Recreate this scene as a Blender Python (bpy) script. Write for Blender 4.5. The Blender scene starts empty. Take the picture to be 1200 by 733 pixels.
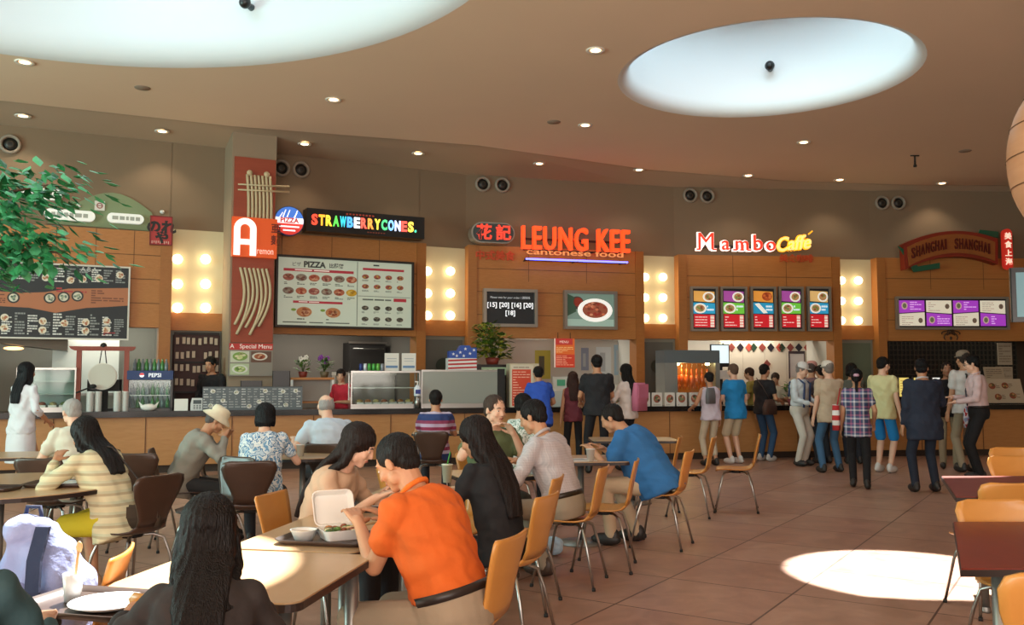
import bpy, bmesh, math, random
from mathutils import Vector, Matrix, Euler
random.seed(7)
PI = math.pi
R = math.radians
SC = bpy.context.scene
COL = SC.collection

# ------------------------------------------------------------------ camera
CAMZ, FPX, PITCH = 1.5, 1050.0, R(4.0)
cd = bpy.data.cameras.new('camera')
cam = bpy.data.objects.new('camera', cd)
COL.objects.link(cam)
cam.location = (0, 0, CAMZ)
cam.rotation_euler = (R(90) + PITCH, 0, 0)
cd.sensor_width = 36.0
cd.lens = FPX / 1200.0 * 36.0
cd.clip_end = 200
SC.camera = cam

# ------------------------------------------------------------------ colour management
SC.view_settings.view_transform = 'Standard'
SC.view_settings.look = 'None'
SC.view_settings.exposure = 0.08
SC.view_settings.gamma = 1.0
SC.view_settings.use_curve_mapping = False
SC.cycles.max_bounces = 7
SC.cycles.diffuse_bounces = 4
SC.cycles.glossy_bounces = 3
SC.cycles.transmission_bounces = 6
SC.cycles.transparent_max_bounces = 8
SC.cycles.sample_clamp_indirect = 4.0
SC.cycles.caustics_reflective = False
SC.cycles.caustics_refractive = False

# ------------------------------------------------------------------ world, sun and big lights
wd = bpy.data.worlds.new('sky')
SC.world = wd
wd.use_nodes = True
bg = wd.node_tree.nodes['Background']
bg.inputs[0].default_value = (0.55, 0.75, 1.0, 1)
bg.inputs[1].default_value = 0.8

SUNV = Vector((-0.068, -0.695, -1.0)).normalized()     # the way the sunlight travels
sl = bpy.data.lights.new('sun', 'SUN')
sl.energy = 26.0
sl.angle = R(0.6)
sl.color = (1.0, 0.96, 0.9)
so = bpy.data.objects.new('sun', sl)
so.rotation_euler = SUNV.to_track_quat('-Z', 'Y').to_euler()
so.location = (3, 20, 20)
COL.objects.link(so)

def area(name, loc, dirv, sx, sy, power, col, shape='RECTANGLE'):
    l = bpy.data.lights.new(name, 'AREA')
    l.shape = shape
    l.size = sx
    l.size_y = sy
    l.energy = power
    l.color = col
    o = bpy.data.objects.new(name, l)
    o.location = loc
    o.rotation_euler = Vector(dirv).to_track_quat('-Z', 'Y').to_euler()
    COL.objects.link(o)
    return o

CEIL = 5.55
WELLTOP = 7.05
SKY1 = (3.43, 11.87, 1.82)        # centre x, y and radius of the round skylight wells
SKY2 = (-4.34, 7.0, 4.3)
OCULI = [(3.5, 11.8, 0.92), (-1.42, 7.88, 1.0), (-4.4, 9.7, 1.0), (-4.4, 4.6, 1.0), (-7.0, 7.2, 1.0)]
# daylight that comes in through the round roof openings
area('roof_opening_light_1', (3.43, 11.87, 7.0), (0, 0, -1), 1.9, 1.9, 50, (0.66, 0.88, 1.0), 'DISK')
for i, (x, y, r) in enumerate(OCULI[1:]):
    area('roof_opening_light_%d' % (i + 2), (x, y, 7.0), (0, 0, -1), 1.9, 1.9, 26, (0.72, 0.88, 1.0), 'DISK')
# added fill lights by unseen windows, tilted up to brighten the ceiling
area('fill_light_back', (0, -5.6, 2.6), (0, 1, 0.55), 13, 3.6, 1200, (1.0, 0.86, 0.74))
area('fill_light_left', (-12.6, 3.0, 2.8), (1, 0.15, 0.5), 9, 3.8, 1300, (0.60, 0.97, 0.92))

# ------------------------------------------------------------------ materials
MATS = {}
def lin(c):
    return c / 12.92 if c <= 0.04045 else ((c + 0.055) / 1.055) ** 2.4
def hexc(h):
    return tuple(lin(int(h[i:i + 2], 16) / 255) for i in (0, 2, 4)) + (1,)

def mat(h, rough=0.6, metal=0.0, emit=0.0, noise=0.0, nscale=20.0, stretch=None, bump=0.0, trans=0.0, key=None,
        h2=None, spec=None, coat=0.0):
    """A plain procedural material: base colour broken up by noise, with optional bump."""
    k = (h, rough, metal, emit, noise, nscale, stretch, bump, trans, key, h2, coat)
    if k in MATS:
        return MATS[k]
    m = bpy.data.materials.new('mat_' + (key or h))
    m.use_nodes = True
    nt = m.node_tree
    b = nt.nodes['Principled BSDF']
    c = hexc(h)
    b.inputs['Base Color'].default_value = c
    b.inputs['Roughness'].default_value = rough
    b.inputs['Metallic'].default_value = metal
    if spec is not None:
        b.inputs['Specular IOR Level'].default_value = spec
    if coat:
        b.inputs['Coat Weight'].default_value = coat
        b.inputs['Coat Roughness'].default_value = 0.15
    if trans:
        b.inputs['Transmission Weight'].default_value = trans
    if emit:
        b.inputs['Emission Color'].default_value = c
        b.inputs['Emission Strength'].default_value = emit
    if noise or bump or h2:
        tc = nt.nodes.new('ShaderNodeTexCoord')
        mp = nt.nodes.new('ShaderNodeMapping')
        if stretch:
            mp.inputs['Scale'].default_value = stretch
        nz = nt.nodes.new('ShaderNodeTexNoise')
        nz.inputs['Scale'].default_value = nscale
        nz.inputs['Detail'].default_value = 4
        nt.links.new(tc.outputs['Object'], mp.inputs[0])
        nt.links.new(mp.outputs[0], nz.inputs[0])
        if noise or h2:
            mx = nt.nodes.new('ShaderNodeMix')
            mx.data_type = 'RGBA'
            c2 = hexc(h2) if h2 else tuple(x * (1 - noise) for x in c[:3]) + (1,)
            c1 = c if h2 else tuple(min(1, x * (1 + noise * 0.5)) for x in c[:3]) + (1,)
            mx.inputs[6].default_value = c2
            mx.inputs[7].default_value = c1
            if h2:
                rp = nt.nodes.new('ShaderNodeValToRGB')
                rp.color_ramp.elements[0].position = 0.42
                rp.color_ramp.elements[1].position = 0.58
                nt.links.new(nz.outputs[0], rp.inputs[0])
                nt.links.new(rp.outputs[0], mx.inputs[0])
            else:
                nt.links.new(nz.outputs[0], mx.inputs[0])
            nt.links.new(mx.outputs[2], b.inputs['Base Color'])
        if bump:
            bp = nt.nodes.new('ShaderNodeBump')
            bp.inputs['Strength'].default_value = bump
            bp.inputs['Distance'].default_value = 0.02
            nt.links.new(nz.outputs[0], bp.inputs['Height'])
            nt.links.new(bp.outputs[0], b.inputs['Normal'])
    MATS[k] = m
    return m

def wood(h, h2, rough=0.45, scale=(1.2, 14, 14), key='wood', coat=0.0):
    k = ('wood', h, h2, rough, scale, coat)
    if k in MATS:
        return MATS[k]
    m = bpy.data.materials.new('mat_' + key)
    m.use_nodes = True
    nt = m.node_tree
    b = nt.nodes['Principled BSDF']
    b.inputs['Roughness'].default_value = rough
    if coat:
        b.inputs['Coat Weight'].default_value = coat
        b.inputs['Coat Roughness'].default_value = 0.2
    tc = nt.nodes.new('ShaderNodeTexCoord')
    mp = nt.nodes.new('ShaderNodeMapping')
    mp.inputs['Scale'].default_value = scale
    nz = nt.nodes.new('ShaderNodeTexNoise')
    nz.inputs['Scale'].default_value = 3.0
    nz.inputs['Detail'].default_value = 6
    nz.inputs['Distortion'].default_value = 0.6
    mx = nt.nodes.new('ShaderNodeMix')
    mx.data_type = 'RGBA'
    mx.inputs[6].default_value = hexc(h2)
    mx.inputs[7].default_value = hexc(h)
    nt.links.new(tc.outputs['Object'], mp.inputs[0])
    nt.links.new(mp.outputs[0], nz.inputs[0])
    nt.links.new(nz.outputs[0], mx.inputs[0])
    nt.links.new(mx.outputs[2], b.inputs['Base Color'])
    MATS[k] = m
    return m

# ------------------------------------------------------------------ mesh builder
class MB:
    """Collects simple shapes in local coordinates; build() links them as ONE mesh object."""
    def __init__(s, M=None):
        s.v = []; s.f = []; s.mi = []; s.mats = []; s.sm = []
        s.M = M or Matrix.Identity(4)
    def slot(s, m):
        if m not in s.mats:
            s.mats.append(m)
        return s.mats.index(m)
    def add(s, vs, fs, m, smooth=False, M=None):
        o = len(s.v)
        T = s.M @ M if M is not None else s.M
        s.v += [tuple(T @ Vector(p)) for p in vs]
        k = s.slot(m)
        for f in fs:
            s.f.append([o + i for i in f]); s.mi.append(k); s.sm.append(smooth)
    def box(s, a, b, m, M=None):
        x0, y0, z0 = a; x1, y1, z1 = b
        if x0 > x1: x0, x1 = x1, x0
        if y0 > y1: y0, y1 = y1, y0
        if z0 > z1: z0, z1 = z1, z0
        s.add([(x0, y0, z0), (x1, y0, z0), (x1, y1, z0), (x0, y1, z0), (x0, y0, z1), (x1, y0, z1), (x1, y1, z1), (x0, y1, z1)],
              [(0, 3, 2, 1), (4, 5, 6, 7), (0, 1, 5, 4), (1, 2, 6, 5), (2, 3, 7, 6), (3, 0, 4, 7)], m, False, M)
    def bbox(s, a, b, m, r=0.01, M=None):
        """a box with its vertical and front edges chamfered"""
        x0, y0, z0 = a; x1, y1, z1 = b
        pts = [(x0 + r, y0), (x1 - r, y0), (x1, y0 + r), (x1, y1 - r), (x1 - r, y1), (x0 + r, y1), (x0, y1 - r), (x0, y0 + r)]
        s.prism(pts, z0, z1, m, M)
    def prism(s, pts, z0, z1, m, M=None, smooth=False, cap=True):
        n = len(pts)
        vs = [(x, y, z0) for x, y in pts] + [(x, y, z1) for x, y in pts]
        fs = [(i, (i + 1) % n, n + (i + 1) % n, n + i) for i in range(n)]
        s.add(vs, fs, m, smooth, M)
        if cap:
            s.add(vs, [tuple(range(n))[::-1], tuple(range(n, 2 * n))], m, False, M)
    def extr(s, pts, y0, y1, m, M=None):
        """polygon given in the x-z plane, extruded along y (y0 nearer the room)"""
        n = len(pts)
        vs = [(x, y0, z) for x, z in pts] + [(x, y1, z) for x, z in pts]
        fs = [tuple(range(n)), tuple(range(n, 2 * n))[::-1]] + [((i + 1) % n, i, n + i, n + (i + 1) % n) for i in range(n)]
        s.add(vs, fs, m, False, M)
    def cyl(s, A, B, ra, rb=None, m=None, n=12, cap=True, M=None):
        A, B = Vector(A), Vector(B)
        rb = ra if rb is None else rb
        d = (B - A).normalized()
        u = d.orthogonal().normalized(); w = d.cross(u)
        vs = []
        for c, r in ((A, ra), (B, rb)):
            for i in range(n):
                t = 2 * PI * i / n
                vs.append(c + (u * math.cos(t) + w * math.sin(t)) * r)
        s.add(vs, [(i, (i + 1) % n, n + (i + 1) % n, n + i) for i in range(n)], m, True, M)
        if cap:
            s.add(vs, [tuple(range(n))[::-1], tuple(range(n, 2 * n))], m, False, M)
    def tube(s, pts, r, m, n=8, M=None):
        pts = [Vector(p) for p in pts]
        rs = r if isinstance(r, (list, tuple)) else [r] * len(pts)
        vs = []
        u = None
        for i, p in enumerate(pts):
            d = (pts[min(i + 1, len(pts) - 1)] - pts[max(i - 1, 0)]).normalized()
            if u is None: u = d.orthogonal().normalized()
            u = (u - d * u.dot(d)).normalized()
            w = d.cross(u)
            for k in range(n):
                t = 2 * PI * k / n
                vs.append(p + (u * math.cos(t) + w * math.sin(t)) * rs[i])
        fs = []
        for i in range(len(pts) - 1):
            for k in range(n):
                fs.append((i * n + k, i * n + (k + 1) % n, (i + 1) * n + (k + 1) % n, (i + 1) * n + k))
        fs.append(tuple(range(n))[::-1]); fs.append(tuple((len(pts) - 1) * n + k for k in range(n)))
        s.add(vs, fs, m, True, M)
    def lathe(s, prof, m, n=24, M=None, smooth=True):
        """profile (r, z) from bottom to top turned about z"""
        vs = []; fs = []
        for r, z in prof:
            for k in range(n):
                t = 2 * PI * k / n
                vs.append((r * math.cos(t), r * math.sin(t), z))
        for i in range(len(prof) - 1):
            for k in range(n):
                fs.append((i * n + k, i * n + (k + 1) % n, (i + 1) * n + (k + 1) % n, (i + 1) * n + k))
        s.add(vs, fs, m, smooth, M)
    def ell(s, c, r, m, n=14, M=None, rot=None):
        c = Vector(c)
        if not isinstance(r, (list, tuple)): r = (r, r, r)
        vs = []; fs = []
        h = max(4, n // 2)
        for i in range(h + 1):
            a = PI * i / h
            for k in range(n):
                t = 2 * PI * k / n
                p = Vector((r[0] * math.sin(a) * math.cos(t), r[1] * math.sin(a) * math.sin(t), -r[2] * math.cos(a)))
                if rot is not None: p = rot @ p
                vs.append(c + p)
        for i in range(h):
            for k in range(n):
                fs.append((i * n + k, i * n + (k + 1) % n, (i + 1) * n + (k + 1) % n, (i + 1) * n + k))
        s.add(vs, fs, m, True, M)
    def disc(s, x, z, rx, rz, y, m, n=20, th=0.004, M=None):
        """flat round plate facing the room (towards -y)"""
        s.extr([(x + rx * math.cos(2 * PI * i / n), z + rz * math.sin(2 * PI * i / n)) for i in range(n)], y - th, y, m, M)
    def build(s, name, parent=None, loc=None, rotz=0.0):
        me = bpy.data.meshes.new(name)
        me.from_pydata([tuple(p) for p in s.v], [], s.f)
        for m in s.mats: me.materials.append(m)
        me.polygons.foreach_set('material_index', s.mi)
        me.polygons.foreach_set('use_smooth', s.sm)
        me.update()
        bm = bmesh.new(); bm.from_mesh(me)
        bmesh.ops.remove_doubles(bm, verts=bm.verts, dist=1e-6)
        bm.to_mesh(me); bm.free()
        o = bpy.data.objects.new(name, me)
        COL.objects.link(o)
        if parent is not None: o.parent = parent
        if loc is not None: o.location = loc
        o.rotation_euler[2] = rotz
        return o

def tag(o, label=None, cat=None, group=None, kind=None):
    if label: o['label'] = label
    if cat: o['category'] = cat
    if group: o['group'] = group
    if kind: o['kind'] = kind
    return o

def thing(name, label, cat, loc=(0, 0, 0), rotz=0.0, group=None):
    o = bpy.data.objects.new(name, None)
    o.empty_display_size = 0.1
    COL.objects.link(o)
    o.location = loc
    o.rotation_euler = (0, 0, rotz)
    return tag(o, label, cat, group)

def copy_tree(o, parent=None):
    c = o.copy()
    COL.objects.link(c)
    if parent is not None: c.parent = parent
    for ch in list(o.children): copy_tree(ch, c)
    return c

def struct(o):
    o['kind'] = 'structure'
    return o

def baked(o, remove=True):
    """mesh of an object with its modifiers applied"""
    bpy.context.view_layer.update()
    dg = bpy.context.evaluated_depsgraph_get()
    me = bpy.data.meshes.new_from_object(o.evaluated_get(dg))
    if remove:
        d = o.data
        bpy.data.objects.remove(o)
    return me

def text_into(mb, s, size, m, x, y, z, ext=0.01, bold=0.0, align='LEFT', width=None, shear=0.0, M=None, rotz2=0.0, space=1.0):
    """writes s into the mesh builder, baseline at (x, z), front face at y, reading from -y"""
    c = bpy.data.curves.new('t', 'FONT')
    c.body = s; c.size = size; c.extrude = ext / 2; c.offset = bold; c.align_x = align; c.shear = shear; c.space_character = space
    c.resolution_u = 3
    o = bpy.data.objects.new('t', c)
    COL.objects.link(o)
    me = baked(o)
    bpy.data.curves.remove(c)
    vs = [v.co.copy() for v in me.vertices]
    fs = [tuple(p.vertices) for p in me.polygons]
    bpy.data.meshes.remove(me)
    if not vs: return
    x0 = min(v.x for v in vs); x1 = max(v.x for v in vs)
    k = width / (x1 - x0) if width else 1.0
    ca, sa = math.cos(rotz2), math.sin(rotz2)
    out = []
    for v in vs:
        px = (v.x - (x0 if width and align == 'LEFT' else 0)) * k
        pz = v.y
        out.append((x + px * ca - pz * sa, y + ext / 2 - v.z, z + px * sa + pz * ca))
    mb.add(out, fs, m, False, M)

# ------------------------------------------------------------------ where a pixel's ray meets a plane of the room
def ray(px, py):
    a = (px - 600.0) / FPX; b = (366.5 - py) / FPX
    c, s = math.cos(PITCH), math.sin(PITCH)
    return Vector((a, c - b * s, s + b * c))
def at_z(px, py, z):
    d = ray(px, py); t = (z - CAMZ) / d.z
    return Vector((d.x * t, d.y * t, z))
def at_y(px, py, y):
    d = ray(px, py); t = y / d.y
    return Vector((d.x * t, y, CAMZ + d.z * t))

# ------------------------------------------------------------------ plan of the curved food counter and the wall behind it
WPTS = [(-16, 10.2), (-8, 14.0), (-4.93, 15.46), (-0.67, 17.6), (3.56, 18.68), (8.2, 19.2), (14, 19.4)]
def Wy(x):
    for (xa, ya), (xb, yb) in zip(WPTS, WPTS[1:]):
        if x <= xb: break
    return ya + (yb - ya) * (x - xa) / (xb - xa)
def Fy(x):
    return 15.35 + 0.24 * x - 0.0085 * x * x
def on_curve(px, fn, off=0.0, z=1.5):
    y = 14.0
    for _ in range(60):
        x = (px - 600.0) / FPX * (y * math.cos(PITCH) + (z - CAMZ) * math.sin(PITCH))
        y = 0.5 * y + 0.5 * (fn(x) + off)
    return Vector((x, y))

class Bay:
    """flat stretch of the back wall between two picture columns; local x runs along it, y into it, z up"""
    def __init__(s, pa, pb):
        a, b = on_curve(pa, Wy), on_curve(pb, Wy)
        s.o = a; s.u = (b - a).normalized(); s.L = (b - a).length
        s.ang = math.atan2(s.u.y, s.u.x)
        s.M = Matrix.Translation((a.x, a.y, 0)) @ Matrix.Rotation(s.ang, 4, 'Z')
        s.Mi = s.M.inverted()
    def q(s, px, py, off=0.0):
        """picture point -> (x, z) on the plane y = off of this bay"""
        o = s.Mi @ Vector((0, 0, CAMZ)); d = s.Mi.to_3x3() @ ray(px, py)
        t = (off - o.y) / d.y
        p = o + d * t
        return p.x, p.z
    def root(s, name, label, cat, x, y, z, group=None):
        w = s.M @ Vector((x, y, z))
        return thing(name, label, cat, w, s.ang, group)
BL = Bay(-140, 195); Ba = Bay(195, 262); BB = Bay(262, 490); Bb = Bay(490, 545); BC = Bay(545, 747)
Bc = Bay(747, 792); BD = Bay(792, 978); Bd = Bay(978, 1024); BE = Bay(1024, 1330)
BAYS = [BL, Ba, BB, Bb, BC, Bc, BD, Bd, BE]
# ================================================================== the room
M_floor = bpy.data.materials.new('mat_floor_tiles')
M_floor.use_nodes = True
nt = M_floor.node_tree; b = nt.nodes['Principled BSDF']
tc = nt.nodes.new('ShaderNodeTexCoord'); mp = nt.nodes.new('ShaderNodeMapping')
mp.inputs['Rotation'].default_value = (0, 0, R(33))
br = nt.nodes.new('ShaderNodeTexBrick')
br.offset = 0.0; br.inputs['Scale'].default_value = 1.0
br.inputs['Brick Width'].default_value = 0.9; br.inputs['Row Height'].default_value = 0.9
br.inputs['Mortar Size'].default_value = 0.008; br.inputs['Mortar Smooth'].default_value = 0.2
br.inputs['Color1'].default_value = hexc('B08C76'); br.inputs['Color2'].default_value = hexc('A67E69')
br.inputs['Mortar'].default_value = hexc('5E4030')
nz = nt.nodes.new('ShaderNodeTexNoise'); nz.inputs['Scale'].default_value = 3.5; nz.inputs['Detail'].default_value = 8
nz.inputs['Distortion'].default_value = 1.2
mx = nt.nodes.new('ShaderNodeMix'); mx.data_type = 'RGBA'; mx.blend_type = 'MULTIPLY'; mx.inputs[0].default_value = 0.75
rp = nt.nodes.new('ShaderNodeValToRGB')
rp.color_ramp.elements[0].position = 0.3; rp.color_ramp.elements[0].color = (0.66, 0.58, 0.54, 1)
rp.color_ramp.elements[1].position = 0.7; rp.color_ramp.elements[1].color = (1.1, 1.1, 1.12, 1)
nt.links.new(tc.outputs['Object'], mp.inputs[0]); nt.links.new(mp.outputs[0], br.inputs[0]); nt.links.new(tc.outputs['Object'], nz.inputs[0])
nt.links.new(nz.outputs[0], rp.inputs[0]); nt.links.new(br.outputs[0], mx.inputs[6]); nt.links.new(rp.outputs[0], mx.inputs[7])
nt.links.new(mx.outputs[2], b.inputs['Base Color'])
mr = nt.nodes.new('ShaderNodeMapRange'); mr.inputs[3].default_value = 0.3; mr.inputs[4].default_value = 0.5
nt.links.new(nz.outputs[0], mr.inputs[0]); nt.links.new(mr.outputs[0], b.inputs['Roughness'])
bp = nt.nodes.new('ShaderNodeBump'); bp.inputs['Strength'].default_value = 0.25; bp.inputs['Distance'].default_value = 0.01
nt.links.new(nz.outputs[0], bp.inputs['Height']); nt.links.new(bp.outputs[0], b.inputs['Normal'])

M_ceil = mat('E8CFB4', 0.9, noise=0.05, nscale=0.6, key='ceiling_paint')
M_well2 = mat('D6DADC', 0.85, key='big_skylight_dimmed')  # darker copy of the well colour, dimming painted in to hold back the light
M_well = mat('EEF1F0', 0.85, key='skylight_paint')
M_wall = mat('84705A', 0.9, noise=0.06, nscale=0.8, key='taupe_plaster')
M_room = mat('A08C74', 0.9, key='beige_plaster')
M_fascia = wood('C08045', 'A6682E', 0.5, (0.6, 9, 16), 'maple_fascia')
M_fascd = wood('B27238', '9A5E28', 0.5, (0.6, 9, 16), 'maple_trim')
M_seam = mat('6B4526', 0.7, key='seam')
M_grey = mat('6C6A64', 0.7, key='grey_back_wall')
M_black = mat('161515', 0.35, key='black_gloss')
M_blackm = mat('1E1C1B', 0.7, key='black_matt')
M_white = mat('E6E4DE', 0.5, key='white')
M_steel = mat('A9A8A4', 0.28, 0.9, key='steel')
M_chrome = mat('C8C6C2', 0.22, 1.0, key='chrome')

fl = MB(); fl.box((-16, -6, -0.1), (14, 24, 0), M_floor)
struct(fl.build('floor'))

# the ceiling: a slab pierced by two round wells, with rounded lips up to a flat roof with round openings
X0, X1, Y0 = -16.0, 14.0, -6.0
def cirpts(c, n=64, rr=None):
    r = rr or c[2]
    return [(c[0] + r * math.cos(2 * PI * i / n), c[1] + r * math.sin(2 * PI * i / n)) for i in range(n)]
def fill_face(bm, outer, holes, z, mi=0):
    """planar polygon with holes, filled by triangles"""
    es = []
    for loop in [outer] + holes:
        vs = [bm.verts.new((x, y, z)) for x, y in loop]
        for i in range(len(vs)): es.append(bm.edges.new((vs[i], vs[(i + 1) % len(vs)])))
    r = bmesh.ops.triangle_fill(bm, use_beauty=True, edges=es)
    for g in r['geom']:
        if isinstance(g, bmesh.types.BMFace): g.material_index = mi
def bm_object(bm, name, mats):
    me = bpy.data.meshes.new(name); bm.to_mesh(me); bm.free()
    for m in mats: me.materials.append(m)
    o = bpy.data.objects.new(name, me); COL.objects.link(o)
    return o
# front edge of the lowered strip that follows the wall
edge_px = [(-140, 98), (0, 118), (272, 148), (560, 170.5), (760, 199), (920, 212), (1060, 217), (1200, 222), (1330, 226)]
strip = []
for px, py in edge_px:
    p = at_z(px, py, CEIL)
    w = on_curve(px, Wy)
    strip.append((p.x, min(p.y, w.y - 0.35)))
lip = 0.28
outer = [(X0, Y0), (X1, Y0), (X1, strip[-1][1])] + strip[::-1] + [(X0, strip[0][1] - 3.2)]
bm = bmesh.new()
fill_face(bm, outer, [cirpts(SKY1, 64, SKY1[2] + lip * 0.6), cirpts(SKY2, 96, SKY2[2] + lip)], CEIL)
struct(bm_object(bm, 'ceiling', [M_ceil]))
# strip of ceiling that slopes gently down to the wall
mb = MB(); M_strip = mat('B7A28B', .9, key='strip_shade')  # ceiling colour darkened, the shade on the strip is painted in
ZW = 5.45
wl = [on_curve(px, Wy) for px, _ in edge_px]
wl = [(p.x, p.y + 0.1) for p in wl]
A = [(X0, strip[0][1] - 3.2)] + strip + [(X1, strip[-1][1])]
B = [(X0, WPTS[0][1] + .1)] + wl + [(X1, WPTS[-1][1] + .1)]
n = len(A)
mb.add([(x, y, CEIL + 0.05) for x, y in A] + [(x, y, ZW) for x, y in B], [(i, i + 1, n + i + 1, n + i) for i in range(n - 1)], M_strip)
mb.add([(x, y, CEIL + 0.05) for x, y in A] + [(x, y, CEIL) for x, y in A], [(i, i + 1, n + i + 1, n + i) for i in range(n - 1)], M_ceil)
struct(mb.build('trim_1'))
# wells
for k, (c, lp) in enumerate(((SKY1, lip * 0.6), (SKY2, lip))):
    prof = [(c[2] + lp, CEIL)]
    for i in range(1, 7):
        t = PI / 2 * i / 6
        prof.append((c[2] + lp * (1 - math.sin(t)), CEIL + lp * 1.3 * (1 - math.cos(t))))
    prof.append((c[2], WELLTOP))
    mb = MB(); mb.lathe(prof, M_well if k == 0 else M_well2, 96, Matrix.Translation((c[0], c[1], 0)))
    struct(mb.build('wall_skylight_well_%d' % (k + 1)))
    bm = bmesh.new()
    fill_face(bm, cirpts(c, 96), [cirpts(o, 40) for o in OCULI if (o[0] - c[0]) ** 2 + (o[1] - c[1]) ** 2 < c[2] ** 2], WELLTOP)
    struct(bm_object(bm, 'ceiling_skylight_cap_%d' % (k + 1), [M_well]))
# roof above everything so that the sun only enters by the openings
bm = bmesh.new()
fill_face(bm, [(X0 - 1, Y0 - 1), (X1 + 1, Y0 - 1), (X1 + 1, 26), (X0 - 1, 26)], [cirpts(o, 40, o[2]) for o in OCULI], WELLTOP + 0.02)
struct(bm_object(bm, 'ceiling_roof_deck', [M_room]))

# outer walls, with unseen window openings added behind and left for the fill lights
mb = MB()
mb.box((X0, -6.1, 0), (-7, -6, 5.6), M_room); mb.box((7, -6.1, 0), (X1, -6, 5.6), M_room)
mb.box((-7, -6.1, 0), (7, -6, 0.6), M_room); mb.box((-7, -6.1, 4.7), (7, -6, 5.6), M_room)
struct(mb.build('wall_back'))
mb = MB()
mb.box((-13.1, Y0, 0), (-13, -2, 5.6), M_room); mb.box((-13.1, 8, 0), (-13, 16, 5.6), M_room)
mb.box((-13.1, -2, 0), (-13, 8, 0.6), M_room); mb.box((-13.1, -2, 4.9), (-13, 8, 5.6), M_room)
struct(mb.build('wall_left'))
mb = MB(); mb.box((13.5, Y0, 0), (13.6, 24, 7.1), M_room); struct(mb.build('wall_right'))
mb = MB(); mb.box((X0 - 1, 23.5, 0), (X1 + 1, 23.6, 7.1), M_room); mb.box((X0 - 1, -6.3, 5.5), (X1 + 1, -6.2, 7.1), M_room)
mb.box((X0 - .2, Y0, 0), (X0 - .1, 24, 7.1), M_room); struct(mb.build('wall_outer'))
M_glass = mat('F4FAFC', 0.02, trans=1.0, key='clear_glass')
M_alu = mat('8E8E8C', 0.4, 0.8, key='aluminium')
mb = MB()
for i in range(8):
    x = -7 + i * 2; mb.box((x - .03, -6.08, .6), (x + .03, -6.02, 4.7), M_alu)
mb.box((-7, -6.08, 2.6), (7, -6.02, 2.66), M_alu)
struct(mb.build('added_window_1'))
mb = MB()
for i in range(6):
    y = -2 + i * 2; mb.box((-13.08, y - .03, .6), (-13.02, y + .03, 4.9), M_alu)
mb.box((-13.08, -2, 2.6), (-13.02, 8, 2.66), M_alu)
struct(mb.build('added_window_2'))

# upper plaster wall (bay by bay) from the top of the stalls to the ceiling, plus kitchens behind
mb = MB()
for by in BAYS:
    mb.box((-0.01, 0.0, 3.6), (by.L + 0.01, 0.15, 5.6), M_wall, by.M)
struct(mb.build('wall_far'))
mb = MB()
M_kit = {id(BL): mat('8D9088', 0.8, key='kitchen_grey_green'), id(BB): mat('6E6A63', .8, key='kitchen_taupe'),
         id(BC): mat('B9B5AC', .8, key='kitchen_pale'), id(BD): mat('C4BDB0', .8, key='kitchen_cream'), id(BE): mat('4B3B2C', .8, key='kitchen_brown')}
for by in BAYS:
    m = M_kit.get(id(by), M_grey)
    mb.box((-0.02, 2.0, 0), (by.L + 0.02, 2.1, 2.75), m, by.M)        # rear of the kitchen
    mb.box((-0.02, 0.1, 2.65), (by.L + 0.02, 2.1, 2.75), M_grey, by.M)  # its ceiling
for by in (BL, BB, BC, BD, BE):
    mb.box((by.L - .06, .1, 0), (by.L, 2.0, 2.65), M_kit[id(by)], by.M)
    mb.box((0, .1, 0), (.06, 2.0, 2.65), M_kit[id(by)], by.M)
struct(mb.build('wall_kitchens'))

# wooden stall fronts: (bay, top row, bottom row in the picture at bay centre)
def stall_front(by, zt, zb, name, rows, cols):
    mb = MB()
    mb.box((0, -0.3, zb), (by.L, 0.0, zt), M_fascia, by.M)
    for i in range(1, rows):
        z = zb + (zt - zb) * i / rows
        mb.box((0, -0.302, z - .006), (by.L, -0.29, z + .006), M_seam, by.M)
    for i in range(1, cols):
        x = by.L * i / cols
        mb.box((x - .005, -0.302, zb + (zt - zb) * .62), (x + .005, -0.29, zt), M_seam, by.M)
    mb.box((-.02, -0.33, 0), (.16, 0.02, zt), M_fascd, by.M)
    mb.box((by.L - .16, -0.33, 0), (by.L + .02, 0.02, zt), M_fascd, by.M)
    return struct(mb.build(name))
ZT, ZB = 3.98, 2.22
stall_front(BL, 3.86, ZB + .06, 'wall_stall_front_1', 4, 7)
stall_front(BB, ZT, ZB, 'wall_stall_front_2', 3, 4)
stall_front(BC, ZT + .03, ZB, 'wall_stall_front_3', 4, 3)
stall_front(BD, ZT, ZB, 'wall_stall_front_4', 4, 3)
stall_front(BE, ZT, ZB, 'wall_stall_front_5', 4, 5)
# narrow bays: wooden band between the light panel and the door
mb = MB()
for by in (Ba, Bb, Bc, Bd):
    mb.box((0, -.1, 2.25), (by.L, .1, 2.55), M_fascd, by.M)
struct(mb.build('trim_2'))
# doors in the narrow bays
M_dgrey = mat('5E5F58', .5, key='grey_door'); M_dfr = mat('8B8778', .5, key='door_frame'); M_dgreen = mat('5F6A58', .5, key='green_grey_door')
for i, (by, m) in enumerate(((Ba, mat('3A1D18', .7, key='maroon_door')), (Bb, M_dgrey), (Bc, M_dgrey), (Bd, M_dgreen))):
    mb = MB()
    mb.box((0, -.02, 0), (by.L, .04, 2.25), M_dfr, by.M)
    mb.box((.08, -.05, 0), (by.L - .08, -.02, 2.18), m, by.M)
    o = struct(mb.build('door_%d' % (i + 1)))
    if i in (1, 2):
        w = MB(); w.extr([(by.L * .5 + .15 * math.cos(t * PI / 12), 1.68 + .15 * math.sin(t * PI / 12)) for t in range(24)], -.065, -.05, mat('39413A', .3, key='porthole'), by.M)
        w.build('porthole', o)

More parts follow.
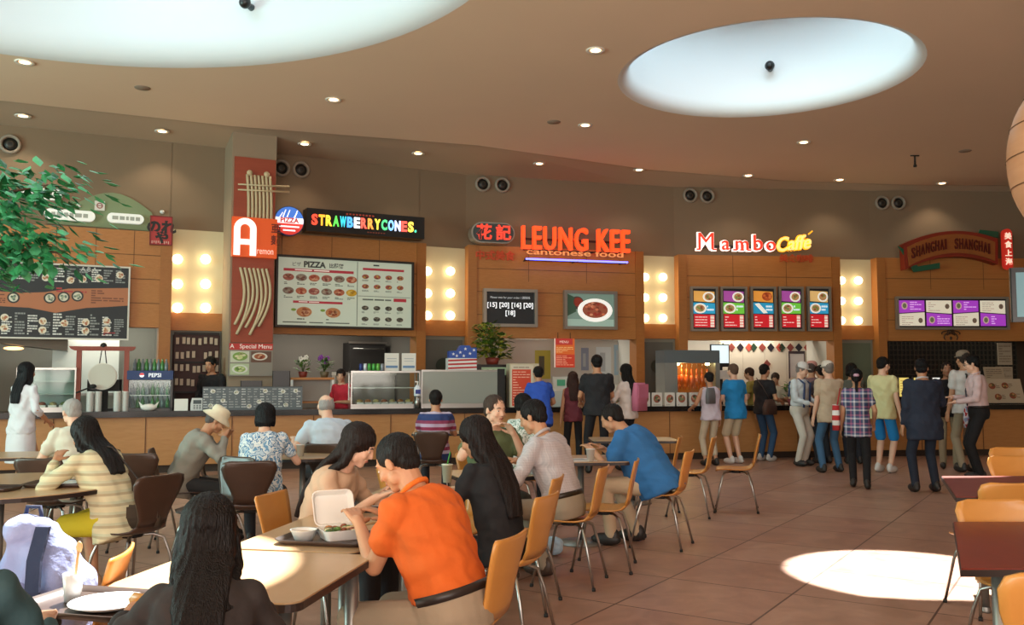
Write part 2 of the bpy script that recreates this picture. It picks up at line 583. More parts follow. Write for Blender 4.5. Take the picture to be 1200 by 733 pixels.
# pillar in front of the second stall
POFF = -0.8
PXA, PXB = BB.q(270, 300, POFF)[0], BB.q(322, 300, POFF)[0]
PW = PXB - PXA
mb = MB(); mb.box((PXA, POFF, 0), (PXB, 0.12, 5.6), mat('98846E', .85, key='pillar_plaster'), BB.M)
struct(mb.build('pillar'))

# the long serving counter
M_cnt = wood('C08A54', 'A8703C', 0.45, (1.5, 1.5, 9), 'counter_maple')
M_ctop = mat('1A1918', 0.18, noise=.3, nscale=60, key='black_granite')
def curve_strip(mb, off0, off1, z0, z1, m, xa=-8.15, xb=12.0, n=48):
    va, vb = [], []
    for i in range(n + 1):
        x = xa + (xb - xa) * i / n
        dx = 0.24 - 0.017 * x; L = math.hypot(1, dx); nx, ny = -dx / L, 1 / L
        va.append((x + nx * off0, Fy(x) + ny * off0)); vb.append((x + nx * off1, Fy(x) + ny * off1))
    N = n + 1
    vs = [(x, y, z0) for x, y in va] + [(x, y, z0) for x, y in vb] + [(x, y, z1) for x, y in va] + [(x, y, z1) for x, y in vb]
    fs = []
    for i in range(n):
        fs += [(2 * N + i, 2 * N + i + 1, 3 * N + i + 1, 3 * N + i), (i, N + i, N + i + 1, i + 1), (i, i + 1, 2 * N + i + 1, 2 * N + i), (N + i + 1, N + i, 3 * N + i, 3 * N + i + 1)]
    fs += [(0, 2 * N, 3 * N, N), (n, N + n, 3 * N + n, 2 * N + n)]
    mb.add(vs, fs, m)
cr = thing('serving_counter', 'long curved maple fronted serving counter with black stone top', 'counter', (0, Fy(0), 0))
Mi = Matrix.Translation((0, -Fy(0), 0))
mb = MB(Mi); curve_strip(mb, 0.05, 0.6, 0.12, 0.86, M_cnt)
for i in range(17):
    x = -8 + i * 1.2
    mb.box((-.006, 0, .12), (.006, .06, .85), M_seam, Matrix.Translation((x, Fy(x) + .04, 0)) @ Matrix.Rotation(math.atan(.24 - .017 * x), 4, 'Z'))
mb.build('counter_body', cr)
mb = MB(Mi); curve_strip(mb, 0.12, 0.55, 0.0, 0.12, mat('3A2A20', .7, key='toe_kick')); mb.build('toe_kick', cr)
mb = MB(Mi); curve_strip(mb, -0.04, 0.68, 0.86, 0.95, M_ctop); mb.build('countertop', cr)

def onc(px, off, z=0.95):
    """point on the counter at picture column px, off metres behind its front"""
    p = on_curve(px, Fy, off, z)
    return Vector((p.x, p.y, z)), math.atan(0.24 - 0.017 * p.x)

# ------------------------------------------------------------------ lamps
M_bulb = mat('FFE9BC', 0.3, emit=5.0, key='globe_glow')
M_cream = mat('C9BE9C', 0.6, key='cream_panel')
gl = MB(); gl.ell((0, 0, 0), .085, M_bulb, 16)
names = [('beside the left hill mural', Ba), ('beside the white pizza menu', Bb), ('between the two letter signs', Bc), ('beside the arched wooden sign', Bd)]
cols = {id(Ba): (208, 241), id(Bb): (501, 528), id(Bc): (756, 777), id(Bd): (986, 1006)}
rows = {id(Ba): (304, 333, 361), id(Bb): (318, 344, 370), id(Bc): (325, 349, 373), id(Bd): (329, 353, 376)}
bulb0 = None
for nm, by in names:
    t = by.root('light_panel', 'cream wall panel of six glowing round bulbs ' + {0: 'beside the red pillar', 1: 'beside the white pizza menu', 2: 'between the plate photo and the framed menus', 3: 'beside the purple and white menus'}[names.index((nm, by))], 'light panel', 0, 0, 2.55)
    mb = MB(); mb.box((.0, -.04, 0), (by.L, .0, 1.42), M_cream)
    mb.build('panel_board', t)
    for cx in cols[id(by)]:
        for ry in rows[id(by)]:
            x, z = by.q(cx, ry, -.12)
            if bulb0 is None:
                bulb0 = gl.build('bulb', t); o = bulb0
            else:
                o = bulb0.copy(); COL.objects.link(o); o.parent = t
            o.location = (x, -.12, z - 2.55)
            l = bpy.data.lights.new('bulb_light', 'POINT'); l.energy = 0.9; l.color = (1, .86, .6); l.shadow_soft_size = .09
            lo = bpy.data.objects.new('bulb_light', l); COL.objects.link(lo); lo.location = by.M @ Vector((x, -.24, z))

DL = [(29, 73), (27, 136), (190, 154), (391, 117), (357, 169), (490, 180), (698, 59), (686, 147), (632, 192), (749, 199),
      (877, 206), (984, 211), (1104, 215), (942, 167)]
dl = MB()
dl.lathe([(.055, .02), (.07, .0), (.115, -.012), (.12, -.006), (.12, .003)], mat('E8E2D6', .4, key='downlight_ring'), 24)
dlb = MB(); dlb.lathe([(.0001, -.004), (.062, -.004)], mat('FFDDA8', .4, emit=9.0, key='downlight_glow'), 24)
pos = ['by the big skylight', 'above the leafy tree', 'above the hill mural', 'between both skylights above the pizza menu', 'beside the pillar top',
       'above the rainbow letter sign', 'beside the smaller skylight edge', 'under the smaller skylight', 'above the orange letter sign', 'above the plate photo screen',
       'above the five framed menus', 'above the blue shorts customer', 'above the arched wooden sign', 'below the smaller skylight towards the lantern']
first = None
for i, (px, py) in enumerate(DL):
    # the strip near the wall slopes, so find which surface the ray meets
    p = at_z(px, py, CEIL - .004)
    zz = CEIL - .004
    w = on_curve(px, Wy)
    e = None
    for (a, b2) in zip(edge_px, edge_px[1:]):
        if a[0] <= px <= b2[0]: e = a[1] + (b2[1] - a[1]) * (px - a[0]) / (b2[0] - a[0])
    if py > e:
        zz = CEIL - 0.06 - 0.0
        for _ in range(6):
            p = at_z(px, py, zz)
            ye = at_z(px, e, CEIL).y
            f = max(0, min(1, (p.y - ye) / max(.3, w.y - ye)))
            zz = CEIL + .05 - (CEIL + .05 - ZW) * f - .012
    if first is None:
        first = thing('ceiling_downlight', '', 'downlight', (p.x, p.y, zz))
        dl.build('trim_ring', first); dlb.build('diffuser', first); o = first
    else:
        o = copy_tree(first); o.location = (p.x, p.y, zz)
    o['label'] = 'small round ceiling downlight ' + pos[i]
    o['group'] = 'recessed ceiling downlights'
    l = bpy.data.lights.new('downlight_spot', 'SPOT'); l.energy = 30; l.color = (1, .82, .6); l.spot_size = R(110); l.spot_blend = .6; l.shadow_soft_size = .06
    lo = bpy.data.objects.new('downlight_spot', l); COL.objects.link(lo); lo.location = (p.x, p.y, zz - .04)
# fill lights added under the kitchen ceilings to brighten the dim interiors
for by, pw in ((BL, 45), (BB, 30), (BC, 45), (BD, 45), (BE, 14)):
    w = by.M @ Vector((by.L * (.72 if by is BL else .35 if by is BE else .5), 1.0, 2.62))
    o = area('kitchen_fill_light', w, (0, 0, -1), by.L * .5, .3, pw, (1, .93, .8)); o.rotation_euler = (0, 0, by.ang)
# ================================================================== signs and boards on the stall fronts
OF = -0.33   # face of the wood
def C(h, e=0.0, r=.5): return mat(h, r, emit=e, key='print')

def board(by, px0, py0, px1, py1, name, label, cat, group=None, off=OF, frame=None, fw=.03, th=.05, face=None):
    """a framed board hung flat on a stall front, from picture corners; returns root, size"""
    x0, z1 = by.q((px0 + px1) / 2 - (px1 - px0) / 2, (py0), off); x1, _ = by.q(px1, py0, off)
    _, z0 = by.q((px0 + px1) / 2, py1, off); _, z1 = by.q((px0 + px1) / 2, py0, off)
    W, H = x1 - x0, z1 - z0
    t = by.root(name, label, cat, x0, off, z0, group)
    if frame:
        mb = MB()
        mb.box((-fw, -th - .015, -fw), (W + fw, 0, 0), frame); mb.box((-fw, -th - .015, H), (W + fw, 0, H + fw), frame)
        mb.box((-fw, -th - .015, 0), (0, 0, H), frame); mb.box((W, -th - .015, 0), (W + fw, 0, H), frame)
        mb.box((0, -.02, 0), (W, 0, H), frame)
        mb.build('frame', t)
    return t, W, H

class Face:
    """printed face of a board: flat shapes a few millimetres proud of one another, in 0..1 coordinates"""
    def __init__(s, W, H, y, back, M=None):
        s.mb = MB(M); s.W = W; s.H = H; s.y = y; s.k = 0
        s.mb.box((0, y, 0), (W, y + .012, H), back)
    def rect(s, x0, z0, x1, z1, m, lift=1):
        s.mb.box((x0 * s.W, s.y - .0015 * lift, z0 * s.H), (x1 * s.W, s.y, z1 * s.H), m)
    def poly(s, pts, m, lift=1):
        s.mb.extr([(x * s.W, z * s.H) for x, z in pts], s.y - .0015 * lift, s.y, m)
    def oval(s, x, z, rx, rz, m, lift=2, n=18):
        s.mb.disc(x * s.W, z * s.H, rx * s.W, rz * s.H, s.y, m, n, .0015 * lift)
    def food(s, x, z, rx, rz, cols, lift=3, n=7, plate=None, rnd=random):
        if plate: s.oval(x, z, rx, rz, plate, lift); rx *= .72; rz *= .72
        s.oval(x, z, rx, rz, cols[0], lift + 1)
        for i in range(n):
            a = rnd.random() * 2 * PI; r = rnd.random() ** .5 * .62
            s.oval(x + rx * r * math.cos(a), z + rz * r * math.sin(a), rx * .3, rz * .28, cols[1 + i % (len(cols) - 1)], lift + 2 + i % 3, 8)
    def lines(s, x0, z0, x1, z1, n, m, fill=.55, words=True, lift=2):
        """rows of tiny dashes: print too small to read"""
        h = (z1 - z0) / n
        for i in range(n):
            z = z1 - h * (i + .5)
            x = x0
            while x < x1 - .01:
                w = random.uniform(.12, .38) * (x1 - x0) if words else (x1 - x0)
                xe = min(x + w, x1)
                s.rect(x, z - h * fill / 2, xe, z + h * fill / 2, m, lift)
                x = xe + .04 * (x1 - x0)
                if random.random() < .22: break
    def text(s, t, size, m, x, z, width=None, align='CENTER', bold=0.0, lift=3):
        text_into(s.mb, t, size, m, x * s.W, s.y - .0015 * lift, z * s.H, .002, bold, align, width)
    def done(s, name, parent):
        return s.mb.build(name, parent)

M_dkfr = mat('2E2924', .4, key='dark_frame'); M_silver = mat('A39C92', .35, .6, key='silver_frame'); M_whfr = mat('D9D4C8', .5, key='white_frame')

# ---- chalkboard style menu of the first stall
t, W, H = board(BL, -30, 311, 151, 396, 'menu_board', 'long black and orange illustrated menu board under the leafy branch', 'menu board', frame=M_whfr, fw=.025)
f = Face(W, H, -.05, C('22262A'))
o1 = C('B5714C')
f.poly([(0, .42), (.35, .40), (.52, .34), (.72, .42), (.85, .44), (1, .47), (1, .72), (.8, .70), (.6, .68), (.45, .62), (.3, .60), (0, .62)], o1)
wt, gy, rd = C('D8D8D2'), C('8F9390'), C('B03A3C')
for i in range(12):
    x = .02 + i * .081
    f.lines(x, .76 + .02 * (i % 2), x + .065, .97, 6, gy if i % 3 else wt)
    f.lines(x, .03, x + .065, .34 - .03 * (i % 3), 8, gy if i % 2 else wt)
for x, z in ((.25, .53), (.48, .54), (.57, .56), (.66, .58)):
    f.food(x, z, .04, .075, (C('D9D3BE'), C('9AA48A'), C('6F7F70')), plate=C('33302C'))
for x, z in ((.2, .12), (.2, .26), (.44, .22), (.44, .1), (.58, .2), (.72, .22), (.72, .1), (.86, .24), (.86, .12), (.45, .82), (.61, .8), (.69, .82), (.8, .84), (.94, .9)):
    f.food(x, z, .026, .05, (C('E6DCC8'), C('C9A37A'), C('B86E4C')), lift=4)
f.lines(.52, .62, .72, .7, 2, rd); f.lines(.03, .45, .2, .58, 5, C('6A3A28')); f.lines(.75, .48, .97, .68, 6, C('7A4630'))
f.lines(.84, .04, .92, .09, 2, rd, lift=6)
f.text('A.B.A.', .10, wt, .735, .93)
f.done('menu_face', t)

# ---- hill mural with pill signs on the plaster
def pill(by, px, py, w, h, label):
    x, z = by.q(px, py, -.03)
    t = by.root('pill_sign', label, 'sign', x, -.03, z, 'rounded white signs on the hill mural')
    mb = MB(); pts = []
    for k in range(13): a = -PI / 2 + PI * k / 12; pts.append((w / 2 - h / 2 + h / 2 * math.cos(a), h / 2 * math.sin(a)))
    for k in range(13): a = PI / 2 + PI * k / 12; pts.append((-w / 2 + h / 2 + h / 2 * math.cos(a), h / 2 * math.sin(a)))
    mb.extr(pts, -.08, 0, C('DFE2DB', .35)); mb.build('sign_box', t)
    f = Face(w, h, -.083, C('DFE2DB', .35)); f = None
    m2 = MB(); x0 = -w * .36
    while x0 < w * .34:
        ww = random.uniform(.04, .1); m2.box((x0, -.084, -h * .18), (x0 + ww, -.08, h * .2), C('A7ADA4')); x0 += ww + .02
    m2.build('lettering', t)
pill(BL, 48, 228, .62, .17, 'white pill shaped sign, upper one behind the leafy branch')
pill(BL, 82, 253, .74, .17, 'white pill shaped sign, beside the branch tip on the green hill')
pill(BL, 147, 257, .56, .16, 'white pill shaped sign nearest the red square sign')
xa, za = BL.q(55, 262, -.02); xb, _ = BL.q(186, 262, -.02); _, zt = BL.q(117, 228, -.02)
mb = MB()
pts = [(xa, za), (xb, za - .02)] + [(xa + (xb - xa) * (1 - i / 14), za + .07 + (zt - za) * math.sin(PI * (.12 + .88 * i / 14)) ** 1.3 * .95) for i in range(1, 14)]
t = BL.root('hill_mural', 'low green hill shaped panel behind the white pill signs', 'wall decoration', 0, 0, 0)
mb.extr(pts, -.03, 0, mat('7F8E6C', .8, key='sage_green')); mb.build('hill_panel', t)
t, W, H = board(BL, 111, 236, 123, 247, 'picture_plaque', 'tiny square white plaque with red squiggle on the green hill', 'plaque', off=-.035)
f = Face(W, H, -.02, C('D9D8D0')); f.oval(.5, .5, .32, .32, C('9A5F58')); f.oval(.5, .5, .2, .2, C('D9D8D0'), 3); f.rect(.3, .45, .7, .55, C('9A5F58'), 4); f.done('plaque_face', t)
t, W, H = board(BL, 177, 255, 201, 287, 'brush_sign', 'red square sign with black brush characters at the end of the hill mural', 'sign', off=-.3, frame=C('7A1F1E'), fw=.015)
f = Face(W, H, -.05, C('A92F2C', .12)); f.text('のれ', H * .5, C('1E1513'), .5, .45, bold=.012); f.text('や', H * .46, C('1E1513'), .55, .08, bold=.012)
for i in range(9): f.rect(.05 + i * .1, .02 + .03 * (i % 2), .09 + i * .1, .12, C('D8B9A8'), 2)
f.done('sign_face', t)
for px, py, lb in ((92, 242, 'tiny white sensor on the green hill between two pill signs'), (190, 249, 'tiny white sensor just above the red square sign')):
    x, z = BL.q(px, py, -.0); t = BL.root('wall_sensor', lb, 'sensor', x, 0, z)
    mb = MB(); mb.ell((0, -.04, 0), (.04, .035, .035), M_white, 10); mb.cyl((0, 0, 0), (0, -.03, 0), .025, .03, M_white); mb.build('sensor_dome', t)

# ---- round twin air nozzles high on the plaster
ja = MB(); ja.lathe([(.105, -.02), (.11, .03), (.135, .05), (.155, .03), (.16, 0)], mat('94887A', .5, key='nozzle_ring'), 28, Matrix.Rotation(PI / 2, 4, 'X'))
jb = MB(); jb.ell((0, .03, 0), (.112, .06, .112), mat('15120F', .5, key='nozzle_dark'), 18); jb.lathe([(.03, .065), (.06, .07), (.065, .05)], mat('3A332B', .4, key='nozzle_vane'), 14, Matrix.Rotation(PI / 2, 4, 'X') @ Matrix.Translation((0, 0, -.04)))
j0 = None
JN = [(12, 169, BL, 'above the leafy branch'), (330, 197, BB, 'touching the pillar, above the round pizza sign'), (353, 199, BB, 'just clear of the pillar'),
      (566, 216, BC, 'the one above the oval character sign'), (589, 217, BC, 'the one nearer the orange letter sign'), (809, 229, BD, 'first above the five framed menus'), (829, 230, BD, 'second above the five framed menus'),
      (1034, 238, BE, 'further from the arched wooden sign'), (1053, 238, BE, 'nearer the arched wooden sign')]
for px, py, by, d in JN:
    x, z = by.q(px, py, -.03)
    if j0 is None:
        j0 = by.root('air_nozzle', '', 'air vent', x, -.02, z, 'round ceiling-high air nozzles'); ja.build('outer_ring', j0); jb.build('nozzle_ball', j0); o = j0
    else:
        o = copy_tree(j0); o.location = by.M @ Vector((x, -.02, z)); o.rotation_euler[2] = by.ang
    o['label'] = 'round dark air nozzle in a pale ring, ' + d

# ---- tall banner on the pillar
def pq(px, py, off=POFF):
    x, z = BB.q(px, py, off); return x - PXA, z
W = PW - .02
_, zt = pq(296, 186); _, zb = pq(296, 402)
t = thing('pillar_banner', 'tall terracotta banner of wavy noodles on the pillar with an orange letter box', 'banner', BB.M @ Vector((PXA, POFF, zb)), BB.ang)
H = zt - zb
mb = MB(); mb.box((.03, -.05, 0), (W, 0, H), wood('A34A30', '8E3C26', .5, (1, 3, 6), 'terracotta')); mb.build('banner_board', t)
mb = MB(); M_nood = mat('C9B691', .6, key='noodle'); 
for i in range(7):
    for top in (0, 1):
        pts = []
        for k in range(15):
            s = k / 14
            if top: z = H * (.905 - s * .34); x = .22 + i * .062 + .035 * math.sin(s * 2.6 + .3) + .02 * s
            else: z = H * (.40 - s * (.33 + .03 * math.sin(i * 2))); x = .15 + i * .07 + .10 * math.sin(s * 3.0) - .06 * s * s * 2
            if W - .03 > x > .05: pts.append((x, -.075, z))
        mb.tube(pts, .025, M_nood, 6)
for x in (.27, .55): mb.ell((x, -.08, H * .915), (.05, .03, .05), M_nood, 12)
mb.build('noodle_relief', t)
mb = MB()
for dz in (0, .09): mb.cyl((.08, -.11, H * .845 - dz), (W + .22, -.13, H * .855 - dz), .012, .018, M_nood)
mb.build('chopsticks', t)
_, z1 = pq(296, 257); _, z0 = pq(296, 303); z1 -= zb; z0 -= zb
mb = MB(); mb.box((0, -.16, z0), (W + .02, -.05, z1), C('E0561F', .25)); mb.build('letter_box', t)
mb = MB()
def arch(cx, w, z0, z1, th, m, y=-.19):
    r = w / 2; n = 14; pts = [(cx - r, z0)] + [(cx - r * math.cos(PI * k / n), z1 - r + r * math.sin(PI * k / n)) for k in range(n + 1)] + [(cx + r, z0), (cx + r - th, z0)]
    ri = r - th
    pts += [(cx + ri * math.cos(PI * k / n), z1 - r + ri * math.sin(PI * k / n)) for k in range(n + 1)] + [(cx - r + th, z0)]
    # split into quads so the concave outline fills correctly
    m1 = len(pts) // 2
    outer = pts[:m1]; inner = pts[m1:][::-1]
    vs = [(x, y, z) for x, z in outer] + [(x, y, z) for x, z in inner] + [(x, y + .03, z) for x, z in outer] + [(x, y + .03, z) for x, z in inner]
    N = len(outer); fs = []
    for i in range(N - 1):
        fs += [(i, i + 1, N + i + 1, N + i), (2 * N + i, 2 * N + i + 1, i + 1, i), (N + i, N + i + 1, 3 * N + i + 1, 3 * N + i)]
    fs += [(0, N, 3 * N, 2 * N), (N - 1, 2 * N - 1, 4 * N - 1, 3 * N - 1)]
    mb.add(vs, fs, m)
wl_ = C('F1EFE8', .7)
arch(.2, .36, z0 + .02, z1 - .02, .1, wl_); mb.box((.1, -.19, z0 + .2), (.3, -.16, z0 + .29), wl_)
text_into(mb, 'remon', .16, C('F3C8B4', .5), .40, -.17, z0 + .06, .01, 0, 'LEFT', W - .44)
text_into(mb, '亜', .17, C('7A2A18'), .62, -.17, z1 - .22, .01, .004); text_into(mb, '麺', .17, C('7A2A18'), .62, -.17, z1 - .42, .01, .004)
mb.build('lettering', t)
# food photo panel under the banner
_, zt = pq(296, 403); _, zb2 = pq(296, 441)
t = thing('food_photo_panel', 'narrow panel of noodle and salad photos under a red strip, low on the pillar', 'poster', BB.M @ Vector((PXA, POFF - .055, zb2)), BB.ang)
H2 = zt - zb2
f = Face(W, H2, -.02, C('8C857A')); f.rect(0, .8, 1, 1, C('B3342F', .1)); f.text('A   Special Menu', .1, C('EFE4DA', .2), .5, .85, width=None)
f.rect(.03, .42, .46, .76, C('C9CDB6')); f.food(.25, .6, .17, .13, (C('7FA04E'), C('C9D28E'), C('E2D9B0')), n=10)
f.rect(.5, .42, .97, .76, C('6A4A3C')); f.food(.7, .6, .18, .12, (C('A55A38'), C('DBA880'), C('7A3020')), plate=C('D8D2C4'))
f.rect(.03, .04, .46, .38, C('B8C6A0')); f.food(.25, .21, .18, .13, (C('95B25C'), C('D6DDA0'), C('6A8C42')), n=10, plate=C('E0E0D4'))
f.mb.box((0, 0, 0), (W, .05, H2), M_grey)
f.done('photo_face', t)

# ---- pizza roundel and rainbow sign
x, z = BB.q(339, 259, -.72)
t = BB.root('roundel_sign', 'glowing round blue, white and red pizza sign beside the pillar', 'sign', x, -.62, z)
r = .255
mb = MB(); mb.disc(0, 0, r, r, 0, C('2A3A6A', .1), 40, .1); mb.build('sign_box', t)
mb = MB()
def seg(z0, z1, m, y=-.104):
    n = 16; pts = []
    for k in range(n + 1):
        zz = z0 + (z1 - z0) * k / n; pts.append((math.sqrt(max(0, (r * .95) ** 2 - zz * zz)), zz))
    pts += [(-px_, zz) for px_, zz in pts[::-1]]
    mb.extr(pts, y, -.1, m)
seg(-r * .95, -.14, C('C8362E', .8)); seg(-.14, -.045, C('D9433A', .8)); seg(-.045, .055, C('F2F2F4', 1.0)); seg(.055, r * .95, C('3F6FC4', .9))
for x0 in (-.12, 0, .12): mb.extr([(x0 - .05, .06), (x0 + .0, .19 - abs(x0) * .4), (x0 + .015, .19 - abs(x0) * .4), (x0 - .03, .06)], -.108, -.1, C('F2F2F4', 1.0))
for x0 in (-.1, .1): mb.extr([(x0 + .03, .19), (x0 - .02, .06), (x0, .06), (x0 + .045, .19)], -.108, -.1, C('F2F2F4', 1.0))
for zz in (-.1, -.165): mb.box((-.17 + abs(zz + .1), -.107, zz - .012), (.17 - abs(zz + .1), -.1, zz + .012), C('F2F2F4', 1.0))
text_into(mb, 'PIZZA', .115, C('C5332C', .5), 0, -.112, -.03, .006, .004, 'CENTER')
mb.build('sign_face', t)
mb = MB(); mb.cyl((0, 0, 0), (0, .32, 0), .03, .03, M_blackm); mb.build('bracket', t)

t, W, H = board(BB, 357, 251, 494, 277, 'letter_sign', 'black strip sign with rainbow glowing letters above the pizza menu', 'sign', off=-.46)
mb = MB(); mb.box((0, -.16, 0), (W, .12, H), M_black); mb.build('sign_box', t)
mb = MB(); s = 'STRAWBERRYCONES.'
cols_ = ['E8442E', 'F0A030', 'F2D23A', '52C24A', '35B6C8', '4A9AE8', 'EAF0F4', 'F05A4A', 'F09040', 'E8D84A', '4CC07A', '7AB8F0', 'C8D4F4', 'F0554A', 'EED050', '4AC8A0']
cw = W * .93 / len(s)
for i, ch in enumerate(s):
    text_into(mb, ch, H * .62, C(cols_[i], 1.6), W * .035 + cw * (i + .04), -.175, H * .3, .02, .010, 'LEFT', cw * (.86 if ch not in '.' else .3))
for k in range(9): mb.box((W * .32 + k * .06, -.165, H * .83), (W * .32 + k * .06 + .035, -.16, H * .9), C('9A3A2A', .3))
for k in range(7): mb.box((W * .5 + k * .05, -.165, H * .1), (W * .5 + k * .05 + .03, -.16, H * .15), C('7A3A2A', .2))
mb.build('lettering', t)

# ---- pizza menu
t, W, H = board(BB, 325, 306, 481, 383, 'menu_board', 'large white pizza menu in a dark frame above the staff in red', 'menu board', off=-.4, frame=M_dkfr, fw=.04, th=.08)
f = Face(W, H, -.06, C('B9C2B0', .28))
rd = C('A8303C', .2); gr = C('3E4440')
f.text('PIZZA', H * .12, gr, .26, .87, bold=.006); f.text('ピザ', H * .07, gr, .13, .88); f.text('比薩餅', H * .075, gr, .42, .88, bold=.002)
f.rect(.04, .80, .55, .84, rd); f.rect(.62, .87, .94, .905, rd); f.lines(.7, .93, .92, .97, 1, gr)
f.lines(.12, .81, .48, .835, 1, C('E8E0D8', .3), lift=3)
f.rect(.11, .33, .47, .365, rd); f.lines(.15, .34, .42, .36, 1, C('E8E0D8', .3), lift=3)
pz = [(C('B0675A'), C('C99A84'), C('9A5248')), (C('8E8072'), C('A89A88'), C('7A4E42')), (C('C07050'), C('D8A080'), C('A84838'))]
for r_ in range(2):
    for c_ in range(6):
        f.food(.075 + c_ * .092, .71 - r_ * .20, .04, .052, pz[(c_ + r_) % 3] if not (r_ == 1 and c_ == 5) else (C('D8A828'), C('E8C860'), C('B88820')), n=8)
        f.lines(.045 + c_ * .092, .60 - r_ * .20, .105 + c_ * .092, .64 - r_ * .20, 2, C('6C766C'))
for x_ in (.19, .40):
    f.food(x_, .2, .055, .075, (C('C88858'), C('DCA880'), C('A85838')), n=12); f.oval(x_ - .075, .23, .018, .02, C('8CB048'))
    f.lines(x_ - .05, .08, x_ + .05, .11, 1, C('6C766C'))
f.rect(.576, .01, .582, .99, C('8A9488')); f.rect(.585, .465, .99, .475, C('8A9488')); f.rect(.86, .4, .96, .45, rd)
f.lines(.62, .4, .84, .44, 1, C('6C766C')); f.lines(.04, .03, .54, .06, 1, C('6C766C'))
for r_ in range(4):
    for c_ in range(4):
        f.food(.64 + c_ * .09, (.77, .62, .29, .12)[r_], .026, .035, ((C('B06050'), C('C8A050'), C('7A4A3A')) if r_ < 2 else (C('5E5A50'), C('8A8474'), C('3E3A34'))), n=6)
        f.lines(.615 + c_ * .09, (.70, .54, .21, .03)[r_], .665 + c_ * .09, (.725, .565, .24, .055)[r_], 2, C('7C867C'))
f.done('menu_face', t)

# ---- orange letters stall
x0, z0 = BC.q(612, 291, -.7); x1, _ = BC.q(738, 291, -.7); _, z1 = BC.q(675, 266, -.7)
t = BC.root('letter_sign', 'big glowing orange capital letters above a blue neon line', 'sign', x0, -.6, z0)
mb = MB(); text_into(mb, 'LEUNG KEE', (z1 - z0) / .73, C('F0441A', 1.6), 0, -.14, 0, .12, .006, 'LEFT', x1 - x0, space=1.12)
mb.build('lettering', t)
mb = MB(); mb.box((.05, .0, -.02), (x1 - x0 - .05, .04, .0), M_blackm); mb.box((.05, 0, .18), (x1 - x0 - .05, .04, .22), M_blackm)
for i in range(5): mb.box((.2 + i * .42, 0, -.02), (.24 + i * .42, .3, .0), M_blackm)
mb.build('mounting_rail', t)
x0, z0 = BC.q(616, 299.5, -.6); x1, _ = BC.q(735, 299, -.6)
t = BC.root('neon_sign', 'small amber lowercase words over a straight blue neon tube', 'sign', x0, -.5, z0)
mb = MB(); text_into(mb, 'cantonese food', .17, C('D89A58', .5), 0.02, -.1, .03, .02, .002, 'LEFT', x1 - x0 - .1); mb.build('lettering', t)
mb = MB(); mb.cyl((0, -.12, -.07), (x1 - x0, -.12, -.07), .018, .018, C('5A5CFF', 5.0)); mb.build('neon_tube', t)
mb = MB(); mb.box((0, -.05, -.09), (x1 - x0, 0, -.05), M_blackm)
for xx in (.05, (x1 - x0) / 2, x1 - x0 - .05): mb.box((xx - .01, -.13, -.09), (xx + .01, -.04, -.08), M_blackm); mb.box((xx - .01, -.02, -.08), (xx + .01, .2, -.06), M_blackm)
mb.build('back_rail', t)
x0, z0 = BC.q(578, 273, -.6)
t = BC.root('oval_sign', 'dark oval sign with two red characters before the orange letters', 'sign', x0, -.5, z0)
def stadium(w, h): 
    pts = []
    for k in range(13): a = -PI / 2 + PI * k / 12; pts.append((w / 2 - h / 2 + h / 2 * math.cos(a), h / 2 * math.sin(a)))
    for k in range(13): a = PI / 2 + PI * k / 12; pts.append((-w / 2 + h / 2 + h / 2 * math.cos(a), h / 2 * math.sin(a)))
    return pts
mb = MB(); mb.extr(stadium(.86, .40), -.1, .2, M_silver); mb.extr(stadium(.80, .35), -.12, -.1, C('3A4648')); mb.build('sign_box', t)
mb = MB(); text_into(mb, '花', .31, C('D8402E', .9), -.34, -.15, -.11, .03, .008); mb.build('character', t)
mb = MB(); text_into(mb, '記', .31, C('D8402E', .9), .04, -.15, -.11, .03, .008); mb.build('character', t)
xr, zr = BC.q(558, 303, -.36)
t = BC.root('character_sign', 'dim red row of small characters on the wood under the oval sign', 'sign', xr, -.33, zr)
mb = MB(); text_into(mb, '中式美食', .2, C('B4401E', .2), 0, -.02, 0, .02, .004, 'LEFT', .78); mb.build('lettering', t)
t, W, H = board(BC, 569, 343, 625, 380, 'display_screen', 'dark order number screen above the leafy plant', 'screen', frame=M_silver, fw=.06, th=.09)
f = Face(W, H, -.05, C('1C1F22', .1)); w_ = C('E4E6E8', .9)
f.text('Please wait for your order / 請稍候', .055, C('B8BABC', .6), .5, .80); f.text('[15] [20] [16] [20]', .125, w_, .5, .53, bold=.002); f.text('[18]', .125, w_, .5, .28, bold=.002)
f.done('screen_face', t)
t, W, H = board(BC, 663, 345, 718, 383, 'display_screen', 'screen showing a white plate of glossy meat', 'screen', frame=M_silver, fw=.06, th=.09)
f = Face(W, H, -.05, C('6E8478', .5))
f.rect(0, .0, 1, .22, C('8FA698', .5)); f.oval(.22, .72, .14, .2, C('4A3A34', .3)); f.oval(.24, .74, .1, .14, C('8A3020', .3), 3); f.poly([(0, .3), (.2, .45), (.15, .9), (0, 1)], C('35503E', .3), 3)
f.oval(.6, .5, .37, .36, C('E6E4DC', .7), 4, 30); f.oval(.6, .51, .27, .25, C('8A4A34', .5), 5, 26)
for i in range(26):
    a = random.random() * 6.28; q = random.random() ** .5
    f.oval(.6 + .24 * q * math.cos(a), .51 + .21 * q * math.sin(a), .035, .04, C(random.choice(['A85A3E', '6E3424', 'C08060', '8A2E22', 'B86848']), .5), 6 + i % 3, 8)
f.done('screen_face', t)

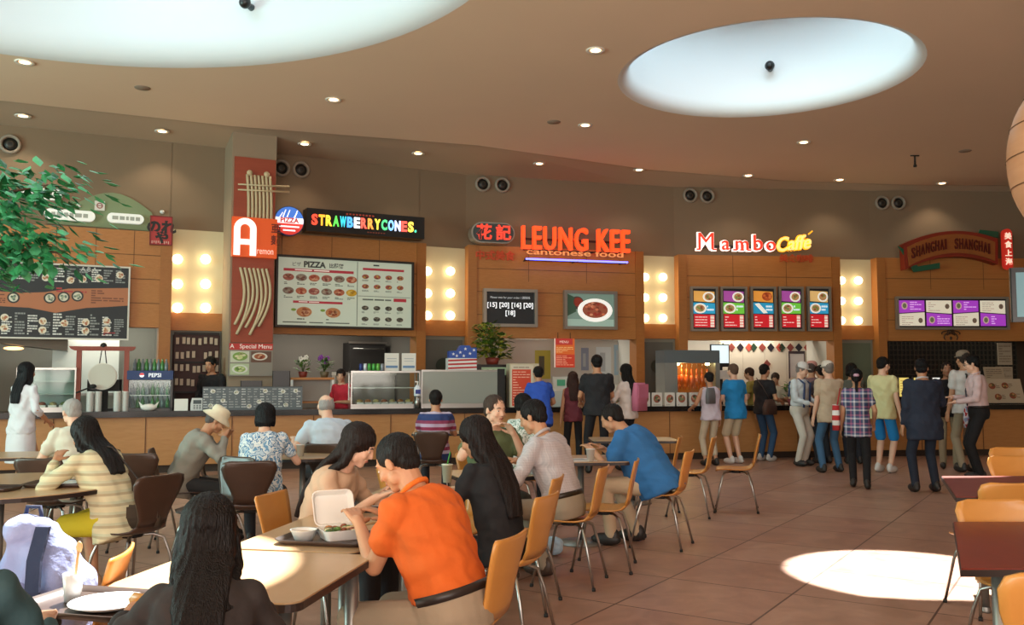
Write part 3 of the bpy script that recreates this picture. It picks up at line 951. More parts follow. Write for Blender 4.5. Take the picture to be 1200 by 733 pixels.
# ---- red and yellow script sign
x0, z0 = BD.q(817, 292, -.75); x1, _ = BD.q(912, 292, -.75)
t = BD.root('script_sign', 'glowing red and white letters with yellow script above five framed menus', 'sign', x0, -.6, z0)
mb = MB()
Wm = x1 - x0
m_w, m_r = C('FFE6DC', 1.3), C('D8321E', 1.2)
LET = [('M', -.02, .27, .50), ('a', .275, .16, .40), ('m', .44, .235, .40), ('b', .68, .15, .46), ('o', .835, .165, .40)]
for ch, lx, lw, sz in LET:
    for m_, bo, y_ in ((m_w, .020 if ch != 'M' else .014, -.1), (m_r, .002 if ch != 'M' else -.004, -.14)):
        text_into(mb, ch, sz, m_, Wm * (lx + lw / 2), y_, .0, .06, bo, 'CENTER')
# slab serifs that make the letters broad footed
for sx in (.02, .215, .47, .555, .645):
    mb.box((Wm * sx - .05, -.12, -.03), (Wm * sx + .05, -.06, .025), m_w); mb.box((Wm * sx - .038, -.15, -.015), (Wm * sx + .038, -.1, .012), m_r)
mb.build('lettering', t)
mb = MB()
for bo, e_, y_, h_ in ((.02, 1.2, -.12, 'F2A81C'), (.002, .8, -.16, 'FBE08A')):
    text_into(mb, 'Caffe', .40, C(h_, e_), Wm * 1.0, y_, -.02, .04, bo, 'LEFT', Wm * .43, .35, rotz2=.12)
mb.tube([(Wm * 1.38, -.16, .34), (Wm * 1.43, -.16, .41)], .015, C('F2A81C', 1.2))
mb.build('script_lettering', t)
mb = MB(); mb.box((.05, -.04, .05), (Wm * 1.35, .0, .1), M_blackm)
for i in range(4): mb.box((.2 + i * .5, -.02, .05), (.24 + i * .5, .3, .08), M_blackm)
mb.build('mounting_rail', t)
xr, zr = BD.q(914, 306, -.36); t = BD.root('character_sign', 'dim red row of small characters on the wood under the yellow script', 'sign', xr, -.33, zr)
mb = MB(); text_into(mb, '美食咖啡', .17, C('A8401E', .15), 0, -.02, 0, .02, .004, 'LEFT', .74); mb.build('lettering', t)

top = ['D8A050', 'A04A9A', 'D8903A', 'A04A9A', 'D8B070']; mid = ['2A98C0', '6CC040', '2490B8', '6CC040', '3098C4']
wh = ['first of the row, beside the round bulbs', 'second of the row, purple over green', 'middle of the row', 'fourth of the row, purple over green', 'last of the row, tan over blue']
xs = [(810, 838), (845, 872), (880, 906), (913, 938), (946, 970)]
for i in range(5):
    t, W, H = board(BD, xs[i][0] + .5, 339, xs[i][1] - .5, 386, 'framed_menu', 'grey framed menu of three colour bands, ' + wh[i], 'framed menu', 'five framed menus under the red script sign', frame=M_silver, fw=.045, th=.07)
    f = Face(W, H, -.05, C('2A2A2E'))
    e = .55
    f.poly([(.05, .69), (.95, .66), (.95, .93), (.05, .95)], C(top[i], e)); f.poly([(.03, .38), (.97, .38), (.97, .64), (.03, .66)], C(mid[i], e)); f.poly([(.05, .04), (.95, .04), (.95, .35), (.05, .37)], C('C8202A', e))
    pl = C('E8E4D8', .6); fd = (C('B88A5A', .4), C('7A8A4A', .4), C('8A4A2E', .4))
    fl_ = i % 2
    if i == 2:
        f.food(.68, .81, .24, .11, (C('A84A22', .5), C('C86A34', .5), C('8A3418', .5)), n=8); f.poly([(.1, .62), (.3, .64), (.7, .4), (.5, .39)], pl, 4)
    else:
        f.food(.70, .80, .26, .125, fd, plate=pl); f.food(.32, .515, .28, .125, fd, plate=pl)
    f.lines(.62, .44, .92, .6, 2, C('D8E8F0', .6), lift=3); f.lines(.1, .06, .62, .33, 4, C('F0C8C0', .6), .3, lift=3)
    f.rect(.76, .05, .92, .34, C('E8D0C0', .6), 3)
    for k in range(4): f.rect(.75, .10 + k * .07, .93, .115 + k * .07, C('C8202A', e), 4)
    f.done('menu_face', t)

# ---- purple and white menus and arched sign of the last stall
t, W, H = board(BE, 1051, 351, 1177, 384, 'menu_board', 'strip of four glowing purple and white menus under the arched sign', 'menu board', frame=M_silver, fw=.05, th=.07)
f = Face(W, H, -.05, C('1A0F16'))
pu, cr_ = C('9A3AB4', .7), C('D6CDB8', .6)
for i in range(4):
    a, b_ = i * .25 + .008, (i + 1) * .25 - .008
    m1, m2 = (pu, cr_) if i % 2 == 0 else (cr_, pu)
    f.poly([(a, .5 if i % 2 == 0 else .54), (b_, .56 if i % 2 == 0 else .48), (b_, .95), (a, .95)], m1); f.poly([(a, .05), (b_, .05), (b_, .53 if i % 2 == 0 else .45), (a, .47 if i % 2 == 0 else .51)], m2)
    zz = .76 if i % 2 == 0 else .26
    f.oval(a + .05, zz, .028, .13, C('C9A8A0', .5), 3); f.oval(a + .05, zz, .018, .09, C('6A7050', .4), 4); f.lines(a + .1, zz - .16, b_ - .02, zz + .16, 4, C('D8A8E8', .7), .4, lift=3)
    f.lines(a + .02, 1 - zz - .18, a + .13, 1 - zz + .16, 5, C('A89A8A', .4), .3, lift=3); f.oval(b_ - .04, 1 - zz, .02, .09, C('6A5848', .4), 4)
f.done('menu_face', t)
xc, zc = BE.q(1116, 291, -.6); xl, _ = BE.q(1062, 291, -.6); xr, _ = BE.q(1171, 291, -.6)
hw = (xr - xl) / 2
t = BE.root('arched_sign', 'arched wooden sign with carved red letters and green ribbon ends', 'sign', xc, -.45, zc)
def arcband(mb, h0, h1, w, m, y0, y1, n=20, rise=.22):
    vs = []
    for k in range(n + 1):
        s = -1 + 2 * k / n; zc_ = rise * (1 - s * s) - rise * .55 + .06 * s
        for hh, xx in ((h0, w), (h1, w * 1.02)): vs += [(xx * s, y0, zc_ + hh), (xx * s, y1, zc_ + hh)]
    fs = []
    for k in range(n):
        o = k * 4
        fs += [(o, o + 4, o + 6, o + 2), (o + 1, o + 3, o + 7, o + 5), (o, o + 1, o + 5, o + 4), (o + 2, o + 6, o + 7, o + 3)]
    fs += [(0, 2, 3, 1), (n * 4, n * 4 + 1, n * 4 + 3, n * 4 + 2)]
    mb.add(vs, fs, m)
mb = MB(); arcband(mb, -.27, .27, hw, C('8A2C18'), -.1, .1); arcband(mb, -.2, .2, hw * .93, wood('A8642E', '8E4E20', .5, (1, 4, 8), 'sign_wood'), -.12, -.1); mb.build('sign_board', t)
mb = MB(); s = 'SHANGHAI SHANGHAI'
for i, ch in enumerate(s):
    q = -1 + 2 * (i + .5) / len(s); q *= .88
    if ch != ' ': text_into(mb, ch, .31, C('5E160C'), hw * q - hw * .04, -.15, .22 * (1 - q * q) - .22 * .55 + .06 * q - .11, .03, .004, 'LEFT', hw * (.078 if ch != 'I' else .03))
mb.build('lettering', t)
g_ = C('1F5A40'); mb = MB()
mb.extr([(-hw - .12, .05), (-hw - .02, -.02), (-hw + .28, -.38), (-hw + .75, -.30), (-hw + .75, -.42), (-hw + .2, -.5)], -.09, -.05, g_)
mb.build('ribbon', t); mb = MB()
mb.extr([(hw - .35, .27), (hw - .3, .42), (hw + .1, .38), (hw + .1, .25)], -.0, .03, g_); mb.build('ribbon', t); mb = MB(); mb.extr([(hw + .2, .1), (hw + .42, .3), (hw + .4, .02), (hw + .25, -.05)], -.0, .03, g_)
mb.build('ribbon', t)
mb = MB(); mb.extr([(x_ + hw + .17, z_ * 1.0 - .02) for x_, z_ in [(z2, x2) for x2, z2 in stadium(.86, .2)]], -.2, -.12, C('B8281C', .5))
for i, ch in enumerate('美食上海'): text_into(mb, ch, .15, C('F0D8C0', .8), hw + .17, -.22, .2 - i * .18, .01, .003, 'CENTER')
mb.build('red_tag', t)
for xx in (-.7, .6): mb = MB(); mb.box((xx, .05, -.1), (xx + .1, .45, 0), M_blackm); mb.build('bracket', t)
# lotus shaped emblem under the purple menus
xq, zq = BE.q(1114, 391, -.34)
t = BE.root('scroll_ornament', 'small dark curled metal ornament just under the purple menus', 'ornament', xq, -.33, zq)
mb = MB()
for s_ in (-1, 1):
    mb.tube([(s_ * (.03 + .2 * k / 10 * math.sin(k * .5 + .4)), -.02, .07 - .16 * k / 10 + .05 * math.cos(k * .9)) for k in range(11)], .012, C('4A2E18')); mb.tube([(s_ * .2 * math.cos(a * .5), -.02, .06 * math.sin(a * .5)) for a in range(8)], .012, C('4A2E18'))
mb.ell((0, -.02, -.1), (.03, .02, .04), C('4A2E18'), 8); mb.ell((0, -.02, .04), (.05, .02, .04), C('4A2E18'), 8)
mb.build('scrollwork', t)
# ================================================================== things in and behind the counter
def cthing(name, label, cat, px, off, z=0.95, group=None):
    p, a = onc(px, off, z)
    return thing(name, label, cat, p, a, group)
def mpp(px, off=0.3):
    """metres per picture column at the counter"""
    p, a = onc(px, off); return p.y / FPX
M_paper = mat('E4E1D8', .6, key='paper'); M_red = mat('B02A24', .4, key='red_print')
M_cglass = mat('DCE8E4', .05, trans=1.0, key='case_glass')
def glassy(name='case_glass_thin'):
    k = ('thin', name)
    if k in MATS: return MATS[k]
    m = bpy.data.materials.new('mat_' + name); m.use_nodes = True; nt = m.node_tree
    tr = nt.nodes.new('ShaderNodeBsdfTransparent'); gl_ = nt.nodes.new('ShaderNodeBsdfGlossy'); ms = nt.nodes.new('ShaderNodeMixShader')
    tr.inputs[0].default_value = (.86, .92, .90, 1); gl_.inputs['Roughness'].default_value = .08; ms.inputs[0].default_value = .035
    nt.links.new(tr.outputs[0], ms.inputs[1]); nt.links.new(gl_.outputs[0], ms.inputs[2]); nt.links.new(ms.outputs[0], nt.nodes['Material Output'].inputs[0])
    MATS[k] = m; return m
M_thin = glassy()

def display_case(px0, px1, h, label, off=.12, dp=.5, fill=None, tint=None, shelves=1, z=0.95):
    k = mpp((px0 + px1) / 2); w = (px1 - px0) * k
    t = cthing('display_case', label, 'display case', (px0 + px1) / 2, off, z)
    mb = MB(); mb.box((-w / 2, 0, 0), (w / 2, dp, .07), M_steel); mb.box((-w / 2, 0, h - .03), (w / 2, dp, h), M_steel)
    for sx in (-w / 2, w / 2 - .02): mb.box((sx, 0, .07), (sx + .02, .02, h - .03), M_steel); mb.box((sx, dp - .02, .07), (sx + .02, dp, h - .03), M_steel)
    mb.build('case_frame', t)
    mb = MB(); mb.box((-w / 2 + .02, .004, .07), (w / 2 - .02, .010, h - .03), M_thin); mb.build('front_glass', t)
    for i in range(shelves):
        mb = MB(); zz = .07 + (h - .1) * (i + 1) / (shelves + 1); mb.box((-w / 2 + .02, .06, zz), (w / 2 - .02, dp - .02, zz + .015), tint or M_steel); mb.build('shelf', t)
    if tint:
        mb = MB(); mb.box((-w / 2 + .02, dp - .02, .07), (w / 2 - .02, dp - .01, h - .03), tint); mb.build('rear_panel', t)
    mb = MB(); n = int(w / .16)
    for i in range(n):
        c = (fill or ['B88A4A', 'A84A2A', 'C8A868', '6A7A3A'])[i % 4]
        x = -w / 2 + .1 + (w - .2) * (i + .5) / n
        mb.box((x - .06, .1, .07), (x + .06, .36, .10), M_steel); mb.ell((x, .22, .11), (.055, .1, .04), mat(c, .5, noise=.3, nscale=40), 10)
    mb.build('food_trays', t)
    return t, w

# --- first stall: glass case, gong, cups, drinks fridge
display_case(22, 84, .66, 'glass display case of food beside the white dress customer', shelves=2, tint=mat('A9B8AE', .5, key='pale_green_panel'))
t = cthing('gong_stand', 'red wooden torii-like stand holding a round white gong', 'gong', 119, .3)
k = mpp(119); M_tor = wood('9A4A38', '7E3426', .5, (8, 8, 2), 'torii_red')
mb = MB()
for s_ in (-1, 1): mb.box((s_ * .335 - .035, -.04, 0), (s_ * .335 + .035, .04, .98), M_tor)
mb.build('posts', t)
mb = MB(); mb.extr([(-.48, .99), (.46, .99), (.44, .945), (.40, .925), (-.40, .925), (-.45, .95)], -.055, .055, M_tor); mb.build('top_beam', t)
mb = MB(); mb.disc(0, .53, .205, .205, .02, mat('D5D2C6', .45, key='gong_white'), 40, .05); mb.disc(0, .53, .19, .19, -.03, mat('C6C4B6', .45), 40, .01); mb.build('gong', t)
mb = MB(); mb.cyl((-.05, 0, .72), (-.02, 0, .96), .008, .008, M_blackm); mb.cyl((.05, 0, .72), (.02, 0, .96), .008, .008, M_blackm); mb.ell((0, 0, 1.0), (.05, .07, .05), M_blackm, 10); mb.build('hanging_cord', t)
mb = MB(); mb.cyl((-.36, -.08, .28), (-.12, -.1, .38), .012, .012, M_blackm); mb.ell((-.12, -.1, .38), (.05, .04, .035), M_blackm, 10); mb.build('mallet', t)
t = cthing('till_box', 'black boxy till standing under the white gong', 'till', 121, .42)
mb = MB(); mb.bbox((-.24, 0, .3), (.24, .22, .48), M_blackm, .02); mb.box((-.05, .05, 0), (.05, .15, .3), M_blackm); mb.bbox((-.15, .0, 0), (.15, .2, .03), M_blackm); mb.box((-.2, -.004, .33), (.0, 0, .46), C('2A3032', r=.2)); mb.build('till_body', t)
cup = MB()
cup.lathe([(.03, 0), (.034, .001), (.045, .115), (.048, .115), (.048, .122), (.03, .122)], M_white, 14)
for i, (px, lb, n) in enumerate(((105, 'tall stack of white paper cups beside the gong post', 4), (137, 'tall stack of white paper cups beside the drinks fridge', 4))):
    t = cthing('cup_stack', lb, 'cups', px, .25)
    mb = MB()
    for q in range(16): mb.lathe([(.048 + .0, .0 + q * .018), (.055, .018 + q * .018)], M_white, 16)
    mb.lathe([(.05, .28), (.046, .30), (.0001, .30)], M_white, 16)
    o = mb.build('cup_column', t); o2 = o.copy(); COL.objects.link(o2); o2.parent = t; o2.location = (.11, .04, 0)
t = cthing('drinks_fridge', 'small glass fronted drinks fridge with a blue header', 'fridge', 175, .28)
k = mpp(175, .3); w = 50 * k; h = .62
mb = MB(); mb.box((-w / 2, 0, 0), (-w / 2 + .04, .42, h), M_black); mb.box((w / 2 - .04, 0, 0), (w / 2, .42, h), M_black); mb.box((-w / 2, 0, h - .04), (w / 2, .42, h), M_black); mb.box((-w / 2, 0, 0), (w / 2, .42, .04), M_black); mb.box((-w / 2, .40, 0), (w / 2, .42, h), mat('AEB6B2', .5, emit=.15, key='fridge_lining')); mb.build('cabinet', t)
mb = MB(); mb.box((-w / 2, -.03, h - .14), (w / 2, 0, h), C('16305A', .25)); mb.disc(-w * .18, h - .07, .035, .035, -.03, C('E8ECF0', .6), 20, .004); mb.extr([(-w * .18 + .035 * math.cos(a_), h - .07 + .033 * math.sin(a_)) for a_ in [PI * q / 10 for q in range(11)]], -.036, -.033, C('C8323A', .5)); text_into(mb, 'PEPSI', .085, C('E8ECF0', .6), -w * .04, -.035, h - .1, .004, .001); mb.build('header_sign', t)
mb = MB(); mb.box((-w / 2 + .03, -.012, .03), (w / 2 - .03, -.006, h - .15), M_thin); mb.build('door_glass', t)
bt = MB(); bt.lathe([(.001, 0), (.03, 0), (.032, .01), (.032, .1), (.014, .15), (.012, .185), (.001, .185)], mat('3E7A3A', .15, key='green_bottle'), 10)
bt2 = MB(); bt2.lathe([(.001, 0), (.03, 0), (.032, .01), (.032, .1), (.014, .15), (.012, .185), (.001, .185)], mat('6A7478', .15, key='clear_bottle'), 10)
for zz in (.04, .24):
    for i in range(8):
        o = (bt if i % 3 else bt2).build('bottle', t); o.location = (-w / 2 + .08 + i * (w - .16) / 7, .15, zz); tag(o, None)
    mb = MB(); mb.box((-w / 2 + .04, .06, zz - .012), (w / 2 - .04, .38, zz - .002), M_steel); mb.build('rack', t)
p0 = t
for i in range(9):
    px = 158 + i * 4.6
    o = (bt if i % 2 else bt2).build('bottle'); p, a_ = onc(px, .45, .95 + h); o.location = p
    if i == 0: o.data = None if False else o.data
    tag(o, 'bottle in the row standing on top of the drinks fridge', 'bottle', 'bottles on the drinks fridge')
t = cthing('folded_napkin', 'white cloth bundle with pointed corners in front of the fridge', 'cloth', 174, .1)
mb = MB(); mb.ell((0, .03, .055), (.12, .05, .055), M_paper, 14)
for s_ in (-1, 1): mb.add([(s_ * .06, .0, .07), (s_ * .15, .03, .15), (s_ * .10, .07, .05), (s_ * .11, .01, .05)], [(0, 1, 2), (0, 3, 1), (1, 3, 2), (0, 2, 3)], M_paper)
mb.build('cloth', t)
# pale kitchen wall behind the gong and hood
t = BL.root('kitchen_splashback', 'plain pale kitchen splashback behind the white gong', 'wall panel', BL.q(62, 400, 1.2)[0], 1.2, 1.15)
w = BL.q(140, 400, 1.2)[0] - BL.q(62, 400, 1.2)[0]
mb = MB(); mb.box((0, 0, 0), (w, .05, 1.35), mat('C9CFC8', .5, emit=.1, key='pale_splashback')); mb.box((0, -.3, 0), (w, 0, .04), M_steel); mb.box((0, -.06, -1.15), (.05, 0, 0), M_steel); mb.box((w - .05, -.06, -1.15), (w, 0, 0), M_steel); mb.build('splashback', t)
t = BL.root('kitchen_hood', 'brown metal extractor hood with a warm lamp in the first kitchen', 'extractor hood', BL.q(0, 400, .8)[0], .6, 1.9)
mb = MB(); mb.extr([(0, .3), (1.0, .3), (1.0, 0), (0, .12)], -.1, .8, mat('5A5348', .4, .5)); mb.build('hood_body', t)
mb = MB(); mb.ell((.2, .2, .04), (.15, .1, .03), mat('FFC078', .4, emit=4), 12); mb.build('hood_lamp', t)

# --- hanging rack of little pale tags in the maroon doorway
t = Ba.root('tag_rack', 'maroon rack of small hanging pale plaques beside the clerk in black', 'rack', .1, -.12, 1.0)
w = Ba.L - .2
mb = MB(); mb.box((0, 0, .2), (w, .04, 1.22), mat('3E1D18', .6, key='maroon_rack')); mb.box((0, -.03, .70), (w, 0, .73), mat('1E100E', .6)); mb.box((0, -.03, 1.18), (w, 0, 1.22), mat('1E100E', .6)); mb.box((0, -.03, .2), (w, 0, .23), mat('1E100E', .6)); mb.box((0,-.03,-1.0),(.04,.04,.2),mat('1E100E', .6)); mb.box((w-.04,-.03,-1.0),(w,.04,.2),mat('1E100E', .6)); mb.build('rack_board', t)
tg = MB(); tg.box((-.025, -.012, -.055), (.025, 0, .055), mat('B9A48E', .6, key='plaque')); tg.cyl((0, 0, .055), (0, .02, .075), .004, .004, M_blackm, 6)
o0 = None
for r_ in range(4):
    for c_ in range(8):
        if random.random() < .2: continue
        if o0 is None: o0 = tg.build('hanging_tag', t); o = o0
        else: o = o0.copy(); COL.objects.link(o); o.parent = t
        o.location = (w * (c_ + .5) / 8 + random.uniform(-.015, .015), -.035, 1.08 - (r_ * .235) + random.uniform(-.02, .02))

# --- clerk's counter: card holders, long dark menu panel, monitors
for px, lb in ((212, 'plain white card propped beside the small keypad'),):
    t = cthing('card', lb, 'card', px, .12); mb = MB(); mb.add([(-.1, 0, 0), (.1, 0, 0), (.1, .03, .18), (-.1, .03, .18), (-.1, .08, 0), (.1, .08, 0)], [(0, 1, 2, 3), (5, 4, 3, 2), (0, 3, 4), (1, 5, 2), (0, 4, 5, 1)], M_paper); mb.build('card_face', t)
t = cthing('card_reader', 'small white payment keypad next to the propped card', 'card reader', 231, .14)
mb = MB(); mb.extr([(-.1, 0), (.1, 0), (.1, .1), (.07, .19), (-.08, .19), (-.1, .1)], 0, .09, mat('D2D4D0', .4)); mb.box((-.06, -.004, .1), (.06, 0, .16), C('4A5254')); 
for i in range(9): mb.box((-.055 + (i % 3) * .042, -.006, .02 + (i // 3) * .024), (-.03 + (i % 3) * .042, 0, .035 + (i // 3) * .024), C('5A6264'))
mb.build('keypad_body', t)
k = mpp(296, .06); W = 112 * k; H = .37
t = cthing('counter_menu_panel', 'long grey chalk style menu panel standing on the counter before the clerk', 'menu board', 296.5, .06)
f = Face(W, H, 0, C('5C6468'), Matrix.Translation((-W / 2, 0, 0)))
f.rect(0, .97, 1, 1, C('3A3E40')) 
for i in range(16):
    x = .01 + i * .062
    f.lines(x, .08, x + .048, .94, 8, C('9AA0A0') if i % 3 else C('C4C8C6'), .4)
for x, z in ((.1, .8), (.08, .2), (.2, .4), (.33, .75), (.46, .15), (.56, .35), (.62, .8), (.8, .78), (.93, .8), (.83, .2)):
    f.food(x, z, .025, .09, (C('DADAD2'), C('B4A890'), C('8E9A80')), lift=4)
f.done('menu_face', t)
t = cthing('monitor', 'black point of sale monitor on the counter beside the orchids', 'monitor', 329, .42)
mb = MB(); mb.bbox((-.14, 0, .26), (.14, .05, .62), M_black, .01); mb.build('display_housing', t); mb = MB(); mb.box((-.03, .02, 0), (.03, .05, .3), M_blackm); mb.bbox((-.1, -.05, 0), (.1, .12, .02), M_blackm); mb.build('stand', t)
t = cthing('monitor', 'low dark till screen behind the long grey menu panel', 'monitor', 294, .4)
mb = MB(); mb.bbox((-.17, 0, .34), (.17, .04, .46), M_black, .01); mb.build('display_housing', t); mb = MB(); mb.box((-.03, .01, 0), (.03, .04, .34), M_blackm); mb.bbox((-.1, -.05, 0), (.1, .1, .02), M_blackm); mb.build('stand', t)

def leaves(mb, pts, L, m, rnd=random, n=None):
    """pointed folded leaves at (position, direction) pairs"""
    for p, d in pts:
        d = d.normalized(); s_ = d.cross(Vector((0, 0, 1)))
        if s_.length < .1: s_ = Vector((1, 0, 0))
        s_.normalize(); up = s_.cross(d); l = L * rnd.uniform(.75, 1.2); w = l * .33
        a = p; b_ = p + d * l * .5 + s_ * w - up * w * .25; c = p + d * l - up * l * .1; e = p + d * l * .5 - s_ * w - up * w * .25; mid = p + d * l * .5
        b1 = p + d * l * .25 + s_ * w * .75 - up * w * .2; e1 = p + d * l * .25 - s_ * w * .75 - up * w * .2
        mb.add([a, b1, b_, c, e, e1, mid], [(0, 1, 6), (1, 2, 6), (2, 3, 6), (6, 3, 4), (6, 4, 5), (0, 6, 5)], m[rnd.randrange(len(m))])
M_leafs = [mat('4E7A34', .5, key='leaf_a'), mat('6A9440', .5, key='leaf_b'), mat('3A5E2A', .5, key='leaf_c')]
def small_plant(name, label, px, off, z, h, spread, flower=None, pot='6A4A30', nl=60, L=.12, root=None):
    t = root or cthing(name, label, 'plant', px, off, z)
    mb = MB(); mb.lathe([(.001, 0), (.06, 0), (.08, .1), (.07, .1), (.06, .09), (.001, .09)], mat(pot, .5), 18); mb.build('pot', t)
    mb = MB(); pts = []
    for i in range(nl):
        a = random.random() * 6.28; q = random.random() ** .6; zz = .1 + h * random.random() ** .8
        p = Vector((spread * q * .6 * math.cos(a), spread * .6 * q * math.sin(a), zz)); pts.append((p, Vector((math.cos(a), math.sin(a), random.uniform(-.2, .9)))))
    leaves(mb, pts, L, M_leafs); o = mb.build('foliage', t); o['kind'] = 'stuff'
    mb = MB()
    for i in range(6):
        a = i * 1.05; mb.tube([(0, 0, .08), (spread * .2 * math.cos(a), spread * .2 * math.sin(a), .1 + h * .5), (spread * .45 * math.cos(a), spread * .45 * math.sin(a), .1 + h * .85)], .006, mat('4A5A2A', .6), 5)
    mb.build('stems', t)
    if flower:
        mb = MB()
        for i in range(9):
            c = Vector((random.uniform(-.09, .09), random.uniform(-.05, .05), h + .08 + random.uniform(-.05, .1)))
            for q in range(5):
                a = q * 1.257; mb.ell(c + Vector((.024 * math.cos(a), 0, .024 * math.sin(a))), (.018, .008, .018), flower, 8)
        mb.build('blossoms', t)
    return t
# shelf with orchids behind the counter
t = cthing('plant_shelf', 'wooden back shelf carrying two orchids between pillar and woman in red', 'shelf', 366, .95, 1.02)
w = 50 * mpp(366, .9)
mb = MB(); mb.box((-w / 2, 0, .40), (w / 2, .35, .44), M_fascia); mb.box((-w / 2, 0, .0), (w / 2, .35, .03), M_fascia); mb.build('shelf_boards', t)
mb = MB(); mb.box((-w / 2, .3, -1.02), (-w / 2 + .04, .35, .44), M_white); mb.box((w / 2 - .04, .3, -1.02), (w / 2, .35, .44), M_white); mb.box((-w / 2, .32, .03), (w / 2, .35, .40), mat('A9A69C', .5)); mb.box((-w / 2, .0, -1.02), (-w / 2 + .04, .04, .4), M_white); mb.box((w / 2 - .04, .0, -1.02), (w / 2, .04, .4), M_white); mb.build('shelf_uprights', t)
small_plant('potted_orchid', 'white flowered red leafed orchid beside the black monitor', 355, 1.1, 1.46, .18, .16, mat('E8E2D8', .5), '7A2E22', 40, .1)
small_plant('potted_orchid', 'purple flowered orchid with green leaves beside the woman in red', 380, 1.1, 1.46, .2, .16, mat('8A3A9A', .5), '6A5A40', 40, .1)
small_plant('counter_plant', 'small dark green plant on the counter beside the black monitor', 347, .25, .95, .18, .12, None, '3A3A36', 50, .06)

# --- pizza counter
display_case(412, 492, .62, 'long glass pizza case in front of the woman in red', shelves=1, fill=['C8A468', 'B8703A', 'D8B878', 'A85A34'])
t, w = display_case(494, 592, .64, 'long frosted glass case beside the orange price stand', shelves=0, tint=mat('8B9086', .4, key='frosted'))
mb = MB(); mb.box((-w / 2 + .02, -.004, .07), (w / 2 - .02, .003, .61), mat('8F938A', .25, key='frosted_front')); mb.box((w / 2 - .13, -.01, 0), (w / 2, -.004, .66), M_blackm); mb.build('frosted_panel', t)
t = cthing('sanitizer_bottle', 'white pump bottle with a blue label on the glass pizza case', 'bottle', 489, .04, .95)
mb = MB(); mb.lathe([(.001, .0), (.055, 0), (.06, .02), (.06, .14), (.03, .17), (.02, .19), (.001, .19)], mat('DDE4EC', .2), 16, Matrix.Translation((0, -.0, .2))); mb.box((-.042, -.064, .24), (.042, -.056, .31), C('2E3A8A')); mb.build('bottle_body', t)
mb = MB(); mb.cyl((0, 0, .38), (0, 0, .44), .01, .01, M_white); mb.box((-.04, -.01, .43), (.015, .01, .45), M_white); mb.build('pump', t)
mb = MB(); mb.cyl((0, 0, 0), (0, 0, .2), .05, .04, M_steel); mb.build('pedestal', t)
for px, lb in ((459, 'white notice card on the pizza case nearer the drink cans'), (479, 'white notice card on the pizza case nearer the striped box')):
    t = cthing('notice_card', lb, 'card', px, .3, 1.57)
    mb = MB(); mb.box((-.12, 0, 0), (.12, .01, .3), M_paper); mb.box((-.1, -.003, .05), (.1, 0, .09), C('6A8AB0')); mb.box((-.08, -.003, .2), (.08, 0, .215), C('B4B8BC')); mb.box((-.08, -.003, .16), (.08, 0, .17), C('B4B8BC')); mb.box((-.1, 0, 0), (.1, .1, .008), M_thin); mb.build('card_face', t)
can = MB(); 
for i, (px, c) in enumerate(((423, '2C3C7A'), (428, 'C8CCD0'), (433, '4A9A40'), (438, '4AA048'), (443, '6AB04A'), (448, '8A8E94'))):
    mb = MB(); mb.lathe([(.001, 0), (.027, 0), (.033, .008), (.033, .112), (.027, .122), (.001, .122)], mat(c, .25, .3, key='can'), 14)
    p, a_ = onc(px, .3, 1.57); o = mb.build('drink_can', None, p, a_)
    tag(o, ['navy drink can first in the row on the pizza case', 'silver drink can next to the navy one', 'green drink can beside the silver one', 'green drink can in the middle of the green three', 'light green drink can before the grey one', 'grey drink can nearest the white notice cards'][i], 'drink can', 'drink cans on the pizza case')
t = BB.root('oven_opening', 'black wall oven behind the pizza case', 'oven', BB.q(407, 400, 1.6)[0], 1.4, 1.25)
w = BB.q(448, 400, 1.6)[0] - BB.q(407, 400, 1.6)[0]
mb = MB(); mb.box((0, .0, 0), (w, .5, .9), M_blackm); mb.box((-.03, -.02, -.03), (w + .03, 0, 0), M_steel); mb.box((-.03, -.02, .88), (w + .03, 0, .92), M_steel); mb.box((0, .1, -1.25), (w, .5, 0), M_grey); mb.build('oven_body', t); mb = MB(); mb.cyl((.05, -.05, .78), (w - .05, -.05, .78), .012, .012, M_steel); mb.build('handle', t)
t = BB.root('back_worktop', 'pale tiled low wall behind the pizza staff', 'worktop', BB.q(395, 430, 1.0)[0], 1.0, 0)
w = BB.L - BB.q(395, 430, 1.0)[0] - .08
mb = MB(); mb.box((0, .1, 0), (w, .35, 1.5), mat('A9A79C', .5, key='low_tiles')); mb.box((0, .0, 1.5), (w, .38, 1.56), mat('C9C7BC', .4)); mb.build('worktop_body', t)
# red white and blue pizza box display
t = cthing('pizza_box_stand', 'stack of red, white and blue star patterned pizza boxes on the case', 'pizza boxes', 542, .25, 1.59)
w = 34 * mpp(542)
mb = MB(); mb.box((-w / 2, 0, 0), (w / 2, .25, .2), C('E4E2DE'))
for i in range(3):
    z = .012 + i * .065; mb.extr([(-w / 2, z), (w / 2, z + .02), (w / 2, z + .05), (-w / 2, z + .03)], -.004, 0, C('B82C30'))
mb.build('lower_box', t)
mb = MB(); mb.extr([(-w / 2 + .02, .2), (w / 2, .2), (w / 2, .38), (w * .3, .38), (w * .25, .42), (-w * .05, .42), (-w * .1, .38), (-w * .15, .33), (-w / 2 + .02, .32)], 0, .2, C('2A50A4'))
for x, z in ((-.16, .27), (-.04, .3), (.05, .36), (.13, .28), (.2, .34), (-.1, .24), (.02, .24)):
    mb.extr([(x + (.03 if q % 2 == 0 else .012) * math.sin(q * PI / 5), z + (.03 if q % 2 == 0 else .012) * math.cos(q * PI / 5)) for q in range(10)], -.004, 0, C('E8E8EC'))
mb.build('upper_box', t)
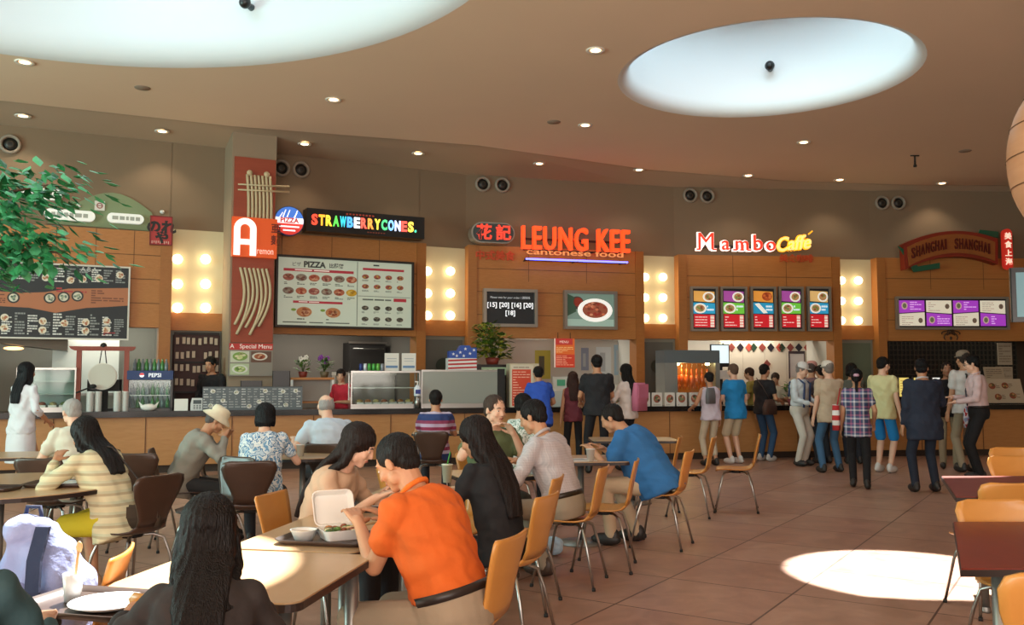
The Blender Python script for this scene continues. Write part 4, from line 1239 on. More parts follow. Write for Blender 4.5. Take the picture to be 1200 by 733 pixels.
# black cabinet with leafy plant
t = cthing('black_cabinet', 'tall black cabinet carrying the leafy bamboo plant', 'cabinet', 577, .75, 0)
w = 44 * mpp(577, .8)
mb = MB(); mb.bbox((-w / 2, 0, 0), (w / 2, .4, 1.69), M_black, .01); mb.build('cabinet_body', t)
mb = MB(); mb.box((-w * .3, -.01, 1.5), (w * .4, 0, 1.64), C('8FA886', .2)); 
for i in range(4): mb.box((-w * .25 + i * .1, -.013, 1.54), (-w * .25 + i * .1 + .06, -.01, 1.6), C('B8C8A8', .2))
mb.build('green_sticker', t)
t = cthing('potted_bamboo', 'bushy green and yellow leaved plant on the black cabinet', 'plant', 577, .95, 1.69)
mb = MB(); mb.lathe([(.001, 0), (.1, 0), (.13, .12), (.11, .12), (.1, .1), (.001, .1)], mat('8A3A2A', .5), 20); mb.build('pot', t)
mb = MB(); pts = []
for i in range(340):
    a = random.random() * 6.28; q = random.random() ** .5; zz = .14 + .62 * random.random(); cx = -.12 if i % 3 else .16
    rr = .2 if i % 3 else .16
    if i % 3 == 0: zz = .12 + .42 * random.random()
    pts.append((Vector((cx + rr * q * math.cos(a), rr * q * math.sin(a), zz)), Vector((math.cos(a), math.sin(a), random.uniform(-.6, .8)))))
leaves(mb, pts, .13, [mat('4A6A22', .5), mat('7A8A2A', .5), mat('33501E', .5), mat('9A9A34', .5)]); o = mb.build('foliage', t); o['kind'] = 'stuff'
mb = MB()
for i in range(8): mb.tube([(random.uniform(-.04, .04), 0, .1), (random.uniform(-.15, .15), random.uniform(-.06, .06), .4), (random.uniform(-.22, .22), random.uniform(-.1, .1), .7)], .008, mat('5A6A2A', .6), 6)
mb.build('stems', t)

# --- orange price stand and posters
t = cthing('price_stand', 'orange red price list stand with a cream side on the counter', 'price list', 612, .14)
k = mpp(612, .1); W, H = 27 * k, .72
mb = MB(); mb.box((-W / 2 - .02, .0, 0), (W / 2 + .1, .28, H + .03), mat('C9BCA0', .5, key='cream_box')); mb.build('stand_body', t)
f = Face(W, H, -.012, C('D8CDB8'), Matrix.Translation((-W / 2, 0, 0))); f.rect(.04, .03, .88, .9, C('C8442A', .1)); f.lines(.08, .06, .84, .87, 13, C('E8B8A0', .1), .3, lift=3); f.lines(.1, .92, .8, .98, 1, C('A89A88')); f.done('price_face', t)
mb = MB(); mb.M = Matrix.Identity(4)
t, W, H = board(BC, 649, 397, 673, 431, 'hanging_poster', 'orange and red striped price poster hanging over the register', 'poster', off=-.42)
f = Face(W, H, -.02, C('D86A2E', .3)); f.rect(0, .78, .9, 1, C('C03A34', .3)); f.rect(0, .0, 1, .45, C('C8402A', .3)); f.rect(0, 0, .06, 1, C('E8D8C8', .3), 3); f.text('MENU', H * .12, C('F0D8C8', .4), .48, .84); f.lines(.1, .06, .92, .42, 6, C('F0B898', .3), .3, lift=3); f.lines(.1, .5, .92, .72, 4, C('F0D090', .3), .3, lift=3)
f.done('poster_face', t)
mb = MB(); mb.cyl((W * .2, .0, H), (W * .2, .0, H + .12), .006, .006, M_blackm); mb.cyl((W * .8, .0, H), (W * .8, .0, H + .12), .006, .006, M_blackm); mb.build('hanging_wires', t)
x0 = BC.q(556, 430, .9)[0]; x1 = BC.q(737, 430, .9)[0]
t = BC.root('notice_wall', 'long white board of pinned notices behind the third stall', 'notice board', x0, .9, 1.3)
w = x1 - x0
mb = MB(); mb.box((0, 0, 0), (w, .05, .95), mat('C6C4BC', .5, key='white_board')); mb.box((0, .0, -1.3), (.05, .05, 0), M_steel); mb.box((w - .05, 0, -1.3), (w, .05, 0), M_steel); mb.build('board', t)
for a, b_, z0, z1, c, nm in ((.38, .48, .12, .72, 'B8B04A', 'yellow_notice'), (.68, .73, .3, .78, '8A94AA', 'blue_notice'), (.78, .88, .2, .8, 'D2DADC', 'pale_notice'), (.9, .96, .2, .85, '9AB4C4', 'long_notice')):
    mb = MB(); mb.box((w * a, -.008, z0), (w * b_, 0, z1), C(c)); mb.box((w * (a + .25 * (b_ - a)), -.012, z0 + .08), (w * (a + .6 * (b_ - a)), -.008, z1 - .12), C('5A5A4A' if c == 'B8B04A' else 'AEB6BA')); mb.build(nm, t)
t = cthing('cash_register', 'white cash register with a small green screen under the orange poster', 'cash register', 660, .3)
mb = MB(); mb.extr([(-.2, 0), (.2, 0), (.2, .12), (.16, .28), (-.16, .28), (-.2, .12)], 0, .3, mat('C9C6BC', .4)); mb.build('register_body', t)
mb = MB(); mb.bbox((-.17, .08, .30), (.17, .16, .52), mat('D4D2C8', .4), .01); mb.box((-.09, .074, .36), (.06, .08, .47), C('3E7A5A', .4)); mb.build('register_screen', t)
# counter fronts: menu photo cards in a row
for i, px in enumerate((722, 756, 770, 785, 799, 814, 829)):
    k = mpp(px, .1); W, H = 12.5 * k, .24
    t = cthing('menu_card', 'small white food photo card, ' + ['alone beside the pink backpack', 'first of the long row past the pink top', 'second of the long row', 'third of the long row', 'fourth of the long row', 'fifth of the long row by the lilac top', 'last of the row behind the lilac top'][i], 'menu card', px, .04, group='food photo cards on the counter')
    f = Face(W, H, 0, C('D8D4CA'), Matrix.Translation((-W / 2, 0, 0))); f.food(.5, .55, .34, .3, (C('A05A44'), C('C89A7A'), C('4A4A3A'), C('7A8A5A')), n=9); f.lines(.15, .05, .85, .14, 1, C('9A948A')); f.done('card_face', t)
# roast meat cabinet
t = cthing('roast_cabinet', 'heated glass cabinet of hanging roast ducks lit amber', 'roast cabinet', 812, .85)
w = 68 * mpp(812, .9)
mb = MB(); mb.box((-w / 2, .0, -.95), (w / 2, .5, .22), M_steel); mb.box((-w / 2, 0, .78), (w / 2, .5, 1.02), mat('6F7A80', .35, .5, key='steel_hood')); mb.box((-w / 2, 0, .22), (-w * .27, .5, .78), mat('9A9C98', .35, .6)); mb.box((w * .42, 0, .22), (w / 2, .5, .78), mat('9A9C98', .35, .6)); mb.box((-w * .27, .48, .22), (w * .42, .5, .78), mat('8A4A14', .5, emit=.5, key='glow_back')); mb.build('cabinet_body', t)
mb = MB(); mb.box((-w * .27, -.004, .22), (w * .42, .004, .78), M_thin); mb.build('front_glass', t)
M_duck = mat('B84E18', .25, emit=.25, noise=.4, nscale=12, key='roast_skin')
for i in range(7):
    mb = MB(); x = -w * .22 + i * w * .095; mb.ell((x, .22, .45), (.05, .06, .13), M_duck, 12); mb.ell((x, .22, .6), (.022, .025, .08), M_duck, 10); mb.tube([(x, .22, .68), (x + .01, .22, .74), (x - .01, .22, .78)], .004, M_steel, 5); mb.ell((x - .03, .2, .33), (.018, .02, .06), M_duck, 8); mb.ell((x + .03, .2, .33), (.018, .02, .06), M_duck, 8); o = mb.build('roast_duck', t)
mb = MB()
for s_ in (-.22, .33): mb.ell((w * s_, .15, .76), (.05, .05, .03), mat('FFE0A0', .3, emit=12), 10)
mb.build('heat_lamp', t)
l = bpy.data.lights.new('heat_lamp_light', 'POINT'); l.energy = 12; l.color = (1, .6, .22); l.shadow_soft_size = .05
lo = bpy.data.objects.new('heat_lamp_light', l); COL.objects.link(lo); p, a_ = onc(800, 1.0, 1.66); lo.location = p
t = BD.root('menu_screen', 'small bright white screen beside the roast cabinet', 'screen', BD.q(833, 430, -.1)[0], -.1, 1.42)
w = BD.q(855, 430, -.1)[0] - BD.q(833, 430, -.1)[0]
mb = MB(); mb.box((0, 0, .25), (w, .05, .72), M_blackm); mb.box((.15, 0, -1.42), (.25, .05, .25), M_blackm); mb.box((0,-.02,0),(w,.04,.18), M_white); mb.build('screen_housing', t); mb = MB(); mb.box((.02, -.008, .33), (w - .02, 0, .70), C('CFE0E4', 1.0)); mb.build('screen_face', t)
# tiled cream kitchen wall with diamond tiles
x0 = BD.q(845, 430, 1.2)[0]; x1 = BD.q(972, 430, 1.2)[0]; w = x1 - x0
t = BD.root('tiled_partition', 'cream tiled kitchen wall with a border of red and black diamond tiles', 'partition', x0, 1.2, 0)
mb = MB(); mb.box((0, 0, 0), (w, .08, 2.3), mat('CFC6B4', .4, key='cream_tiles'))
dc = [mat('1F3A2C', .4), mat('7A3A34', .4), mat('23202A', .4), mat('A8483A', .4)]
for g, (xx, n) in enumerate(((.02, 4), (.30, 4), (.56, 4), (.82, 2))):
    for i in range(n):
        x = w * xx + i * .2; mb.extr([(x - .085, 2.12), (x, 2.02), (x + .085, 2.12), (x, 2.22)], -.012, 0, dc[i % 4])
for x, z, c in ((w * .42, 1.75, 1), (w * .86 + .2, 1.88, 2), (w * .7, 1.8, 2)): mb.extr([(x - .085, z), (x, z - .1), (x + .085, z), (x, z + .1)], -.012, 0, dc[c])
for i in range(1, 5): mb.box((w * i / 5 - .003, -.003, 0), (w * i / 5 + .003, 0, 2.0), mat('A89E8C', .6))
mb.build('tiled_face', t)
mb = MB(); mb.box((w * .63, -.02, 1.45), (w * .76, 0, 2.0), C('B8B2B0')); mb.box((w * .62, -.024, 1.98), (w * .77, 0, 2.04), C('3A2A30')); mb.box((w * .62, -.024, 1.42), (w * .63, 0, 2.0), C('3A2A30')); mb.box((w * .76, -.024, 1.42), (w * .77, 0, 2.0), C('3A2A30')); mb.build('framed_licence', t)
mb = MB(); mb.box((w * .84, -.02, 1.6), (w * .95, 0, 1.88), C('A8823E')); mb.build('amber_notice', t)
mb = MB(); mb.box((w * .28, -.45, 2.32), (w * .74, -.3, 2.42), mat('B8A898', .4)); mb.build('light_fitting', t)
# flower vase and drink on that counter
small_plant('bouquet', 'small green leafy bouquet on the counter between queueing customers', 928, .5, .95, .3, .22, None, '8A3A44', 60, .1)
# last stall: lattice wall, lit drink fridges, price boards
x0 = BE.q(1038, 430, 1.0)[0]; x1 = BE.q(1192, 430, 1.0)[0]; w = x1 - x0
t = BE.root('lattice_screen', 'dark wooden lattice screen across the last kitchen', 'screen', x0, 1.0, 0)
mb = MB(); mb.box((0, .03, 0), (w, .06, 2.3), mat('17140E', .7)); M_lat = mat('3A3226', .6)
for i in range(33): mb.box((w * i / 32 - .012, 0, 1.5), (w * i / 32 + .012, .03, 2.3), M_lat)
for i in range(8): mb.box((0, -.005, 1.5 + i * .11), (w, .0, 1.525 + i * .11), M_lat)
mb.build('lattice', t)
for px, w_, lb in ((1060, 13, 'glowing yellow menu panel behind the yellow shirt customer'), (1075, 8, 'narrow glowing yellow menu panel beside the wider one'), (1098, 10, 'small glowing white panel beside the dark suit')):
    k = mpp(px, .6); t = cthing('lit_panel', lb, 'light box', px, .6); mb = MB(); mb.box((-w_ * k / 2, 0, .12), (w_ * k / 2, .05, .52), M_black); mb.box((-.03, .02, 0), (.03, .05, .12), M_black); mb.box((-.1, 0, 0), (.1, .08, .01), M_black); mb.build('panel_case', t)
    f = Face(w_ * k - .02, .36, -.006, C('D8C068' if px < 1090 else 'E0E0DA', .9), Matrix.Translation((-w_ * k / 2 + .01, 0, .14))); f.lines(.1, .1, .9, .9, 6, C('A89040', .6), .3); f.done('panel_face', t)
for (a, b_, c, d, off, lb) in ((1168, 402, 1185, 428, .9, 'upper cream price sheet on the lattice by the frame edge'), (1166, 430, 1186, 448, .8, 'lower cream price sheet on the lattice by the frame edge')):
    t, W, H = board(BE, a, b_, b_ and c, d, 'price_sheet', lb, 'price sheet', off=.98)
    f = Face(W, H, -.015, C('B8A48C')); f.lines(.1, .1, .9, .9, 7, C('7A6650'), .3); f.done('sheet_face', t)
t = cthing('menu_easel', 'large tilted cream menu board with food photos at the end of the counter', 'menu board', 1180, .3)
f = Face(.75, .48, 0, C('B8A890'), Matrix.Translation((-.37, 0, .02)) @ Matrix.Rotation(R(-18), 4, 'X'))
for x, z in ((.2, .7), (.55, .72), (.3, .25), (.7, .3)): f.food(x, z, .09, .13, (C('8A4A34'), C('B88A5A'), C('5A5A34')), n=7); f.lines(x + .1, z - .1, x + .2, z + .1, 3, C('7A6A58'), .4)
f.done('board_face', t)
mb = MB(); mb.add([(-.3, .14, .0), (.3, .14, 0), (.3, .16, .4), (-.3, .16, .4), (-.3, .22, 0), (.3, .22, 0)], [(0, 1, 2, 3), (5, 4, 3, 2), (0, 3, 4), (1, 5, 2), (0, 4, 5, 1)], M_blackm); mb.build('easel_back', t)
t = cthing('menu_easel', 'small cream card board standing behind the tilted cream menu board', 'menu board', 1168, .62)
f = Face(.4, .3, 0, C('A8967E'), Matrix.Translation((-.2, 0, .42)) @ Matrix.Rotation(R(-15), 4, 'X')); f.lines(.1, .1, .9, .9, 6, C('6A5A48'), .3); f.done('board_face', t)
mb = MB(); mb.box((-.02, .05, 0), (.02, .09, .5), M_blackm); mb.bbox((-.1, 0, 0), (.1, .14, .015), M_blackm); mb.build('easel_stand', t)

# ================================================================== ceiling fittings, lantern, tree
def hang_spot(px, py, c, label):
    d = ray(px, py); best = None
    # far side of the well
    for k_ in range(400, 2400):
        p = Vector((0, 0, CAMZ)) + d * (k_ * .01)
        if (p.x - c[0]) ** 2 + (p.y - c[1]) ** 2 < (c[2] - .16) ** 2 and p.z > CEIL + .1: best = p.copy()
        elif best is not None: break
    if best is None: return
    out = Vector((best.x - c[0], best.y - c[1], 0)).normalized()
    t = thing('well_camera', label, 'camera', best, math.atan2(out.y, out.x) - PI / 2)
    mb = MB(); mb.ell((0, 0, 0), .075, M_black, 16); mb.build('dome', t)
    mb = MB(); mb.cyl((0, 0, -.0), (0, .22, 0), .03, .05, mat('3A4A50', .4)); mb.build('mount_arm', t)
hang_spot(902, 77, SKY1, 'small black dome camera inside the smaller round skylight')
hang_spot(287, 3, SKY2, 'small black dome camera inside the big round skylight')
p = at_z(1072, 182, CEIL)
t = thing('ceiling_bracket', 'small dark rod hanging from the ceiling near the wooden lantern', 'bracket', p)
mb = MB(); mb.cyl((-.08, 0, -.01), (.08, 0, -.01), .012, .012, M_blackm); mb.cyl((0, 0, 0), (0, 0, -.18), .014, .02, M_blackm); mb.cyl((0, 0, -.18), (0, 0, -.22), .03, .03, M_blackm); mb.build('rod', t)
v0 = None
for px, py, lb in ((649, 143, 'grey ceiling speaker disc near the smaller skylight rim'), (167, 103, 'grey ceiling speaker disc near the big skylight rim'), (1131, 177, 'grey ceiling speaker disc beside the hanging rod')):
    p = at_z(px, py, CEIL)
    if v0 is None:
        v0 = thing('ceiling_speaker', lb, 'speaker', p); mb = MB(); mb.lathe([(.0001, -.012), (.1, -.01), (.11, 0)], mat('8E7F70', .8), 24); mb.build('grille_disc', v0)
    else:
        o = copy_tree(v0); o.location = p; o['label'] = lb

# wooden lantern
t = thing('wooden_lantern', 'large rounded wooden slatted lantern hanging at the frame edge', 'lantern', (4.02, 6.0, 3.0))
prof = []
for k_ in range(25):
    a = -PI / 2 + PI * k_ / 24; prof.append((.02 + .56 * math.cos(a) ** .75 if 0 < k_ < 24 else .02, .62 * math.sin(a)))
mb = MB(); mb.lathe(prof, wood('D8A078', 'C88A60', .4, (1, 1, 10), 'lantern_wood'), 48); mb.build('shade', t)
mb = MB()
for zz in (-.42, -.2, .0, .22, .42):
    r_ = .02 + .56 * math.cos(math.asin(zz / .62)) ** .75
    mb.lathe([(r_ + .004, zz - .004), (r_ + .006, zz), (r_ + .004, zz + .004)], M_seam, 48)
mb.build('seam_rings', t)
mb = MB(); mb.cyl((0, 0, .6), (0, 0, 2.55), .02, .02, M_blackm); mb.build('hanging_rod', t)
# dark edge of a wall screen seen at the frame edge
# ficus tree whose branch enters the view
random.seed(11)
t = thing('ficus_tree', 'leafy green indoor tree reaching in beside the chalk menu', 'tree', (-5.4, 6.2, 0))
mb = MB(); mb.lathe([(.001, 0), (.28, 0), (.36, .5), (.33, .5), (.3, .44), (.001, .44)], mat('5A4A3E', .7), 28); mb.build('planter', t)
mb = MB(); bk = mat('6A5240', .8, noise=.3, nscale=10, key='bark')
mb.tube([(0, 0, .4), (.05, 0, 1.0), (.0, .05, 1.6), (.1, 0, 2.2), (.2, 0, 2.6)], [.07, .06, .05, .045, .03], bk, 10)
tips = []
clumps = [(.95, .0, 2.95), (1.35, .05, 2.93), (1.75, -.05, 2.85), (2.15, .0, 2.83), (1.6, .1, 2.55), (2.0, 0, 2.42), (1.3, 0, 2.3), (1.75, -.1, 2.32), (2.2, .05, 2.36), (1.5, .1, 2.25), (1.2, .0, 2.65), (1.55, .0, 2.78), (1.9, .0, 2.68),
          (.3, .3, 2.9), (-.4, .2, 2.7), (.0, -.4, 2.6), (.5, -.2, 2.4), (-.6, -.2, 2.3), (.1, .5, 2.4), (-.2, 0, 3.1)]
for c in clumps:
    c = Vector(c); s0 = Vector((.15, 0, 2.3 + random.uniform(-.3, .2)))
    mid = (s0 + c) / 2 + Vector((0, 0, .12)); mb.tube([s0, mid, c, c + Vector((.12, 0, -.08))], [.018, .012, .007, .003], bk, 6)
mb.build('trunk_and_branches', t)
mb = MB(); lf = [mat('2E8A52', .4, key='ficus_a'), mat('3FA468', .4, key='ficus_b'), mat('1F6A3C', .4, key='ficus_c'), mat('5CBF88', .35, key='ficus_d')]
pts = []
for c in clumps:
    c = Vector(c)
    for i in range(105):
        q = Vector((random.gauss(0, .17), random.gauss(0, .16), random.gauss(0, .085)))
        pts.append((c + q, Vector((q.x * 3 + .35, q.y * 3 + random.uniform(-.8, .8), random.uniform(-.9, .1)))))
leaves(mb, pts, .105, lf); o = mb.build('foliage', t); o['kind'] = 'stuff'
random.seed(21)
# ================================================================== chairs and tables
M_ply = wood('CF9248', 'B87A36', .38, (1.5, 8, 1.2), 'orange_plywood', .2)
M_plyd = wood('4A3428', '38261D', .35, (1.5, 8, 1.2), 'dark_plywood', .2)
M_leg = mat('B4B2AE', .3, 1.0, key='leg_chrome')
PROF = [(.215, .435), (.20, .447), (.10, .456), (.0, .452), (-.09, .452), (-.155, .465), (-.19, .50), (-.207, .55), (-.22, .62), (-.237, .70), (-.256, .78), (-.268, .825), (-.271, .84)]
WL = [.14, .178, .195, .198, .19, .175, .16, .152, .155, .165, .176, .178, .165]
WD = [.14, .178, .20, .205, .19, .15, .122, .12, .145, .185, .21, .195, .14]
WR = [.15, .185, .205, .21, .20, .17, .15, .15, .17, .2, .215, .195, .14]
def shell(rows, W, m, th=.011):
    mb = MB(); nx = 10; vs = []; fs = []
    for r in rows:
        y, z = PROF[r]; w = W[r]
        y2, z2 = PROF[min(r + 1, len(PROF) - 1)]; y1, z1 = PROF[max(r - 1, 0)]
        t = Vector((0, y2 - y1, z2 - z1)).normalized(); nrm = Vector((0, t.z, -t.y))  # in front/up side
        if nrm.z < 0 and r < 5: nrm = -nrm
        if r >= 5 and nrm.y < 0: nrm = -nrm
        for k in range(nx + 1):
            u = -1 + 2 * k / nx
            cv = .018 * u * u
            p = Vector((w * u, y, z)) + nrm * cv
            vs += [p, p - nrm * th]
    N = 2 * (nx + 1); n = len(rows)
    for i in range(n - 1):
        for k in range(nx):
            a = i * N + 2 * k
            fs += [(a, a + 2, a + N + 2, a + N), (a + 1, a + N + 1, a + N + 3, a + 3)]
        fs += [(i * N, i * N + N, i * N + N + 1, i * N + 1), (i * N + N - 2, i * N + N - 1, i * N + 2 * N - 1, i * N + 2 * N - 2)]
    for k in range(nx):
        fs += [(2 * k, 2 * k + 1, 2 * k + 3, 2 * k + 2)]; b = (n - 1) * N + 2 * k; fs += [(b, b + 2, b + 3, b + 1)]
    mb.add(vs, fs, m, True)
    return mb
def chair_proto(m, W, label, name='cafe_chair'):
    t = thing(name, label, 'chair')
    shell(range(0, 7), W, m).build('seat', t)
    shell(range(6, 13), W, m).build('backrest', t)
    mb = MB(); mb.lathe([(.001, .415), (.07, .415), (.075, .44), (.001, .445)], M_blackm, 16); mb.build('hub', t)
    for sx in (-1, 1):
        for sy in (-1, 1):
            mb = MB(); mb.tube([(sx * .02, sy * .03, .425), (sx * .10, sy * .09, .428), (sx * .15, sy * .135, .40), (sx * .175, sy * .165, .30), (sx * .215, sy * .225, .012)], .010, M_leg, 8); l = mb.build('leg', t)
            mb = MB(); mb.cyl((sx * .2155, sy * .226, 0), (sx * .2145, sy * .224, .022), .014, .013, M_blackm, 8); mb.build('foot_cap', l)
    return t
PROTO = {}
def chair(kind, x, y, rot, label, group=None):
    if kind not in PROTO:
        m, W = {'L': (M_ply, WL), 'D': (M_plyd, WD), 'R': (M_ply, WR)}[kind]
        t = chair_proto(m, W, label); PROTO[kind] = t
    else: t = copy_tree(PROTO[kind])
    t.location = (x, y, 0); t.rotation_euler = (0, 0, R(rot)); t['label'] = label
    if group: t['group'] = group
    return t

M_lam = wood('C2A27C', 'B6946C', .3, (3, 3, 3), 'table_laminate', .3)
M_lamr = wood('802E1C', '6A2414', .4, (3, 1, 3), 'red_laminate', .1)
M_edge = mat('2E2320', .4, key='table_edge')
M_post = mat('8F8D88', .4, .7, key='table_post')
def table(name, label, x, y, rot, pts, legs, m=M_lam, z=.75, pedestal=False):
    t = thing(name, label, 'table', (x, y, 0), R(rot))
    n = len(pts); c = Vector((sum(p[0] for p in pts) / n, sum(p[1] for p in pts) / n))
    mb = MB(); mb.prism([((px - c.x) * .992 + c.x, (py - c.y) * .992 + c.y) for px, py in pts], z - .006, z, m); mb.build('tabletop', t)
    mb = MB(); mb.prism(pts, z - .032, z - .006, M_edge); mb.build('edge_band', t)
    for lx, ly in legs:
        mb = MB(); mb.cyl((lx, ly, .015), (lx, ly, z - .035), .028, .028, M_post, 16)
        mb.lathe([(.001, 0), (.22 if pedestal else .035, 0), (.22 if pedestal else .035, .012), (.04 if pedestal else .03, .035)], M_post, 24, Matrix.Translation((lx, ly, 0)))
        mb.build('leg', t)
    return t
def rrect(w, d, r=.06, n=5):
    pts = []
    for cx, cy, a0 in ((w / 2 - r, d / 2 - r, 0), (-w / 2 + r, d / 2 - r, 90), (-w / 2 + r, -d / 2 + r, 180), (w / 2 - r, -d / 2 + r, 270)):
        for k in range(n + 1):
            a = R(a0 + 90 * k / n); pts.append((cx + r * math.cos(a), cy + r * math.sin(a)))
    return pts
def l4(w, d, i=.08): return [(sx * (w / 2 - i), sy * (d / 2 - i)) for sx in (-1, 1) for sy in (-1, 1)]

# table run of the orange shirt man
table('cafe_table', 'light wood table with sunlit patch, nearest the dark haired woman', -1.02, 3.47, -10, rrect(.78, .82), l4(.78, .82))
table('cafe_table', 'light wood table with the open white food box, before the orange shirt man', -.86, 4.42, -10, rrect(.60, 1.06), l4(.60, 1.06))
table('cafe_table', 'light wood table left of the black top woman', -.62, 5.60, -8, rrect(.60, 1.1), l4(.60, 1.1))
table('cafe_table', 'light wood table in the lower corner with the tray and backpack', -1.85, 2.62, -8, rrect(.8, .7), l4(.8, .7))
table('round_table', 'big round light wood table of the striped cardigan woman', -3.5, 6.2, 0, [(.80 * math.cos(i * PI / 24), .80 * math.sin(i * PI / 24)) for i in range(48)], [(0, 0)], pedestal=True)
table('round_table', 'small round light wood table between floral blouse woman and pale blue shirt man', -1.98, 8.55, 0, [(.45 * math.cos(i * PI / 20), .45 * math.sin(i * PI / 20)) for i in range(40)], [(0, 0)], pedestal=True)
table('cafe_table', 'light table between the checked shirt man and the green shirt man', -.18, 6.95, 20, rrect(.6, .6), [(0, 0)], pedestal=True)
table('cafe_table', 'light table the blue T-shirt man leans on', .62, 8.15, 8, rrect(.75, .7), [(0, 0)], pedestal=True)
table('cafe_table', 'empty light table behind the blue T-shirt man', 1.42, 10.65, 0, rrect(1.0, .62), [(0, 0)], pedestal=True)
table('cafe_table', 'light table of the old man in the cream shirt', -4.45, 8.6, 10, rrect(1.2, .7), l4(1.2, .7))
table('cafe_table', 'light table in front of the purple striped shirt diner', -.6, 11.9, 0, rrect(1.4, .6), l4(1.4, .6))
# red tables at the side
table('red_table', 'glossy dark red slanted table, the larger one beside the sun patch', 0, 0, 0, [(1.74, 3.54), (3.1, 3.54), (3.4, 4.66), (2.26, 4.66)], [(2.0, 3.75), (3.0, 3.75), (3.2, 4.5), (2.4, 4.5)], M_lamr)
table('red_table', 'dark red table behind, with the bright corner between wooden chairs', 0, 0, 0, [(2.74, 5.6), (4.2, 5.6), (4.4, 6.75), (3.2, 6.75)], [(3.0, 5.8), (4.1, 5.8), (4.2, 6.6), (3.4, 6.6)], M_lamr)

# light wood chairs (seat centre, heading)
CH = [
 ('L', .33, 4.02 - .02, 78, 'None'),
]
chair('L', -.24, 3.86, 68, 'orange wood chair under the orange shirt man', None)
chair('L', -.04, 5.12, 66, 'orange wood chair of the black top woman', None)
chair('L', .42, 6.62, 72, 'orange wood chair under the checked shirt man', None)
chair('L', .72, 7.12, 78, 'empty orange wood chair between the checked shirt man and the blue T-shirt man', None)
chair('L', 1.32, 8.02, 66, 'orange wood chair under the blue T-shirt man', None)
chair('L', 1.92, 9.75, 70, 'empty orange wood chair next behind the blue T-shirt man', None)
chair('L', 2.5, 10.1, 76, 'empty orange wood chair standing out furthest towards the serving counter', None)
chair('L', 1.55, 9.75, 75, 'empty orange wood chair half hidden by the blue T-shirt man', None)
chair('L', .05, 5.95, 75, 'orange wood chair between the black top woman and the checked shirt man', None)
chair('L', -1.10, 5.02, -104, 'orange wood chair under the beige top woman', None)
chair('L', -.72, 6.75, -25, 'orange wood chair standing behind the orange shirt man', None)
chair('L', -.30, 6.25, 150, 'orange wood chair with its back beside the black top woman', None)
chair('L', -1.05, 2.85, 0, 'orange wood seat under the sunlit table', None).location = (-.98, 3.02, 0)
chair('L', -.80, 2.4, 12, 'orange wood chair under the dark haired woman in brown', None)
chair('L', -1.72, 3.38, 100, 'orange wood chair carrying the blue and white backpack', None)
chair('L', -1.42, 2.18, 8, 'orange wood chair of the teal top diner at the frame edge', None)
chair('L', -.2, 7.55, -150, 'orange wood chair under the green shirt man', None)
chair('L', .05, 9.2, -100, 'orange wood chair under the patterned shirt diner', None)
chair('D', -2.56, 6.12, 64, 'dark brown chair under the striped cardigan woman', None)
chair('D', -2.35, 7.1, 150, 'teal black chair right behind the striped cardigan woman', None)
chair('D', -3.75, 7.45, -5, 'wide dark brown chair behind the big round table', None)
chair('D', -3.2, 7.9, 0, 'dark chair with its top showing right of the cream shirt man', None)
chair('D', -2.08, 7.2, 14, 'large dark brown chair backing the floral blouse woman', None)
chair('D', -2.98, 8.15, -75, 'dark chair behind the bucket hat person', None)
chair('D', -2.95, 9.2, -60, 'dark chair half hidden beyond the bucket hat person', None)
chair('D', -1.95, 9.45, 200, 'dark chair across the small round table', None)
chair('D', -1.78, 8.95, -10, 'dark chair under the pale blue shirt man', None)
chair('D', -.95, 10.85, 0, 'dark chair under the purple striped shirt diner', None)
chair('D', -3.85, 8.1, 60, 'dark chair under the old man in the cream shirt', None)
chair('R', 1.84, 3.30, 0, 'wooden chair tucked at the near side of the larger red table', None)
chair('R', 2.56, 4.56, 180, 'wide wooden chair back just behind the larger red table', None)
chair('R', 3.08, 5.82, 0, 'wooden chair back touching the far red table, second from the near one', None)
chair('R', 4.1, 7.15, 180, 'bright orange wooden chair behind the far red table', None)
chair('R', 4.55, 8.0, 175, 'orange wooden chair furthest behind at the frame edge', None)
# ================================================================== people
import numpy as np
def remesh(mb, vox, smooth=3, m=None, fn=None):
    """one continuous smooth skin over all the overlapping shapes in mb"""
    o = mb.build('tmp')
    md = o.modifiers.new('r', 'REMESH'); md.mode = 'VOXEL'; md.voxel_size = vox; md.use_smooth_shade = True
    if smooth:
        sm = o.modifiers.new('s', 'SMOOTH'); sm.factor = .5; sm.iterations = smooth
    me = baked(o)
    if fn:
        n_ = len(me.vertices); co = np.empty(n_ * 3, 'f'); nn = np.empty(n_ * 3, 'f')
        me.vertices.foreach_get('co', co); me.vertex_normals.foreach_get('vector', nn)
        me.vertices.foreach_set('co', (fn(co.reshape(-1, 3), nn.reshape(-1, 3))).astype('f').ravel()); me.update()
    me.materials.clear(); me.materials.append(m)
    me.polygons.foreach_set('material_index', [0] * len(me.polygons))
    me.polygons.foreach_set('use_smooth', [True] * len(me.polygons))
    return me
def mesh_obj(me, name, parent):
    me.name = name
    o = bpy.data.objects.new(name, me); COL.objects.link(o); o.parent = parent
    return o
def capsule(mb, A, B, ra, rb, m, n=12):
    A, B = Vector(A), Vector(B); d = B - A
    if d.length < 1e-5: mb.ell(A, ra, m, n); return
    d.normalize()
    pts = [A - d * ra * .95, A - d * ra * .7, A - d * ra * .3, A, B, B + d * rb * .3, B + d * rb * .7, B + d * rb * .95]
    rs = [ra * .2, ra * .7, ra * .95, ra, rb, rb * .95, rb * .7, rb * .2]
    mb.tube(pts, rs, m, n)
